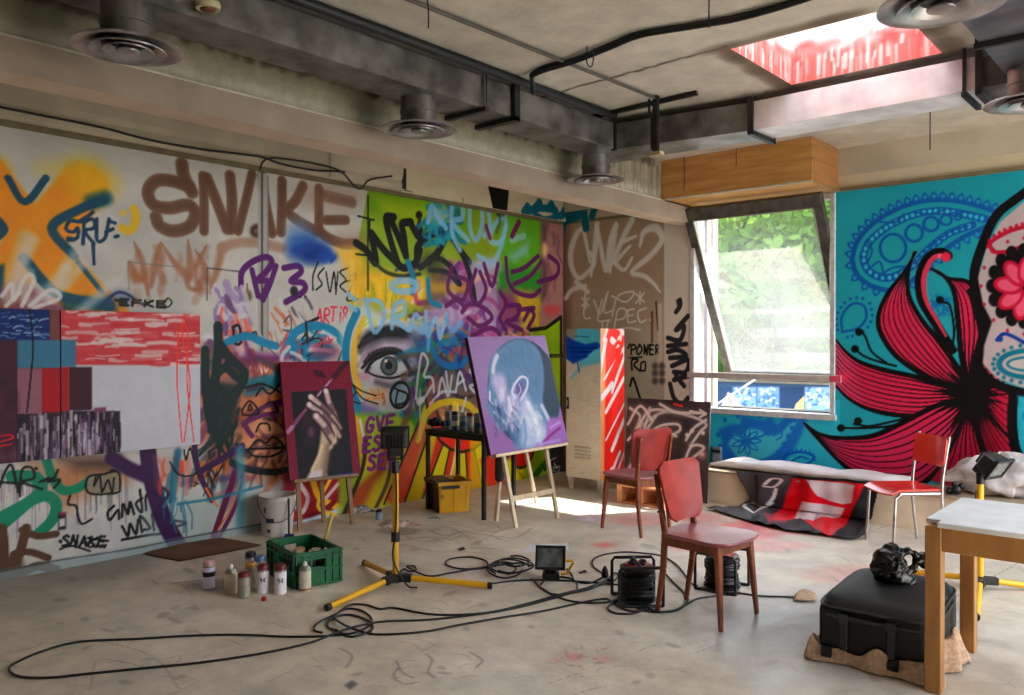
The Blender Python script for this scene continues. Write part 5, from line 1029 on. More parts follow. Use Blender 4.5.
# ================================================================ chairs, table, suitcase and everything on the floor
M_CHW = pm('brown_beech', (146,74,42), .42, c2=(112,52,30), scale=5, stretch=(5,5,1)); M_REDV = pm('worn_red_vinyl', (164,46,38), .55, c2=(138,34,30), scale=9, bump=.1, bscale=90); M_SEATR = pm('plum_seat', (168,92,98), .34, c2=(140,70,76), scale=5)
def panel(w0, w1, h, th, bow, nu=14, nv=12, rad=.06):
    """a bowed back panel, corners rounded: returns MB in local x (width), z (height); y = bow"""
    def half(v):  # half width along the height
        w = w0+(w1-w0)*v; d = min(v, 1-v)*h
        return w/2-(rad-math.sqrt(max(0, rad*rad-(rad-d)**2)) if d < rad else 0)
    m = MB()
    fnc = lambda u, v, s: ((u*2-1)*half(v), bow*(1-(u*2-1)**2)+s, v*h)
    m.grid(nu, nv, lambda u, v: fnc(u, v, 0)); b = len(m.v); m.grid(nu, nv, lambda u, v: fnc(u, v, th))
    ring = [j for j in range(nu+1)]+[(k+1)*(nu+1)+nu for k in range(nv)]+[nv*(nu+1)+nu-1-j for j in range(nu)]+[(nv-1-k)*(nu+1) for k in range(nv)]
    n = len(ring); m.f += [[ring[i], ring[(i+1) % n], b+ring[(i+1) % n], b+ring[i]] for i in range(n-1)]; m.m += [m.cur]*(n-1)
    return m
def wood_chair(label, loc, rz):
    """faces +y; origin on the floor under the seat centre"""
    r = thing('dining_chair', label, 'chair', loc, rz, 'red wooden chairs')
    SH = .455
    # seat: rounded trapezoid, wider in front
    m = MB(); out_ = []
    for (x, y) in [(-.15, -.19), (.15, -.19), (.205, .04), (.205, .17), (.12, .238), (-.12, .238), (-.205, .17), (-.205, .04)]: out_.append(Vector((x, y, 0)))
    q = catmull(out_, 6, True); n = len(q)
    vs = [(p.x*.965, p.y*.965, SH-.022) for p in q]+[(p.x, p.y, SH-.008) for p in q]+[(p.x*.99, p.y*.99, SH) for p in q]+[(p.x*.6, p.y*.6, SH-.007) for p in q]+[(0, 0, SH-.01)]
    fs = [tuple(range(n))[::-1]]
    for k in range(3): fs += [(k*n+i, k*n+(i+1) % n, (k+1)*n+(i+1) % n, (k+1)*n+i) for i in range(n)]
    fs += [(3*n+i, 3*n+(i+1) % n, 4*n) for i in range(n)]
    m.add(vs, fs); m.build('seat', M_SEATR, r, smooth=True)
    for s in (-1, 1):
        m = MB(); m.bar((s*.165, .16, SH-.02), (s*.195, .195, 0), .05, .034, .026, .022); m.build('leg', M_CHW, r, bevel=.006)
        m = MB(); p = [(s*.150, -.225, 0, .024), (s*.150, -.185, .25, .034), (s*.150, -.175, .45, .036), (s*.158, -.205, .64, .028), (s*.160, -.228, .77, .02)]
        for a, b in zip(p[:-1], p[1:]): m.bar(a[:3], b[:3], .022, a[3], .022, b[3])
        m.build('leg', M_CHW, r, bevel=.004)
        m = MB(); m.bar((s*.158, .17, SH-.05), (s*.145, -.18, SH-.05), .02, .05); m.build('rail', M_CHW, r)
    m = MB(); m.bar((-.16, .165, SH-.05), (.16, .165, SH-.05), .02, .05); m.build('rail', M_CHW, r)
    m = MB(); m.bar((-.15, -.178, SH-.05), (.15, -.178, SH-.05), .02, .05); m.build('rail', M_CHW, r)
    m = panel(.33, .425, .335, .016, -.04); mt = Matrix.Translation((0, -.134, .505)) @ Matrix.Rotation(math.radians(11), 4, 'X'); m.v = [mt @ v for v in m.v]
    bk = m.build('backrest', M_REDV, r, smooth=True)
    for s in (-1, 1):
        for z in (.56, .755):
            m = MB(); m.lathe([(.0, .0), (.008, .0), (.006, .005), (0, .006)], (0, 0, 0), 10, Matrix.Translation((s*.159, -.212-(z-.56)*.12, z)) @ Matrix.Rotation(PI/2, 4, 'X')); m.build('screw', pm('brass_screw', (196,150,80), .35, .8), bk)
    return r
# front chair: rear feet 661,613 / 697,602, front feet 716,633 / 755,612
bk = (onz(661, 613)+onz(697, 602))/2; ft = (onz(716, 633)+onz(755, 612))/2; mid = (bk+ft)/2; dv = ft-bk
rz1 = math.atan2(dv.y, dv.x)-PI/2
c1 = wood_chair('red and brown wooden chair in the middle of the floor, nearest the camera', (mid.x, mid.y, 0), rz1)
bk = (onz(637, 537)+Vector((-3.22, 5.74, 0)))/2; ft = (onz(606, 528)+onz(645, 522))/2; dv = ft-bk; u_ = dv.normalized(); mid = onz(637, 537)*.5+onz(606, 528)*.5
rz2 = math.atan2(dv.y, dv.x)-PI/2; side = Vector((math.cos(rz2), math.sin(rz2), 0)); 
c2 = dup(c1, tuple(Vector((mid.x, mid.y, 0))+side*.16), rz2, 'dark red wooden chair seen from behind, in front of the pallet')
# shorter chair-back hardware differs little, so the copy serves
# ---- red metal chair
M_REDP = pm('glossy_red', (236,58,38), .22, c2=(224,48,32), scale=4); M_CHR = pm('chrome_tube', (206,204,202), .2, .9, c2=(170,168,166), scale=20)
A_, B_, C_, D_ = onz(868.6, 540), onz(889, 549), onz(916, 540), onz(941, 552)
mid = (A_+B_+C_+D_)/4; dv = (A_+B_)/2-(C_+D_)/2; rz3 = math.atan2(dv.y, dv.x)-PI/2+math.radians(12)
r = thing('metal_chair', 'bright red school chair with chrome legs beside the ledge', 'chair', (mid.x, mid.y, 0), rz3)
w2, l2 = .185, .19
m = MB(); m.grid(12, 12, lambda u, v: ((u-.5)*.39*(1-.08*(1-v)), (v-.5)*.40, .432+.012*((u-.5)**2*4)-.03*max(0, v-.86)/.14)); b = len(m.v); m.grid(12, 12, lambda u, v: ((u-.5)*.39*(1-.08*(1-v)), (v-.5)*.40, .420+.012*((u-.5)**2*4)-.03*max(0, v-.86)/.14))
ring = list(range(13))+[k*13+12 for k in range(1, 13)]+[12*13+j for j in range(11, -1, -1)]+[k*13 for k in range(11, 0, -1)]
m.f += [[ring[i], ring[(i+1) % 48], b+ring[(i+1) % 48], b+ring[i]] for i in range(48)]; m.m += [0]*48; m.build('seat', M_REDP, r, smooth=True)
for s in (-1, 1):
    m = MB(); m.tube([(s*w2, .185, 0), (s*w2*.97, .165, .38), (s*w2*.95, .12, .41)], .012, 10); m.build('leg', M_CHR, r, smooth=True)
    m = MB(); m.tube(catmull([(s*w2, -.22, 0), (s*w2, -.185, .30), (s*w2, -.185, .50), (s*w2, -.215, .70), (s*w2, -.235, .82)], 4), .012, 10); m.build('leg', M_CHR, r, smooth=True)
    m = MB(); m.tube([(s*w2*.95, .13, .41), (s*w2*.97, -.18, .41)], .011, 8); m.build('side_rail', M_CHR, r, smooth=True)
m = panel(.385, .385, .215, .014, -.035, rad=.03); mt = Matrix.Translation((0, -.196, .60)) @ Matrix.Rotation(math.radians(8), 4, 'X'); m.v = [mt @ v for v in m.v]; m.build('backrest', M_REDP, r, smooth=True)
# ---- table at the right
r = thing('work_table', 'wooden table with a white top at the right edge', 'table', (-.95, 3.86, 0)); M_TW = pm('honey_wood', (176,124,62), .5, c2=(150,100,46), scale=3, stretch=(6,6,1), bump=.04); M_TT = pm('white_laminate', (226,226,226), .4, c2=(208,210,212), scale=9, detail=8)
tx0, tx1, ty0, ty1, tz = -.985, .35, 3.80, 4.50, .735
def lg(x, y):
    m = MB(); m.bb((x, y, 0), (x+.065, y+.065, tz-.022)); part(m, 'leg', M_TW, r, bevel=.004)
for x in (tx0+.01, tx1-.075):
    for y in (ty0+.01, ty1-.075): lg(x, y)
m = MB(); m.bb((tx0+.075, ty0+.02, tz-.125), (tx1-.075, ty0+.04, tz-.022)); m.bb((tx0+.075, ty1-.04, tz-.125), (tx1-.075, ty1-.02, tz-.022)); m.bb((tx0+.02, ty0+.075, tz-.125), (tx0+.04, ty1-.075, tz-.022)); m.bb((tx1-.04, ty0+.075, tz-.125), (tx1-.02, ty1-.075, tz-.022)); part(m, 'apron', M_TW, r, bevel=.003)
m = MB(); m.slab([(tx0+.06, ty0), (tx1, ty0), (tx1, ty1), (tx0, ty1), (tx0, ty0+.07), (tx0+.06, ty0+.07)], .022, lambda x, y, z: (x, y, tz-.0218+z)); part(m, 'table_top', M_TT, r, bevel=.003)
# ---- suitcase on a burlap sack
M_CASE = pm('black_nylon', (17,20,21), .65, c2=(11,13,14), scale=30, bump=.1, bscale=300); M_CASE2 = pm('charcoal_lid', (29,32,37), .6, c2=(22,24,28), scale=20, bump=.1, bscale=300); M_PIPE = pm('black_piping', (60,62,64), .4)
fl_ = onz(817.5, 656, .02); ang = math.atan2(.02, .47)
r = thing('suitcase', 'big black fabric suitcase lying on the burlap sack', 'suitcase', (fl_.x-.012, fl_.y+.02, .021), math.radians(4)); SW, SD, SHH = .49, .70, .258
m = MB(); m.bb((0, 0, .0), (SW, SD, SHH)); m.build('shell', M_CASE, r, bevel=.05, seg=4, smooth=True)
m = MB(); se = lambda a: (abs(math.cos(a))**8+abs(math.sin(a))**8)**(-1/8)
m.grid(64, 12, lambda u, v: (SW/2+SW/2*1.005*v*se(u*2*PI)*math.cos(u*2*PI), SD/2+SD/2*1.005*v*se(u*2*PI)*math.sin(u*2*PI), SHH-.012+.058*(1-v**5)-.018*max(0, v-.93)/.07)); m.build('lid', M_CASE2, r, smooth=True, weld=True)
m = MB()
for z in (SHH-.02, SHH-.058):
    o_ = -.004; P4 = [(SW/2+(SW/2-o_)*se(a)*math.cos(a), SD/2+(SD/2-o_)*se(a)*math.sin(a), z) for a in [2*PI*k/64 for k in range(64)]]; m.tube(P4, .006, 6, closed=True)
m.build('piping', M_PIPE, r, smooth=True)
m = MB(); 
for x in (.125, .33): m.bb((x-.017, -.02, .05), (x+.017, .005, .185)); m.bb((x-.022, -.028, .18), (x+.022, .005, .22))
m.bar((.125, -.015, .20), (.33, -.015, .20), .018, .022); m.build('pull_handle', pm('black_plastic', (24,26,28), .4), r, bevel=.004)
for x in (.03, .32):
    m = MB(); m.cyl((x, -.012, .028), (x+.045, -.012, .028), .028, n=18); m.build('wheel', M_BLK, r, smooth=True)
# burlap sack: folds spread round the base
M_BUR = pm('burlap', (204,172,144), .9, c2=(174,142,114), scale=60, bump=.3, bscale=260)
m = MB(); NU, NR = 96, 10
def sack(u, v):
    a = u*2*PI; ca, sa = math.cos(a), math.sin(a); hw, hd = SW/2-.03, SD/2-.03
    k = 1/max(abs(ca)/hw, abs(sa)/hd); bx, by = ca*k, sa*k
    ext = .045+.02*math.sin(a*5+1)+.015*math.sin(a*11)+.018*math.sin(a*3+2); ext *= 1.0+.9*max(0, math.cos(a+.75))**4
    ext *= .55 if sa > .55 else 1
    d = .03+v*ext; h = .03+.06*math.sin(v*PI)**.8*(.6+.5*math.sin(a*9+v*5)+.35*math.sin(a*17+2)); h += .11*max(0, math.cos(a+.5))**5*math.sin(v*PI)
    if v > .92: h = .008
    nl = math.hypot(ca/hw, sa/hd); return Vector((bx+ca/hw/nl*d, by+sa/hd/nl*d, max(.006, h*(1-.0*v))))
m.grid(NU, NR, sack); b = len(m.v)
cc = Vector((fl_.x-.012, fl_.y+.02, 0)); mt = Matrix.Translation(cc) @ rotz(math.radians(4)) @ Matrix.Translation((SW/2, SD/2, 0)); m.v = [mt @ v for v in m.v]
m.add([mt @ Vector((x, y, z)) for x, y, z in ((-.2, -.3, .004), (.2, -.3, .004), (.2, .3, .004), (-.2, .3, .004), (-.2, -.3, .018), (.2, -.3, .018), (.2, .3, .018), (-.2, .3, .018))], [(3,2,1,0),(4,5,6,7),(0,1,5,4),(1,2,6,5),(2,3,7,6),(3,0,4,7)])
for s_ in ("808,664 800,655 812,646 820,650", "820,604 806,601 789,604 795,594 803,588 818,593"):
    P5 = [onz(x, y, .006) for x, y in px(s_)]; n = len(P5); m.add(P5+[p+Vector((0, 0, .018)) for p in P5], [tuple(range(n)), tuple(range(n, 2*n))]+[(i, (i+1) % n, n+(i+1) % n, n+i) for i in range(n)])
o = m.build('burlap_sack', M_BUR, smooth=True, loc=tuple(cc)); tag(o, 'crumpled brown burlap sack spread under the suitcase', 'sack')
sm = o.modifiers.new('sub', 'SUBSURF'); sm.levels = 1; sm.render_levels = 1
# glossy black lump on the suitcase
M_GLB = pm('glossy_black_film', (14,16,17), .16, c2=(8,9,10), scale=8, bump=.5, bscale=22)
base = onz(896, 585, .312); m = MB(); dr_ = rt
def blob(c, r, sq=1.0):
    m.lathe([(0, -r*sq), (r*.6, -r*.75*sq), (r*.95, -r*.25*sq), (r*.95, r*.25*sq), (r*.6, r*.75*sq), (0, r*sq)], base+rt*c[0]+fw*c[1]+Vector((0, 0, c[2])), 14)
for c, r_ in [((-.035, 0, .075), .075), ((-.06, .0, .13), .055), ((-.02, .01, .16), .05), ((-.085, 0, .085), .045), ((.02, .02, .15), .034), ((.06, .01, .165), .022), ((.095, .01, .15), .02), ((.085, 0, .08), .024), ((.055, -.005, .07), .024), ((.025, 0, .10), .022), ((.03, -.01, .04), .04), ((.0, 0, .04), .06), ((.05, 0, .015), .05), ((.108, .01, .115), .026), ((.14, .02, .125), .036), ((.15, .02, .10), .03)]: blob(c, r_)
for _ in range(60): 
    a = random.uniform(0, 2*PI); b2 = random.uniform(-.8, 1); R = .078; blob((-.035+R*math.cos(a)*.9*math.sqrt(1-min(1, b2*b2)), R*math.sin(a)*math.sqrt(1-min(1, b2*b2)), .085+R*b2), random.uniform(.008, .02))
o = m.build('plastic_lump', M_GLB, smooth=True, loc=tuple(base)); tag(o, 'glossy black crumpled mask-like lump sitting on the suitcase', 'plastic')
md_ = o.modifiers.new('melt', 'REMESH'); md_.mode = 'VOXEL'; md_.voxel_size = .006; md_.use_smooth_shade = True; ms = o.modifiers.new('soft', 'SMOOTH'); ms.iterations = 3; ms.factor = .5
# ---- work lights on yellow tripods
M_YEL = pm('yellow_tube', (240,182,20), .35, c2=(226,164,16), scale=6); M_LMP = pm('black_casting', (26,28,30), .4, c2=(18,19,21), scale=12)
M_GLS = pm('lamp_glass', (120,124,124), .12, c2=(84,88,90), scale=20)
def floodlight(root, M, prefix=True):
    """a lamp housing opening along local -y; ribs behind"""
    m = MB(); m.hexa([M @ Vector(q) for q in [(-.095, -.05, -.07), (.095, -.05, -.07), (.07, .06, -.05), (-.07, .06, -.05), (-.095, -.05, .075), (.095, -.05, .075), (.07, .06, .055), (-.07, .06, .055)]]); h = part(m, 'lamp_housing', M_LMP, root, bevel=.008)
    m = MB()
    for a, b in (((-.105, -.07, -.08), (.105, -.05, -.062)), ((-.105, -.07, .068), (.105, -.05, .086)), ((-.105, -.07, -.062), (-.087, -.05, .068)), ((.087, -.07, -.062), (.105, -.05, .068))):
        x0_, y0_, z0_ = a; x1_, y1_, z1_ = b; m.hexa([M @ Vector(q) for q in [(x0_,y0_,z0_),(x1_,y0_,z0_),(x1_,y1_,z0_),(x0_,y1_,z0_),(x0_,y0_,z1_),(x1_,y0_,z1_),(x1_,y1_,z1_),(x0_,y1_,z1_)]])
    part(m, 'lamp_bezel', M_LMP, root)
    m = MB(); m.add([M @ Vector(q) for q in [(-.087, -.062, -.062), (.087, -.062, -.062), (.087, -.062, .068), (-.087, -.062, .068), (-.087, -.055, -.062), (.087, -.055, -.062), (.087, -.055, .068), (-.087, -.055, .068)]], [(0,1,2,3),(7,6,5,4),(0,4,5,1),(1,5,6,2),(2,6,7,3),(3,7,4,0)]); part(m, 'lamp_glass', M_GLS, root)
    m = MB()
    for k in range(5): 
        x = -.05+.025*k; m.hexa([M @ Vector(q) for q in [(x-.003, .03, -.05), (x+.003, .03, -.05), (x+.003, .08, -.04), (x-.003, .08, -.04), (x-.003, .03, .055), (x+.003, .03, .055), (x+.003, .08, .045), (x-.003, .08, .045)]])
    m.hexa([M @ Vector(q) for q in [(-.04, .0, -.115), (.04, .0, -.115), (.04, .07, -.11), (-.04, .07, -.11), (-.04, .0, -.06), (.04, .0, -.06), (.04, .07, -.05), (-.04, .07, -.05)]])
    part(m, 'junction_box', M_LMP, root, bevel=.004)
def tripod(label, hub, feet, top, headM, yoke, flip=None):
    r = thing('work_light', label, 'work light', (hub.x, hub.y, 0), 0, 'work lights on yellow tripods')
    m = MB(); m.cyl((hub.x, hub.y, .05), (hub.x, hub.y, top), .019, n=14); part(m, 'pole', M_YEL, r, smooth=True)
    m = MB(); m.cyl((hub.x, hub.y, .28), (hub.x, hub.y, .34), .027, n=14); part(m, 'collar', M_LMP, r, smooth=True)
    m = MB(); m.cyl((hub.x, hub.y, top-.05), (hub.x, hub.y, top+.02), .024, n=14); part(m, 'top_socket', M_LMP, r, smooth=True)
    m = MB(); m.cyl((hub.x, hub.y, .03), (hub.x, hub.y, .085), .034, n=14)
    for f in feet:
        dv = (f-hub); dv.z = 0; dv.normalize(); m.bar(Vector((hub.x, hub.y, .06))+dv*.02, Vector((hub.x, hub.y, .056))+dv*.10, .05, .045)
    part(m, 'hub', M_LMP, r, bevel=.004)
    for f in feet:
        dv = (f-hub); dv.z = 0; L_ = dv.length; dv.normalize(); m = MB(); a = Vector((hub.x, hub.y, .058))+dv*.08; b = Vector((f.x, f.y, .021)); m.cyl(a, b, .018, n=12); lgo = part(m, 'leg', M_YEL, r, smooth=True)
        m = MB(); m.cyl(b-dv*.015, b+dv*.012, .0205, n=12); part(m, 'foot_cap', M_BLK, r, smooth=True); cp = [o for o in r.children if o.name.startswith('foot_cap')][-1]; ml = cp.matrix_local.copy(); cp.parent = lgo; cp.matrix_local = lgo.matrix_local.inverted() @ ml
    m = MB()
    for a, b in yoke: m.bar(a, b, .022, .008)
    if yoke: part(m, 'yoke', M_LMP, r)
    floodlight(r, headM)
    return r
hub = onz(395.5, 587); hub.z = 0; fe = [onz(328, 611), onz(365, 566), onz(490, 589)]
hz = .90; look = math.radians(205)
hM = Matrix.Translation((hub.x, hub.y, hz+.005)) @ Matrix.Scale(.84, 4) @ rotz(math.radians(232)) @ Matrix.Rotation(math.radians(-6), 4, 'X')
s_ = rt*.045
y_ = [(Vector((hub.x, hub.y, .775))-s_*.9, Vector((hub.x, hub.y, .86))-s_*.9), (Vector((hub.x, hub.y, .775))+s_*.9, Vector((hub.x, hub.y, .86))+s_*.9), (Vector((hub.x, hub.y, .785))-s_, Vector((hub.x, hub.y, .785))+s_)]
tl1 = tripod('yellow tripod work light standing right of the green crate', hub, fe, .75, hM, y_)
m = MB(); m.tube(catmull([(hub.x+.02, hub.y-.02, .80), (hub.x+.022, hub.y-.01, .6), (hub.x+.02, hub.y-.014, .35), (hub.x+.005, hub.y-.024, .18), (hub.x+.09, hub.y+.01, .03), (hub.x+.13, hub.y+.06, .008)], 5), .0055, 7); part(m, 'power_cord', M_BLK, tl1, smooth=True)
hub = onz(980, 590); hub.z = 0; fe = [onz(912, 575), onz(976, 621), onz(1048, 592)]
hp = ony(985, 474, hub.y); hM = Matrix.Translation((hub.x+.06, hub.y-.0, hp.z+.065)) @ Matrix.Scale(.86, 4) @ rotz(math.radians(72)) @ Matrix.Rotation(math.radians(34), 4, 'X')
tl2 = tripod('yellow tripod work light standing behind the white-topped table', hub, fe, hp.z-.012, hM, [])
m = MB(); m.tube(catmull([(hub.x-.02, hub.y-.02, hp.z-.1), (hub.x-.025, hub.y-.02, .5), (hub.x-.05, hub.y-.03, .3), (hub.x-.03, hub.y-.05, .1)], 5), .005, 7); part(m, 'power_cord', M_BLK, tl2, smooth=True)
# floodlight lying on the floor
b0 = onz(551, 579); r = thing('work_light', 'black floodlight with a yellow handle sitting on the floor', 'work light', (b0.x, b0.y, 0), math.radians(28))
M = Matrix.Translation((b0.x, b0.y, .125)) @ Matrix.Scale(.9, 4) @ rotz(math.radians(34)) @ Matrix.Rotation(math.radians(-22), 4, 'X')
floodlight(r, M)
m = MB(); m.hexa([Vector((b0.x, b0.y, 0))+rt*x+Vector((-.65, .75, 0))*y+Vector((0, 0, z)) for x, y, z in [(-.055, -.05, 0), (.055, -.05, 0), (.055, .06, 0), (-.055, .06, 0), (-.05, -.04, .05), (.05, -.04, .05), (.05, .04, .05), (-.05, .04, .05)]]); part(m, 'base', M_LMP, r, bevel=.005)
m = MB(); q = Vector((b0.x, b0.y, 0)); m.tube([q+rt*.07+Vector((0,0,.115)), q+rt*.135+Vector((0,0,.115)), q+rt*.14+Vector((0,0,.10)), q+rt*.10+Vector((0,0,.035)), q+rt*.06+Vector((0,0,.03))], .009, 8); part(m, 'handle', M_YEL, r, smooth=True)
# ---- cable reels
M_CBL = pm('black_cable', (22,22,23), .45, c2=(14,14,15), scale=30); M_RDP = pm('red_socket_plate', (196,40,46), .4); 
def reel():
    r = thing('cable_reel', 'x', 'cable reel', (0, 0, 0), 0, 'cable reels')
    m = MB(); m.lathe([(.0, .0), (.105, .0), (.11, .006), (.11, .016), (.07, .02), (.07, .175), (.10, .18), (.10, .192), (0, .195)], (0, 0, .012), 28); m.build('drum', M_LMP, r, smooth=True)
    m = MB(); random.seed(5)
    for k in range(15):
        R = .082+.02*random.random(); z = .042+.0098*k; tl_ = random.uniform(-.016, .016); ph = random.uniform(0, 6)
        m.tube([(R*math.cos(a), R*math.sin(a), z+tl_*math.sin(a+ph)) for a in [2*PI*i/24 for i in range(24)]], .0062, 6, closed=True)
    m.build('wound_cable', M_CBL, r, smooth=True)
    for s in (-1, 1):
        m = MB(); m.tube([(s*.12, -.125, .008), (s*.12, -.125, .205), (s*.12, -.11, .225), (s*.12, .11, .225), (s*.12, .125, .205), (s*.12, .125, .008)], .0095, 8); m.tube([(s*.12, -.125, .01), (s*.12, .125, .01)], .0095, 8); m.build('frame_hoop', M_LMP, r, smooth=True)
    for z_ in (.225, .01): m = MB(); m.tube([(-.12, 0, z_), (.12, 0, z_)], .009, 8); m.build('cross_tube', M_LMP, r, smooth=True)
    m = MB(); m.lathe([(0, .0), (.072, .0), (.07, .012), (0, .014)], (0, 0, .208), 24); m.build('socket_plate', M_RDP, r, smooth=True)
    m = MB()
    for a in (0.4, 2.0, 3.6, 5.2): m.lathe([(.0, .0), (.021, .0), (.021, .012), (.016, .012), (.014, .004), (0, .004)], (.042*math.cos(a), .042*math.sin(a), .2225), 14)
    m.build('socket', M_BLK, r, smooth=True); random.seed(31); return r
rl = reel(); p = onz(640, 602); rl.location = (p.x-.02, p.y+.0, 0); rl.rotation_euler.z = math.radians(134); rl['label'] = 'black cable reel on the floor left of the front chair'
p = onz(722, 588); dup(rl, (p.x, p.y, 0), math.radians(97), 'black cable reel behind the legs of the front chair')
# plug box on the first reel
# ---- cables on the floor
def cable(label, paths, r=.0058, name='power_cable', z=.0):
    m = MB(); first = None
    for i, s_ in enumerate(paths):
        P6 = []
        for p in px(s_):
            q = onz(p[0], p[1], 0); q.z = r+.001+(p[2] if len(p) > 2 else 0)+z; P6.append(q)
        if first is None: first = P6[0].copy()
        m.tube(catmull(P6, 6), r, 8)
    o = m.build(name, M_CBL, smooth=True, loc=(first.x, first.y, 0)); return tag(o, label, 'cable', 'cables on the floor')
cable('long black cable looping out across the floor to the far left', ["338,632 328,628 332,619 350,616 368,622 372,631 352,638 336,632","660,606 640,612 625,611 612,603 604,600 580,604 544,612 500,619 460,626 430,632 400,635 370,635 345,628,.008 335,618 346,610 362,612 372,622 358,633 330,637 290,638 240,636 190,637 140,640 80,643 44,652 16,664 9,671 20,678 50,679 90,675 150,669 200,664 260,655 310,644 345,634,.016 380,625,.01 427,621 474,616 511,610 544,602 581,591 604,584,.01"])
cable('black cable coming from the tripod lamp and ending in a tangled coil', ["398,575 404,570 410,574,.01 416,571 414,567 407,570,.014 428,577 450,574 478,569 500,566 520,564 534,567", "488,569 486,562 470,558 450,560 446,565 456,569 472,570 496,567"]+["%s" % " ".join("%.1f,%.1f,%.3f" % (505+rx*math.cos(t)+dx_, 572+ry*math.sin(t)+dy_, .006+.010*k+.004*math.sin(3*t)) for t in [ph+2*PI*i/12 for i in range(11)]) for k, (rx, ry, dx_, dy_, ph) in enumerate([(17,7.5,0,0,0),(20,6.5,4,-2,1),(13,6,-2,2,2.2),(22,7,7,0,3.3),(15,5,10,-3,4.4)])], .006)
cable('black cable running from the tangle along the floor to the left reel', ["322,634 314,631 318,624 338,614 350,606 366,606 380,610 394,609 427,615 457,616 492,613 530,604 558,596 591,588 612,584,.01 618,578", "490,585 512,582 540,581 572,582 600,584 618,586", "532,580 545,592 566,601 590,604 612,602 622,594,.01"])
cable('black cable coiled between the floor floodlight and the left reel', ["567,570 572,576 575,582 590,584 605,578 612,588", "541,588,.016 546,581 560,578 574,581 577,590 568,595 552,595 543,590", "560,596 590,590 610,580,.014 616,574 622,582 634,590"])
cable('black cable arcing behind the left reel and passing under the front chair', ["610,583,.012 606,577 594,568 593,561 602,556 622,553 642,554 662,557 678,567 690,583 697,587", "630,606 650,613 672,612 684,607 697,600 716,597 735,594 760,597 790,598 812,600"])
cable('black cable in loose loops in front of the left reel', ["622,600 608,608 614,614 630,615 640,612 640,606 650,600", "660,572,.02 672,582 684,594 688,602 678,611 660,613 645,609"], .006)
m = MB(); p = onz(605, 580); m.lathe([(0, 0), (.018, .004), (.024, .02), (.02, .05), (.008, .075), (0, .078)], tuple(p+Vector((0, 0, .012))), 16); o = m.build('cable_plug', M_BLK, smooth=True, loc=(p.x, p.y, 0)); tag(o, 'black plug lying in the cables just left of the left reel', 'plug')
# ---- green crate with cans
M_GRC = pm('green_crate', (16,112,66), .4, c2=(10,92,52), scale=8)
CZ = .215; Fc, Lc, Rc = onz(295, 554.5, CZ), onz(262, 541, CZ), onz(341, 547, CZ)
ux = (Rc-Fc); uy = (Lc-Fc); wx, wy = ux.length, uy.length; az = math.atan2(ux.y, ux.x); 
r = thing('plastic_crate', 'green plastic crate full of spray cans on the floor', 'crate', (Fc.x, Fc.y, 0), az); wy = min(wy, .62)
t = .012
def wallp(a, b, lo, hi, hole=None):
    """one side of the crate between a and b with ribs and a hand hole"""
    m = MB(); a = Vector(a); b = Vector(b); d = (b-a); L_ = d.length; d.normalize(); n = Vector((d.y, -d.x, 0))
    def bx(s0, s1, z0_, z1_, o0=0, o1=t): m.hexa([a+d*s0+n*-o1+Vector((0,0,z0_)), a+d*s1+n*-o1+Vector((0,0,z0_)), a+d*s1+n*-o0+Vector((0,0,z0_)), a+d*s0+n*-o0+Vector((0,0,z0_)), a+d*s0+n*-o1+Vector((0,0,z1_)), a+d*s1+n*-o1+Vector((0,0,z1_)), a+d*s1+n*-o0+Vector((0,0,z1_)), a+d*s0+n*-o0+Vector((0,0,z1_))])
    h0, h1 = L_*.36, L_*.64
    bx(0, h0, lo, hi); bx(h1, L_, lo, hi); bx(h0, h1, lo, .115); bx(h0, h1, .175, hi)
    for z_ in (.012, .10, .172, hi-.012): bx(0, L_, z_-.006, z_+.006, -.012, 0)
    for f in (.02, .18, .33, .67, .82, .98): bx(L_*f-.005, L_*f+.005, .012, hi-.01, -.011, 0)
    return m
for a, b in (((0,0,0),(wx,0,0)), ((wx,0,0),(wx,wy,0)), ((wx,wy,0),(0,wy,0)), ((0,wy,0),(0,0,0))): wallp(a, b, .004, CZ).build('side_wall', M_GRC, r)
m = MB(); m.bb((.01, .01, .003), (wx-.01, wy-.01, .012)); m.build('base', M_GRC, r)
MC = Matrix.Translation((Fc.x, Fc.y, 0)) @ rotz(az)
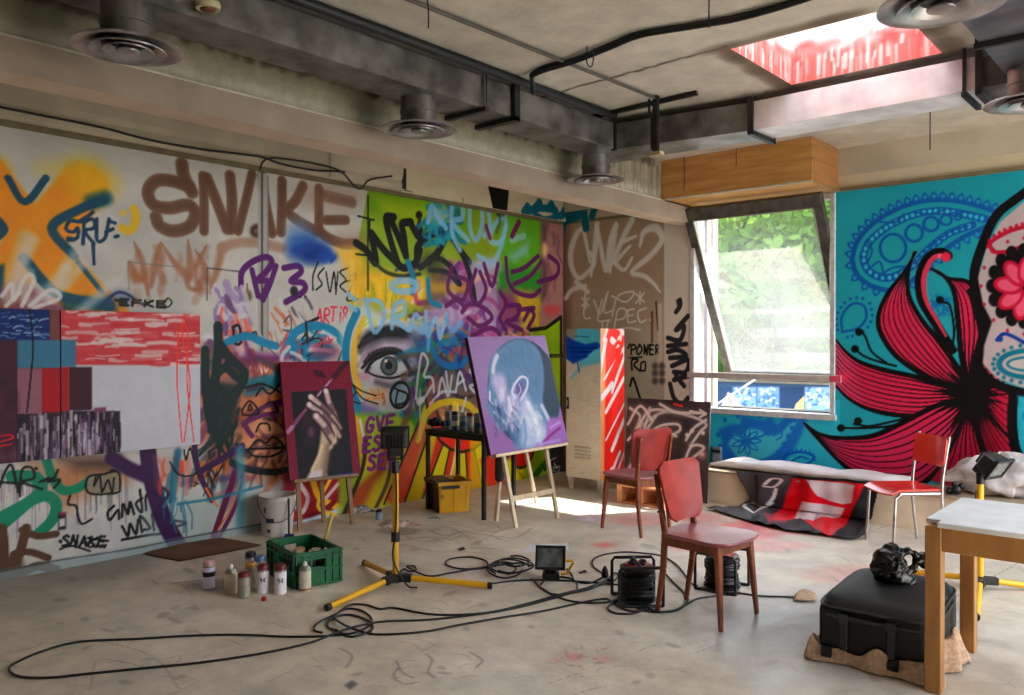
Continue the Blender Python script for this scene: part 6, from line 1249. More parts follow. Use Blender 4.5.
# ---- spray cans
M_TIN = pm('bare_tin', (176,172,164), .35, .6, c2=(140,136,128), scale=10)
def capmat(nm, c): return pm(nm, c, .4)
_cans = {}
def can(label, p, body, cap, h=.185, R=.036, number=None, group='spray cans on the floor by the crate', nozzle=None, rz=0, tilt=None, band=None, dark=None):
    r = thing('spray_can', label, 'spray can', tuple(p), rz, group)
    if tilt: r.rotation_euler = (tilt[0], tilt[1], rz)
    m = MB(); h = h*.86; hb = h*.76
    m.lathe([(R*.9, .0), (R, .004), (R, hb), (R*.97, hb+.004)], n=24); m.mat(1); m.lathe([(R*1.0, hb-.0), (R*1.02, hb+.002), (R*.9, hb+.012), (R*.72, hb+.022), (R*.66, hb+.026)], n=24)
    m.build('body', [body, M_TIN], r, smooth=True)
    m = MB()
    if nozzle is None: m.lathe([(R*.93, hb+.006), (R*.93, h-.010), (R*.82, h-.003), (R*.6, h), (0, h)], n=24)
    else: m.lathe([(R*.36, hb+.02), (R*.36, hb+.04), (R*.25, hb+.052), (0, hb+.053)], n=14)
    m.build('cap', cap, r, smooth=True)
    if band is not None:
        m = MB(); z0_, z1_ = band[1:]; m.lathe([(R+.0004, z0_), (R+.0008, z0_+.001), (R+.0008, z1_-.001), (R+.0004, z1_)], n=24); m.build('label_band', band[0], r, smooth=True)
    if number:
        for k, ch in enumerate(number):
            for stv in FONT[ch]:
                m = MB(); pts = [Vector((p_*.016-.0175+k*.0185, 0, hb*.52+q_*.030)) for p_, q_ in stv]; pts = catmull(pts, 3)
                cur = []
                for q in pts: a = q.x/R-PI/2; cur.append(Vector(((R+.0008)*math.cos(a), (R+.0008)*math.sin(a), q.z)))
                m.tube(cur, .0024, 5); m.build('number', M_BLK, r)
    return r
CV = math.radians(41)  # cans turned to the camera: local -y looks along the line of sight
LVc = pm('lavender_can', (226,218,242), .4, c2=(212,204,232), scale=20); WHc = pm('white_can', (244,238,244), .4, c2=(232,226,234), scale=20); GRc = pm('grey_can', (170,164,152), .45, .2, c2=(140,136,126), scale=20); CRc = pm('cream_can', (222,212,192), .45, c2=(196,186,168), scale=20); BLc = pm('blue_can', (92,124,164), .4)
def face(p): return math.atan2(p.y, p.x)+PI/2+PI
cl_ = [((209,588), 'lavender spray can standing alone at the far left', LVc, capmat('pink_cap', (214,160,170)), dict(h=.20, dark=1, band=(M_BLK, .075, .105))),
 ((231,593.5), 'cream spray can with a white nozzle, second from the left', CRc, capmat('white_cap', (220,218,210)), dict(nozzle=1, h=.19)),
 ((244,597), 'short grey spray can with a dark red cap in front', GRc, capmat('dark_red_cap', (132,30,42)), dict(h=.172)),
 ((251,588.5), 'beige spray can with a yellow and red top, behind the short grey one', CRc, capmat('yellow_cap', (196,140,60)), dict(h=.19)),
 ((250.5,578.5), 'pale spray can with a black cap at the back of the group', LVc, capmat('black_cap', (24,24,26)), dict(h=.20)),
 ((260,583.5), 'spray can with a blue cap beside the crate', LVc, capmat('blue_cap', (84,128,176)), dict(h=.205)),
 ((263,592.5), 'white can numbered 94 with a wine cap, left of its twin', WHc, capmat('wine_cap', (126,30,50)), dict(h=.20, number='94')),
 ((280.5,593.5), 'white can numbered 94 with a brown-red cap, right of its twin', WHc, capmat('brown_red_cap', (110,34,36)), dict(h=.205, number='94')),
 ((305,590.5), 'beige spray can with a bare nozzle in front of the crate corner', CRc, capmat('white_cap', (220,218,210)), dict(nozzle=1, h=.19, band=(pm('rust_band', (150,96,70), .5), .008, .02)))]
for (x, y), lb, bd, cp_, kw in cl_:
    p = onz(x, y); can(lb, (p.x, p.y, 0), bd, cp_, rz=face(p), **kw)
for i, (fx, fy, lb, bd, cp_, kw) in enumerate([(.18,.30,'white spray can at the left inside the green crate', WHc, capmat('white_cap', (220,218,210)), {}),(.30,.22,'blue-white spray can beside the near wall inside the crate', LVc, capmat('black_cap', (24,24,26)), {}),(.42,.55,'tan-capped spray can in the middle of the green crate', CRc, capmat('tan_cap', (206,176,136)), {}),(.58,.40,'spray can with a cream top in the middle right of the crate', GRc, capmat('cream_cap', (222,206,170)), dict(nozzle=1)),(.54,.70,'spray can with an orange-tan cap at the back of the crate', CRc, capmat('tan_cap2', (206,150,100)), {}),(.75,.45,'dark spray can at the right inside the crate', pm('dark_can', (60,58,62), .4), capmat('cream_cap', (222,206,170)), {}),(.30,.62,'blue spray can deep inside the crate', BLc, capmat('white_cap', (220,218,210)), {})]):
    q = MC @ Vector((fx*wx, fy*wy, .0125)); can(lb, q, bd, cp_, h=.175+.01*(i % 3), group='spray cans in the green crate', **kw)
q = MC @ Vector((.86*wx, .62*wy, .016)); r = thing('paint_brush', 'long brush with a yellow handle sticking out of the green crate', 'brush', tuple(q)); tp = q+rt*.10+Vector((0, 0, .36))+fw*.02
m = MB(); m.tube([q.lerp(tp, .55), q.lerp(tp, .7), tp], [.008, .011, .012], 10); part(m, 'handle', pm('yellow_handle', (226,200,96), .4), r, smooth=True); m = MB(); m.tube([q.lerp(tp, .1), q.lerp(tp, .56)], [.016, .010], 10); part(m, 'ferrule', M_STEEL, r, smooth=True); m = MB(); m.tube([q, q.lerp(tp, .1)], [.01, .017], 10); part(m, 'bristles', M_BLK, r)
m = MB(); p = onz(264, 600.5); m.lathe([(.0, 0), (.014, 0), (.015, .004), (.014, .02), (.008, .024), (0, .024)], tuple(p), 14); o = m.build('bottle_cap', capmat('red_cap', (176,24,30)), smooth=True, loc=tuple(p)); tag(o, 'little red cap lying on the floor in front of the cans', 'cap')
# ---- bucket, cardboard sheet, blue tool
M_BKT = pm('white_plastic', (206,200,192), .4, c2=(186,180,172), scale=6)
p = onz(275, 535); r = thing('paint_bucket', 'white plastic paint bucket by the wall beside the left easel', 'bucket', (p.x, p.y+.02, 0))
m = MB(); m.lathe([(.0, .0), (.108, .0), (.112, .004), (.132, .25), (.132, .262), (.142, .264), (.145, .275), (.143, .30), (.147, .305), (.147, .315), (.138, .315), (.13, .30), (.125, .26), (.105, .012), (0, .01)], n=40); m.build('tub', M_BKT, r, smooth=True)
m = MB(); 
fa_ = face(p)
def onb(a, z, R): return Vector((R*math.cos(a), R*math.sin(a), z))
aa = math.atan2(-p.y, -p.x)
for a0, a1, z0_, z1_ in ((aa-.75, aa-.2, .115, .15), (aa-.85, aa-.7, .19, .235), (aa-.7, aa-.45, .04, .065)):
    n = 8; vs = []
    for k in range(n+1):
        a = a0+(a1-a0)*k/n; vs += [onb(a, z0_, .1135+.0775*z0_), onb(a, z1_, .1135+.0775*z1_)]
    m.add(vs, [(2*k, 2*k+2, 2*k+3, 2*k+1) for k in range(n)])
m.build('label_print', pm('label_blue', (48,58,84), .5), r)
m = MB(); m.tube([onb(aa-1.45+2.9*k/12, .295-.17*math.sin(PI*k/12), .150+.006*math.sin(PI*k/12)) for k in range(13)], .003, 6); m.build('bail_handle', M_STEEL, r, smooth=True)
p = onz(289, 539); r = thing('paint_roller', 'thin dark tool with a blue foot leaning by the white bucket', 'roller', (p.x, p.y, 0)); m = MB(); m.cyl((p.x, p.y, .02), (p.x-.05, p.y+.03, .30), .008, n=8); part(m, 'stem', M_STEEL, r); m = MB(); m.cyl(Vector((p.x, p.y, .022))-rt*.03, Vector((p.x, p.y, .022))+rt*.035, .018, n=12); part(m, 'roller_head', pm('deep_blue', (26,54,110), .5), r)
m = MB(); cps = [onz(139, 553), onz(179, 562), onz(262, 546), onz(218, 538)]; cps[0].x = max(cps[0].x, XL+.03); cps[3].x = max(cps[3].x, XL+.03)
m.grid(10, 6, lambda u, v: (cps[0].lerp(cps[1], v)).lerp(cps[3].lerp(cps[2], v), u)+Vector((0, 0, .006+.012*(1-v)**2*math.sin(u*3)+.004))); b = len(m.v); m.grid(10, 6, lambda u, v: (cps[0].lerp(cps[1], v)).lerp(cps[3].lerp(cps[2], v), u)+Vector((0, 0, .002)))
o = m.build('cardboard_sheet', pm('brown_cardboard', (122,82,60), .85, c2=(104,68,50), scale=4), loc=tuple(cps[1])); tag(o, 'flat brown cardboard sheet on the floor along the left wall', 'cardboard')
# ---- dark side table with cans, yellow and black crate
p0, p1_ = onz(484, 521), onz(428, 508); zt_ = onx(484, 436, p0.x).z
L0 = Vector((p0.x, p0.y, 0)); r = thing('side_table', 'dark metal side table by the wall, spray cans on top', 'table', (-5.35, 5.35, 0))
tX0, tX1, tY0, tY1 = -5.66, p0.x+.02, 5.03, 5.50; tY1 = tY0+.42
tz_ = onz(484, 432, .5); zt_ = ony(425, 430, tY0).z
gx0 = ony(425, 430, tY0+.0).x; gx1 = ony(484, 433, tY0).x; gx0 = max(gx0, XL+.06); zt_ = ony(455, 432, tY0).z
M_DT = pm('dark_green_metal', (40,46,40), .45, .3, c2=(28,32,28), scale=10)
m = MB(); m.bb((gx0, tY0, zt_-.028), (gx1, tY1, zt_)); m.bb((gx0+.012, tY0+.012, zt_-.06), (gx1-.012, tY1-.012, zt_-.028)); part(m, 'table_top', M_DT, r, bevel=.003)
for x in (gx0+.004, gx1-.034):
    for y in (tY0+.004, tY1-.034):
        m = MB(); m.bb((x, y, 0), (x+.03, y+.03, zt_-.0285)); part(m, 'leg', M_DT, r)
for i, (x, lb, bd, cp_) in enumerate([(448,'grey spray can at the left end of the row on the side table', GRc, capmat('steel_cap', (150,156,166))), (455,'blue spray can on the side table, second in the row', BLc, capmat('navy_cap', (40,60,110))), (463,'blue and white spray can in the middle of the row on the side table', pm('skyblue_can', (140,170,206), .4), capmat('white_cap', (220,218,210))), (470,'pale spray can with a red cap on the side table', CRc, capmat('red_cap', (176,24,30))), (477.5,'silver spray can at the right end of the row on the side table', M_TIN, capmat('steel_cap', (150,156,166)))]):
    q = ony(x, 431, tY0+.10); can(lb, (q.x, tY0+.10, zt_+.0005), bd, cp_, h=.195, R=.031, group='spray cans on the dark side table', rz=face(q), number=None, band=(pm('can_print', (226,222,206), .5) if i % 2 else pm('can_print_blue', (70,100,150), .5), .04, .085))
q = ony(436, 431, tY0+.2); m = MB(); 
for c, R in [((-.07, 0, .035), .036), ((-.02, .02, .045), .046), ((.03, -.01, .035), .036), ((.0, -.04, .028), .03), ((-.10, .03, .024), .026), ((.05, .04, .03), .03)]: m.lathe([(0, -R), (R*.7, -R*.7), (R, 0), (R*.75, R*.65), (0, R)], (q.x+c[0], tY0+.2+c[1], zt_+c[2]+.001), 14)
o = m.build('paint_rag', pm('black_rag', (34,34,36), .7, c2=(20,20,22), scale=20, bump=.3), smooth=True, loc=(q.x, tY0+.2, zt_)); tag(o, 'bunched black rag at the left on the dark side table', 'rag'); md_ = o.modifiers.new('melt', 'REMESH'); md_.mode = 'VOXEL'; md_.voxel_size = .008; md_.use_smooth_shade = True
# two-tone crate
M_YC = pm('yellow_crate', (242,184,12), .35, c2=(230,168,8), scale=6); M_GC = pm('charcoal_crate', (40,40,42), .45)
ly, fy_, ry = onz(422, 508), onz(438, 514.5), onz(471, 512); H_ = .275; az = math.radians(66); W_ = .31; D_2 = .34
dvx = Vector((math.cos(az), math.sin(az), 0)); dvy = Vector((-math.sin(az), math.cos(az), 0))
r = thing('plastic_crate', 'yellow and charcoal plastic crate on the floor under the side table', 'crate', (fy_.x, fy_.y, 0), az)
def tw(a, b, mt, nm, zt=H_):
    m = MB(); a = Vector(a); b = Vector(b); d_ = (b-a); L_ = d_.length; d_.normalize(); n = Vector((d_.y, -d_.x, 0)); cen = Vector((W_/2, D_2/2, 0))
    q = [a, b, b-n*.012, a-n*.012]; lo_ = [cen+(v-cen)*.90 for v in q]; m.hexa([v+Vector((0, 0, .003)) for v in lo_]+[v+Vector((0, 0, zt)) for v in q])
    m.hexa([a+n*.016+Vector((0,0,zt-.03)), b+n*.016+Vector((0,0,zt-.03)), b-n*.012+Vector((0,0,zt-.03)), a-n*.012+Vector((0,0,zt-.03)), a+n*.016+Vector((0,0,zt)), b+n*.016+Vector((0,0,zt)), b-n*.012+Vector((0,0,zt)), a-n*.012+Vector((0,0,zt))])
    for f in (.1, .5, .9): 
        c = a.lerp(b, f); m.hexa([cen+(c-d_*.01-cen)*.90+n*.006+Vector((0,0,.02)), cen+(c+d_*.01-cen)*.90+n*.006+Vector((0,0,.02)), cen+(c+d_*.01-cen)*.9+Vector((0,0,.02)), cen+(c-d_*.01-cen)*.9+Vector((0,0,.02)), c-d_*.01+n*.008+Vector((0,0,zt-.03)), c+d_*.01+n*.008+Vector((0,0,zt-.03)), c+d_*.01+Vector((0,0,zt-.03)), c-d_*.01+Vector((0,0,zt-.03))])
    o = m.build(nm, mt, r); return o
tw((0,0,0), (W_,0,0), M_YC, 'side_wall'); tw((W_,0,0), (W_,D_2,0), M_YC, 'side_wall'); tw((W_,D_2,0), (0,D_2,0), M_YC, 'side_wall'); tw((0,D_2,0), (0,0,0), M_GC, 'side_wall')['label'] = 'charcoal end wall'
m = MB(); m.bb((.02, .02, .003), (W_-.02, D_2-.02, .012)); m.build('base', M_YC, r)
m = MB(); m.bb((W_*.1, -.036, H_-.055), (W_*.62, -.017, H_-.03)); m.build('handle', M_GC, r, bevel=.004)
m = MB(); m.bb((-.02, .02, H_+.0005), (W_*.5, D_2-.02, H_+.012)); m.build('folded_lid', M_GC, r)
m = MB(); m.lathe([(0,0),(.02,0),(.02,.001),(0,.001)], (W_*.12, -.0105, H_*.55), 12, Matrix.Rotation(PI/2, 4, 'X')); m.build('embossed_mark', pm('ochre', (196,140,10), .5), r)
# ---- rags, tins, papers
def heap(nm, lb, cat, c, rx, ry, h, mat, n=16, seed=1):
    rn = random.Random(seed); m = MB()
    ph = [rn.uniform(0, 6) for _ in range(8)]
    def f(u, v):
        a = u*2*PI; k = v*(1+.16*math.sin(3*a+ph[0])+.10*math.sin(7*a+ph[1])); z = h*(1-v**2)*(.7+.35*math.sin(a*4+ph[2]+v*6)*v+.3*math.sin(9*v+ph[3]+2*a)*v)
        return Vector((c.x, c.y, .003))+rt*rx*k*math.cos(a)+Vector((-.66, .75, 0))*ry*k*math.sin(a)+Vector((0, 0, max(.0, z)))
    m.grid(36, 8, f); o = m.build(nm, mat, smooth=True, loc=(c.x, c.y, 0), weld=True); return tag(o, lb, cat)
heap('drop_cloth', 'crumpled paint-stained rag on the floor behind the tripod', 'rag', onz(397, 525), .17, .10, .05, pm('stained_rag', (214,196,186), .8, c2=(150,110,100), scale=26, bump=.3), seed=3)
heap('cloth_rag', 'crumpled black and white cloth at the wall by the left easel', 'rag', onz(360, 511), .13, .10, .07, pm('spotted_cloth', (206,204,200), .8, c2=(34,34,38), scale=34), seed=5)
p = onz(379, 519.5); r = thing('paint_tin', 'small paint tin standing behind the tripod pole', 'tin', tuple(p)); m = MB(); m.lathe([(0, 0), (.03, 0), (.03, .06), (.031, .062), (.031, .066), (.027, .066), (.027, .05), (0, .05)], n=24); m.build('tin_body', pm('pale_blue_tin', (150,170,186), .35, .4), r, smooth=True); m = MB(); m.lathe([(0, .0), (.030, .0), (.030, .006), (0, .007)], (-.02, .01, .068), 20, Matrix.Rotation(.3, 4, 'X')); m.build('lid', M_STEEL, r)
def sheet(s_, lb, cat, mat, nm='paper_sheet', z=.0015, curl=.008):
    P7 = [onz(x, y, z) for x, y in px(s_)]; m = MB(); m.grid(8, 6, lambda u, v: P7[0].lerp(P7[1], u).lerp(P7[3].lerp(P7[2], u), v)+Vector((0, 0, curl*max(0, u-.6)**1.5*4*(1-v)+.001*math.sin(u*9)))); b = len(m.v); m.grid(8, 6, lambda u, v: P7[0].lerp(P7[1], u).lerp(P7[3].lerp(P7[2], u), v)+Vector((0, 0, curl*max(0, u-.6)**1.5*4*(1-v)+.001*math.sin(u*9)-.001)))
    o = m.build(nm, mat, loc=tuple(P7[0])); return tag(o, lb, cat)
M_PAP = pm('white_paper', (230,226,230), .7, c2=(214,210,216), scale=10)
sheet("519,553 530,546 568,543 569,550", 'white paper sheet on the floor behind the black floodlight', 'paper', M_PAP); sheet("573,517 586,514 606,518 592,524", 'printed pale sheet on the floor at the edge of the sun patch', 'paper', pm('printed_sheet', (226,206,212), .7, c2=(196,164,172), scale=9))
for s_, lb in (("457,549 463,547 466,549 460,551", 'small dark scrap on the floor right of the tripod'), ("578,572 585,570 588,572 580,574", 'small dark scrap on the floor near the cable arc')): sheet(s_, lb, 'scrap', M_STEEL, 'floor_scrap', .002, .002)
heap('plaster_bit', 'grey plaster crumb on the floor in front of the yellow crate', 'debris', onz(434, 518.5), .05, .03, .02, pm('plaster_crumb', (150,146,142), .9), seed=9)
# ---- pallet
pc = onz(640, 512); r = thing('wooden_pallet', 'small wooden pallet on the floor behind the dark red chair', 'pallet', (-4.12, 6.35, 0)); M_PAL = pm('raw_pine', (222,150,98), .6, c2=(196,118,70), scale=4, stretch=(1,6,6))
xA, xB, yA = ony(617, 500, 6.42).x, ony(664, 500, 6.42).x, 6.42
for k in range(4): m = MB(); m.bb((xA, yA+.115*k, .155), (xB, yA+.085+.115*k, .175)); part(m, 'deck_board', M_PAL, r)
for k in range(3): x = xA+(xB-xA-.05)*k/2; m = MB(); m.bb((x, yA, .0205), (x+.05, yA+.43, .1545)); part(m, 'stringer', M_PAL, r)
for k in (0, 1.5, 3): m = MB(); m.bb((xA, yA+.115*k, .0), (xB, yA+.085+.115*k, .02)); part(m, 'bottom_board', M_PAL, r)
# ---- rolled banner on the ledge, hanging cloth, plastic bag
M_ROLL = pm('white_vinyl', (244,240,242), .5, c2=(236,222,228), scale=5, bump=.15, bscale=9)
m = MB(); y_r = LY+.19; RA, RB = ony(711, 466, y_r).x, ony(908, 478, y_r-.03).x
def roll(u, v):
    x = RA+(RB-RA)*u; a = v*2*PI; k = min(1, .25+u*4)*(1+.08*math.sin(u*17)+.06*math.sin(u*31+a*2)); ry_, rz_ = .115*k, .060*k*(1-.25*u)
    return Vector((x, y_r+ry_*math.cos(a)*1.1, LZ+.004+rz_+rz_*math.sin(a)))
m.grid(60, 20, roll); m.add([roll(1, k/20) for k in range(20)], [tuple(range(20))]); m.add([roll(0, k/20) for k in range(20)], [tuple(range(20))[::-1]])
o = m.build('rolled_banner', M_ROLL, smooth=True, loc=(RA, y_r, LZ), weld=True); tag(o, 'long white vinyl roll lying on the ledge under the mural', 'banner')
class _F: pass
D = Paint((0, 0, 0), (1,0,0), (0,1,0), 1.0, 1.0, .006, (30,28,30)); D.local = True; D.sc = .01
def dl(s_): return [((p[0]-700)/178.0, (p[1]-470)/64.0)+tuple(p[2:]) for p in px(s_)]
D.po(dl("736,470 792,470 776,512 740,520 700,512 736,508"), (78,74,76)); D.po(dl("790,474 806,474 800,516 776,524 760,516"), (62,58,62)); D.st(dl("756,474 758,500"), 2, (40,38,40), .4, .8)
D.po(dl("792,474 868,474 848,520 820,540 770,518 782,505"), (200,20,40)); D.po(dl("806,474 856,476 852,494 838,498 818,490"), (232,222,226)); D.po(dl("802,496 846,498 840,510 812,516 794,516"), (232,222,226)); D.po(dl("806,490 850,498 846,500 802,496"), (206,20,44)); D.po(dl("866,472 880,472 880,540 820,540 846,518"), (26,26,30)); D.po(dl("770,522 800,514 822,528 822,540 770,540"), (34,32,36))
for s_ in ["765,482 772,476 782,476 774,484 764,484","776,486 774,494 768,502","772,500 762,508 754,512 744,508 752,502 764,506"]: D.st(dl(s_), 2.2, (236,230,230), .25)
D.po(dl("764,514 788,508 786,520 770,524"), (206,70,80), .02, .6)
outl = dl("736,471 880,471 872,505 866,528 852,531 824,529 786,527 752,521 704,510 738,507 748,498")
def dgeo(u, v):
    x = 700+178*u; y = 470+64*v+(x-736)*.075
    p = ony(x, y, LY-.045)
    q = onz(x, y, .014)
    fold = .014*math.sin(u*26+v*3)+.01*math.sin(u*47+1)+.008*math.sin(v*20+u*9)
    if p.z > .05: p.y += fold-.0; return p
    t = max(0, min(1, p.z/.05)); q.z = .016+abs(fold)*.9; return q.lerp(p, t) if p.z > 0 else q
Q_ = D.mesh('hanging_cloth', vmat('printed_cloth', .6, .1, 10, .05, 120)); me = Q_.data; keepf = []
co_ = np.empty(len(me.vertices)*3); me.vertices.foreach_get('co', co_); co_ = co_.reshape(-1, 3)
bm = bmesh.new(); bm.from_mesh(me); ins = D.inside([(p[0], p[1]) for p in outl], 0, D.nu+1, 0, D.nv+1).ravel() > 0
bm.verts.ensure_lookup_table(); bmesh.ops.delete(bm, geom=[v for i, v in enumerate(bm.verts) if not ins[i]], context='VERTS')
for v in bm.verts: v.co = dgeo(v.co.x, v.co.y)
bmesh.ops.recalc_face_normals(bm, faces=bm.faces); bm.to_mesh(me); bm.free(); me.polygons.foreach_set('use_smooth', [True]*len(me.polygons)); so_ = Q_.modifiers.new('thick', 'SOLIDIFY'); so_.thickness = .004; so_.offset = 0
tag(Q_, 'black, red and white printed cloth hanging from the ledge onto the floor', 'cloth')
M_BAG = pm('cloudy_plastic', (222,216,216), .35, c2=(176,172,176), scale=7, bump=.5, bscale=16)
bc = ony(994, 486, LY+.27); m = MB()
def bag(u, v):
    a = u*2*PI; b = v*PI; R = 1+.12*math.sin(5*a+3*b)+.08*math.sin(11*a+2)+.07*math.sin(9*b+4*a)
    return Vector((bc.x+.04+.34*R*math.sin(b)*math.cos(a), bc.y+.17*R*math.sin(b)*math.sin(a)*.8, LZ+.005+max(0, .155+.155*R*-math.cos(b)+.05*math.sin(b)*math.cos(a+.3)*(1 if v > .4 else 0))))
m.grid(48, 28, bag); o = m.build('plastic_bag', M_BAG, smooth=True, loc=(bc.x, bc.y, LZ), weld=True); tag(o, 'crumpled cloudy plastic sack on the ledge at the right edge', 'bag')
heap2 = onz(952, 498, LZ); m = MB()
for c, R in [((0,0,.04),.04),((-.05,.0,.03),.03),((.03,.02,.07),.028),((-.02,.01,.085),.022)]: m.lathe([(0,-R),(R*.7,-R*.7),(R,0),(R*.7,R*.7),(0,R)], (heap2.x+c[0], LY+.08+c[1], LZ+c[2]+.002), 12)
o = m.build('cable_bundle', M_BLK, smooth=True, loc=(heap2.x, LY+.08, LZ)); tag(o, 'small black bundle on the ledge behind the red chair', 'bundle')
# ================================================================ what stands outside the window
m = MB(); m.bb((-40, WO+.02, -.35), (30, 60, -.30)); struct('ground', m, pm('outdoor_ground', (150,146,130), .9, c2=(110,116,84), scale=1.2))
M_LF = [pm('leaf_a', (120,164,60), .6, c2=(70,112,34), scale=.9, spec=.2), pm('leaf_b', (150,184,82), .6, c2=(98,140,50), scale=.8, spec=.2), pm('leaf_c', (92,140,58), .6, c2=(52,88,34), scale=1, spec=.2)]
for mt in M_LF:
    nt = mt.node_tree; b = nt.nodes['Principled BSDF']; tl_ = nt.nodes.new('ShaderNodeBsdfTranslucent'); mx_ = nt.nodes.new('ShaderNodeMixShader'); mx_.inputs[0].default_value = .5
    rp_ = [n for n in nt.nodes if n.type == 'VALTORGB'][0]; nt.links.new(rp_.outputs['Color'], tl_.inputs['Color']); nt.links.new(b.outputs[0], mx_.inputs[1]); nt.links.new(tl_.outputs[0], mx_.inputs[2]); nt.links.new(mx_.outputs[0], nt.nodes['Material Output'].inputs['Surface'])
def tree(x, y, z0_, z1_, rx, lm, label, n=5200, seed=1, leaf=.16):
    g = np.random.default_rng(seed); r = thing('leafy_tree', label, 'tree', (x, y, -.3), 0, 'trees outside the window')
    K = 26; cen = []
    for k in range(K):
        a = g.uniform(0, 2*PI); zz = g.uniform(0, 1); rr = rx*math.sqrt(g.uniform(0, 1))*(.55+.6*math.sin(PI*min(1, zz*.85+.12))); cen.append((rr*math.cos(a), rr*math.sin(a), z0_+.3+(z1_-z0_)*zz, rx*g.uniform(.24, .42)))
    cen = np.array(cen); i = g.integers(0, K, n); d = g.normal(size=(n, 3)); d /= np.linalg.norm(d, axis=1)[:, None]; c = cen[i, :3]+d*(cen[i, 3]*g.uniform(.75, 1.05, n))[:, None]
    nn_ = d+g.normal(size=(n, 3))*.5; nn_ /= np.linalg.norm(nn_, axis=1)[:, None]; t1_ = np.cross(nn_, g.normal(size=(n, 3))); t1_ /= np.linalg.norm(t1_, axis=1)[:, None]; t2_ = np.cross(nn_, t1_); s = leaf*g.uniform(.6, 1.3, n)[:, None]
    V_ = np.stack([c-t1_*s, c-t2_*s*.5, c+t1_*s, c+t2_*s*.5], 1).reshape(-1, 3); me = bpy.data.meshes.new('foliage'); me.from_pydata(V_.tolist(), [], np.arange(n*4).reshape(-1, 4).tolist()); me.materials.append(lm)
    o = bpy.data.objects.new('foliage', me); C.objects.link(o); o.parent = r
    m = MB(); m.tube([(0, 0, 0), (.1, 0, z0_*.6+.5), (0, .05, z0_+(z1_-z0_)*.5)], [.22, .17, .08], 10)
    for k in range(5): a = k*1.3; m.tube([(0, 0, z0_+.4), (rx*.4*math.cos(a), rx*.4*math.sin(a), z0_+(z1_-z0_)*.45)], [.09, .03], 6)
    m.build('trunk', pm('bark', (96,80,62), .9, c2=(70,58,46), scale=6), r, smooth=True)
def at(x, Y): return ony(x, 342, Y)
for (x, Y, z0_, z1_, rx, k, lb, sd) in [(705, 19, .6, 5.2, 2.6, 0, 'bright green tree at the left of the window view', 1), (752, 23, .6, 6.0, 3.4, 2, 'tall darker tree in the middle of the window view', 2), (792, 18, .4, 4.6, 2.5, 1, 'pale sunlit tree filling the centre of the open sash', 3), (836, 17, .6, 5.0, 2.2, 0, 'green tree showing in the gap right of the sash', 4), (726, 15, -.2, 2.6, 1.8, 2, 'low dark bush outside at the lower left of the window', 5), (770, 30, .5, 8.6, 5, 2, 'far tree rising behind the others outside', 6)]:
    p = at(x, Y); tree(p.x, Y, z0_, z1_, rx, M_LF[k], lb, seed=sd, leaf=.15 if k != 2 else .18)
# low painted wall across the yard
Yw = 11.8; a, b = ony(700, 400, Yw).x-1.0, ony(860, 400, Yw).x+1.0; zt2 = ony(770, 383, Yw).z
G = Paint((a, Yw, -.3), (1,0,0), (0,0,1), b-a, zt2+.3, .015, (64,84,118))
G.po("733,387 756,387 756,420 733,420", (130,160,206), 0); G.po("757,387 779,387 779,420 757,420", (120,150,200), 0); G.po("780,387 804,387 804,420 780,420", (42,60,92), 0); G.po("805,387 860,387 860,420 805,420", (140,170,214), 0); G.po("715,387 732,387 732,420 715,420", (50,70,100), 0)
for x0_, x1_ in ((734, 755), (758, 778), (806, 832)):
    for _ in range(60): G.el(random.uniform(x0_, x1_), random.uniform(388, 412), 1.4, 1.2, random.choice([(226,232,244),(70,96,160),(200,214,236),(90,120,180)]), .6)
G.po("796,404 804,396 804,410 794,410", (226,196,140), .5); G.po("722,404 728,392 736,398 742,408 720,410", (236,222,226), 1); G.st("726,394 732,404", 1.4, (120,70,90))
slabw = slabart(G, .2, (90,86,84), 'yard_wall', vmat('yard_paint', .8, .1, 4, .05, 30)); slabw['kind'] = 'structure'
m = MB(); m.bb((a, Yw-.06, zt2), (b, Yw+.26, zt2+.09)); struct('trim_13', m, pm('grey_coping', (120,114,108), .85, c2=(84,80,76), scale=3))
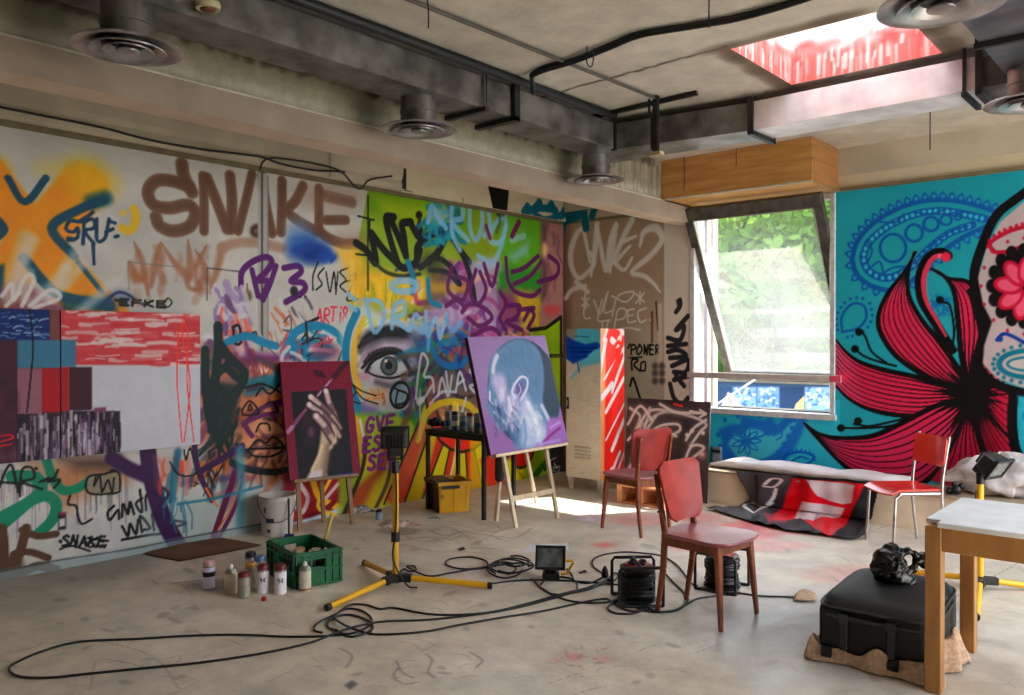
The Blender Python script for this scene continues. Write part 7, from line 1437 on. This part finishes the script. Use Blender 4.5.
# ================================================================ daylight and camera
sun = bpy.data.lights.new('sun', 'SUN'); sun.energy = 10.5; sun.angle = math.radians(.9); sun.color = (1, .95, .86)
so = bpy.data.objects.new('sun', sun); C.objects.link(so); so.rotation_euler = Vector((-.48, -.78, -1)).to_track_quat('-Z', 'Y').to_euler()
w = bpy.data.worlds.new('sky'); bpy.context.scene.world = w; w.use_nodes = True
nt = w.node_tree; N = nt.nodes; L = nt.links; bg = N['Background']
tc = N.new('ShaderNodeTexCoord'); sx = N.new('ShaderNodeSeparateXYZ'); L.new(tc.outputs['Generated'], sx.inputs[0])
rp = N.new('ShaderNodeValToRGB'); e = rp.color_ramp.elements; e[0].position = 0; e[0].color = (1,.97,.93,1); e[1].position = .6; e[1].color = (.75,.86,1,1)
L.new(sx.outputs['Z'], rp.inputs['Fac']); L.new(rp.outputs['Color'], bg.inputs['Color'])
dp = N.new('ShaderNodeVectorMath'); dp.operation = 'DOT_PRODUCT'; dp.inputs[1].default_value = Vector((.40, .78, 1)).normalized(); L.new(tc.outputs['Generated'], dp.inputs[0])
gm = N.new('ShaderNodeMapRange'); gm.interpolation_type = 'SMOOTHSTEP'; gm.inputs['From Min'].default_value = -.2; gm.inputs['From Max'].default_value = 1; gm.inputs['To Min'].default_value = 1.7; gm.inputs['To Max'].default_value = 5.5
L.new(dp.outputs['Value'], gm.inputs['Value']); L.new(gm.outputs['Result'], bg.inputs['Strength'])   # the sky is brighter round the sun
cam = bpy.data.cameras.new('camera'); co = bpy.data.objects.new('camera', cam); C.objects.link(co)
cam.sensor_fit = 'HORIZONTAL'; cam.sensor_width = 36.0; cam.lens = FOC/1024*36.0; cam.clip_start = .05; cam.clip_end = 300
mt = Matrix((rt, up, -fw)).transposed().to_4x4(); mt.translation = EYEP; co.matrix_world = mt
sc = bpy.context.scene; sc.camera = co
vs = sc.view_settings; vs.view_transform = 'Standard'; vs.look = 'None'; vs.gamma = 1.0; vs.exposure = 0.9; vs.use_curve_mapping = False
sc.cycles.max_bounces = 8; sc.cycles.diffuse_bounces = 5; sc.cycles.transparent_max_bounces = 12; sc.cycles.use_denoising = True; sc.cycles.caustics_reflective = False; sc.cycles.caustics_refractive = False
sc.cycles.sample_clamp_indirect = 6.0
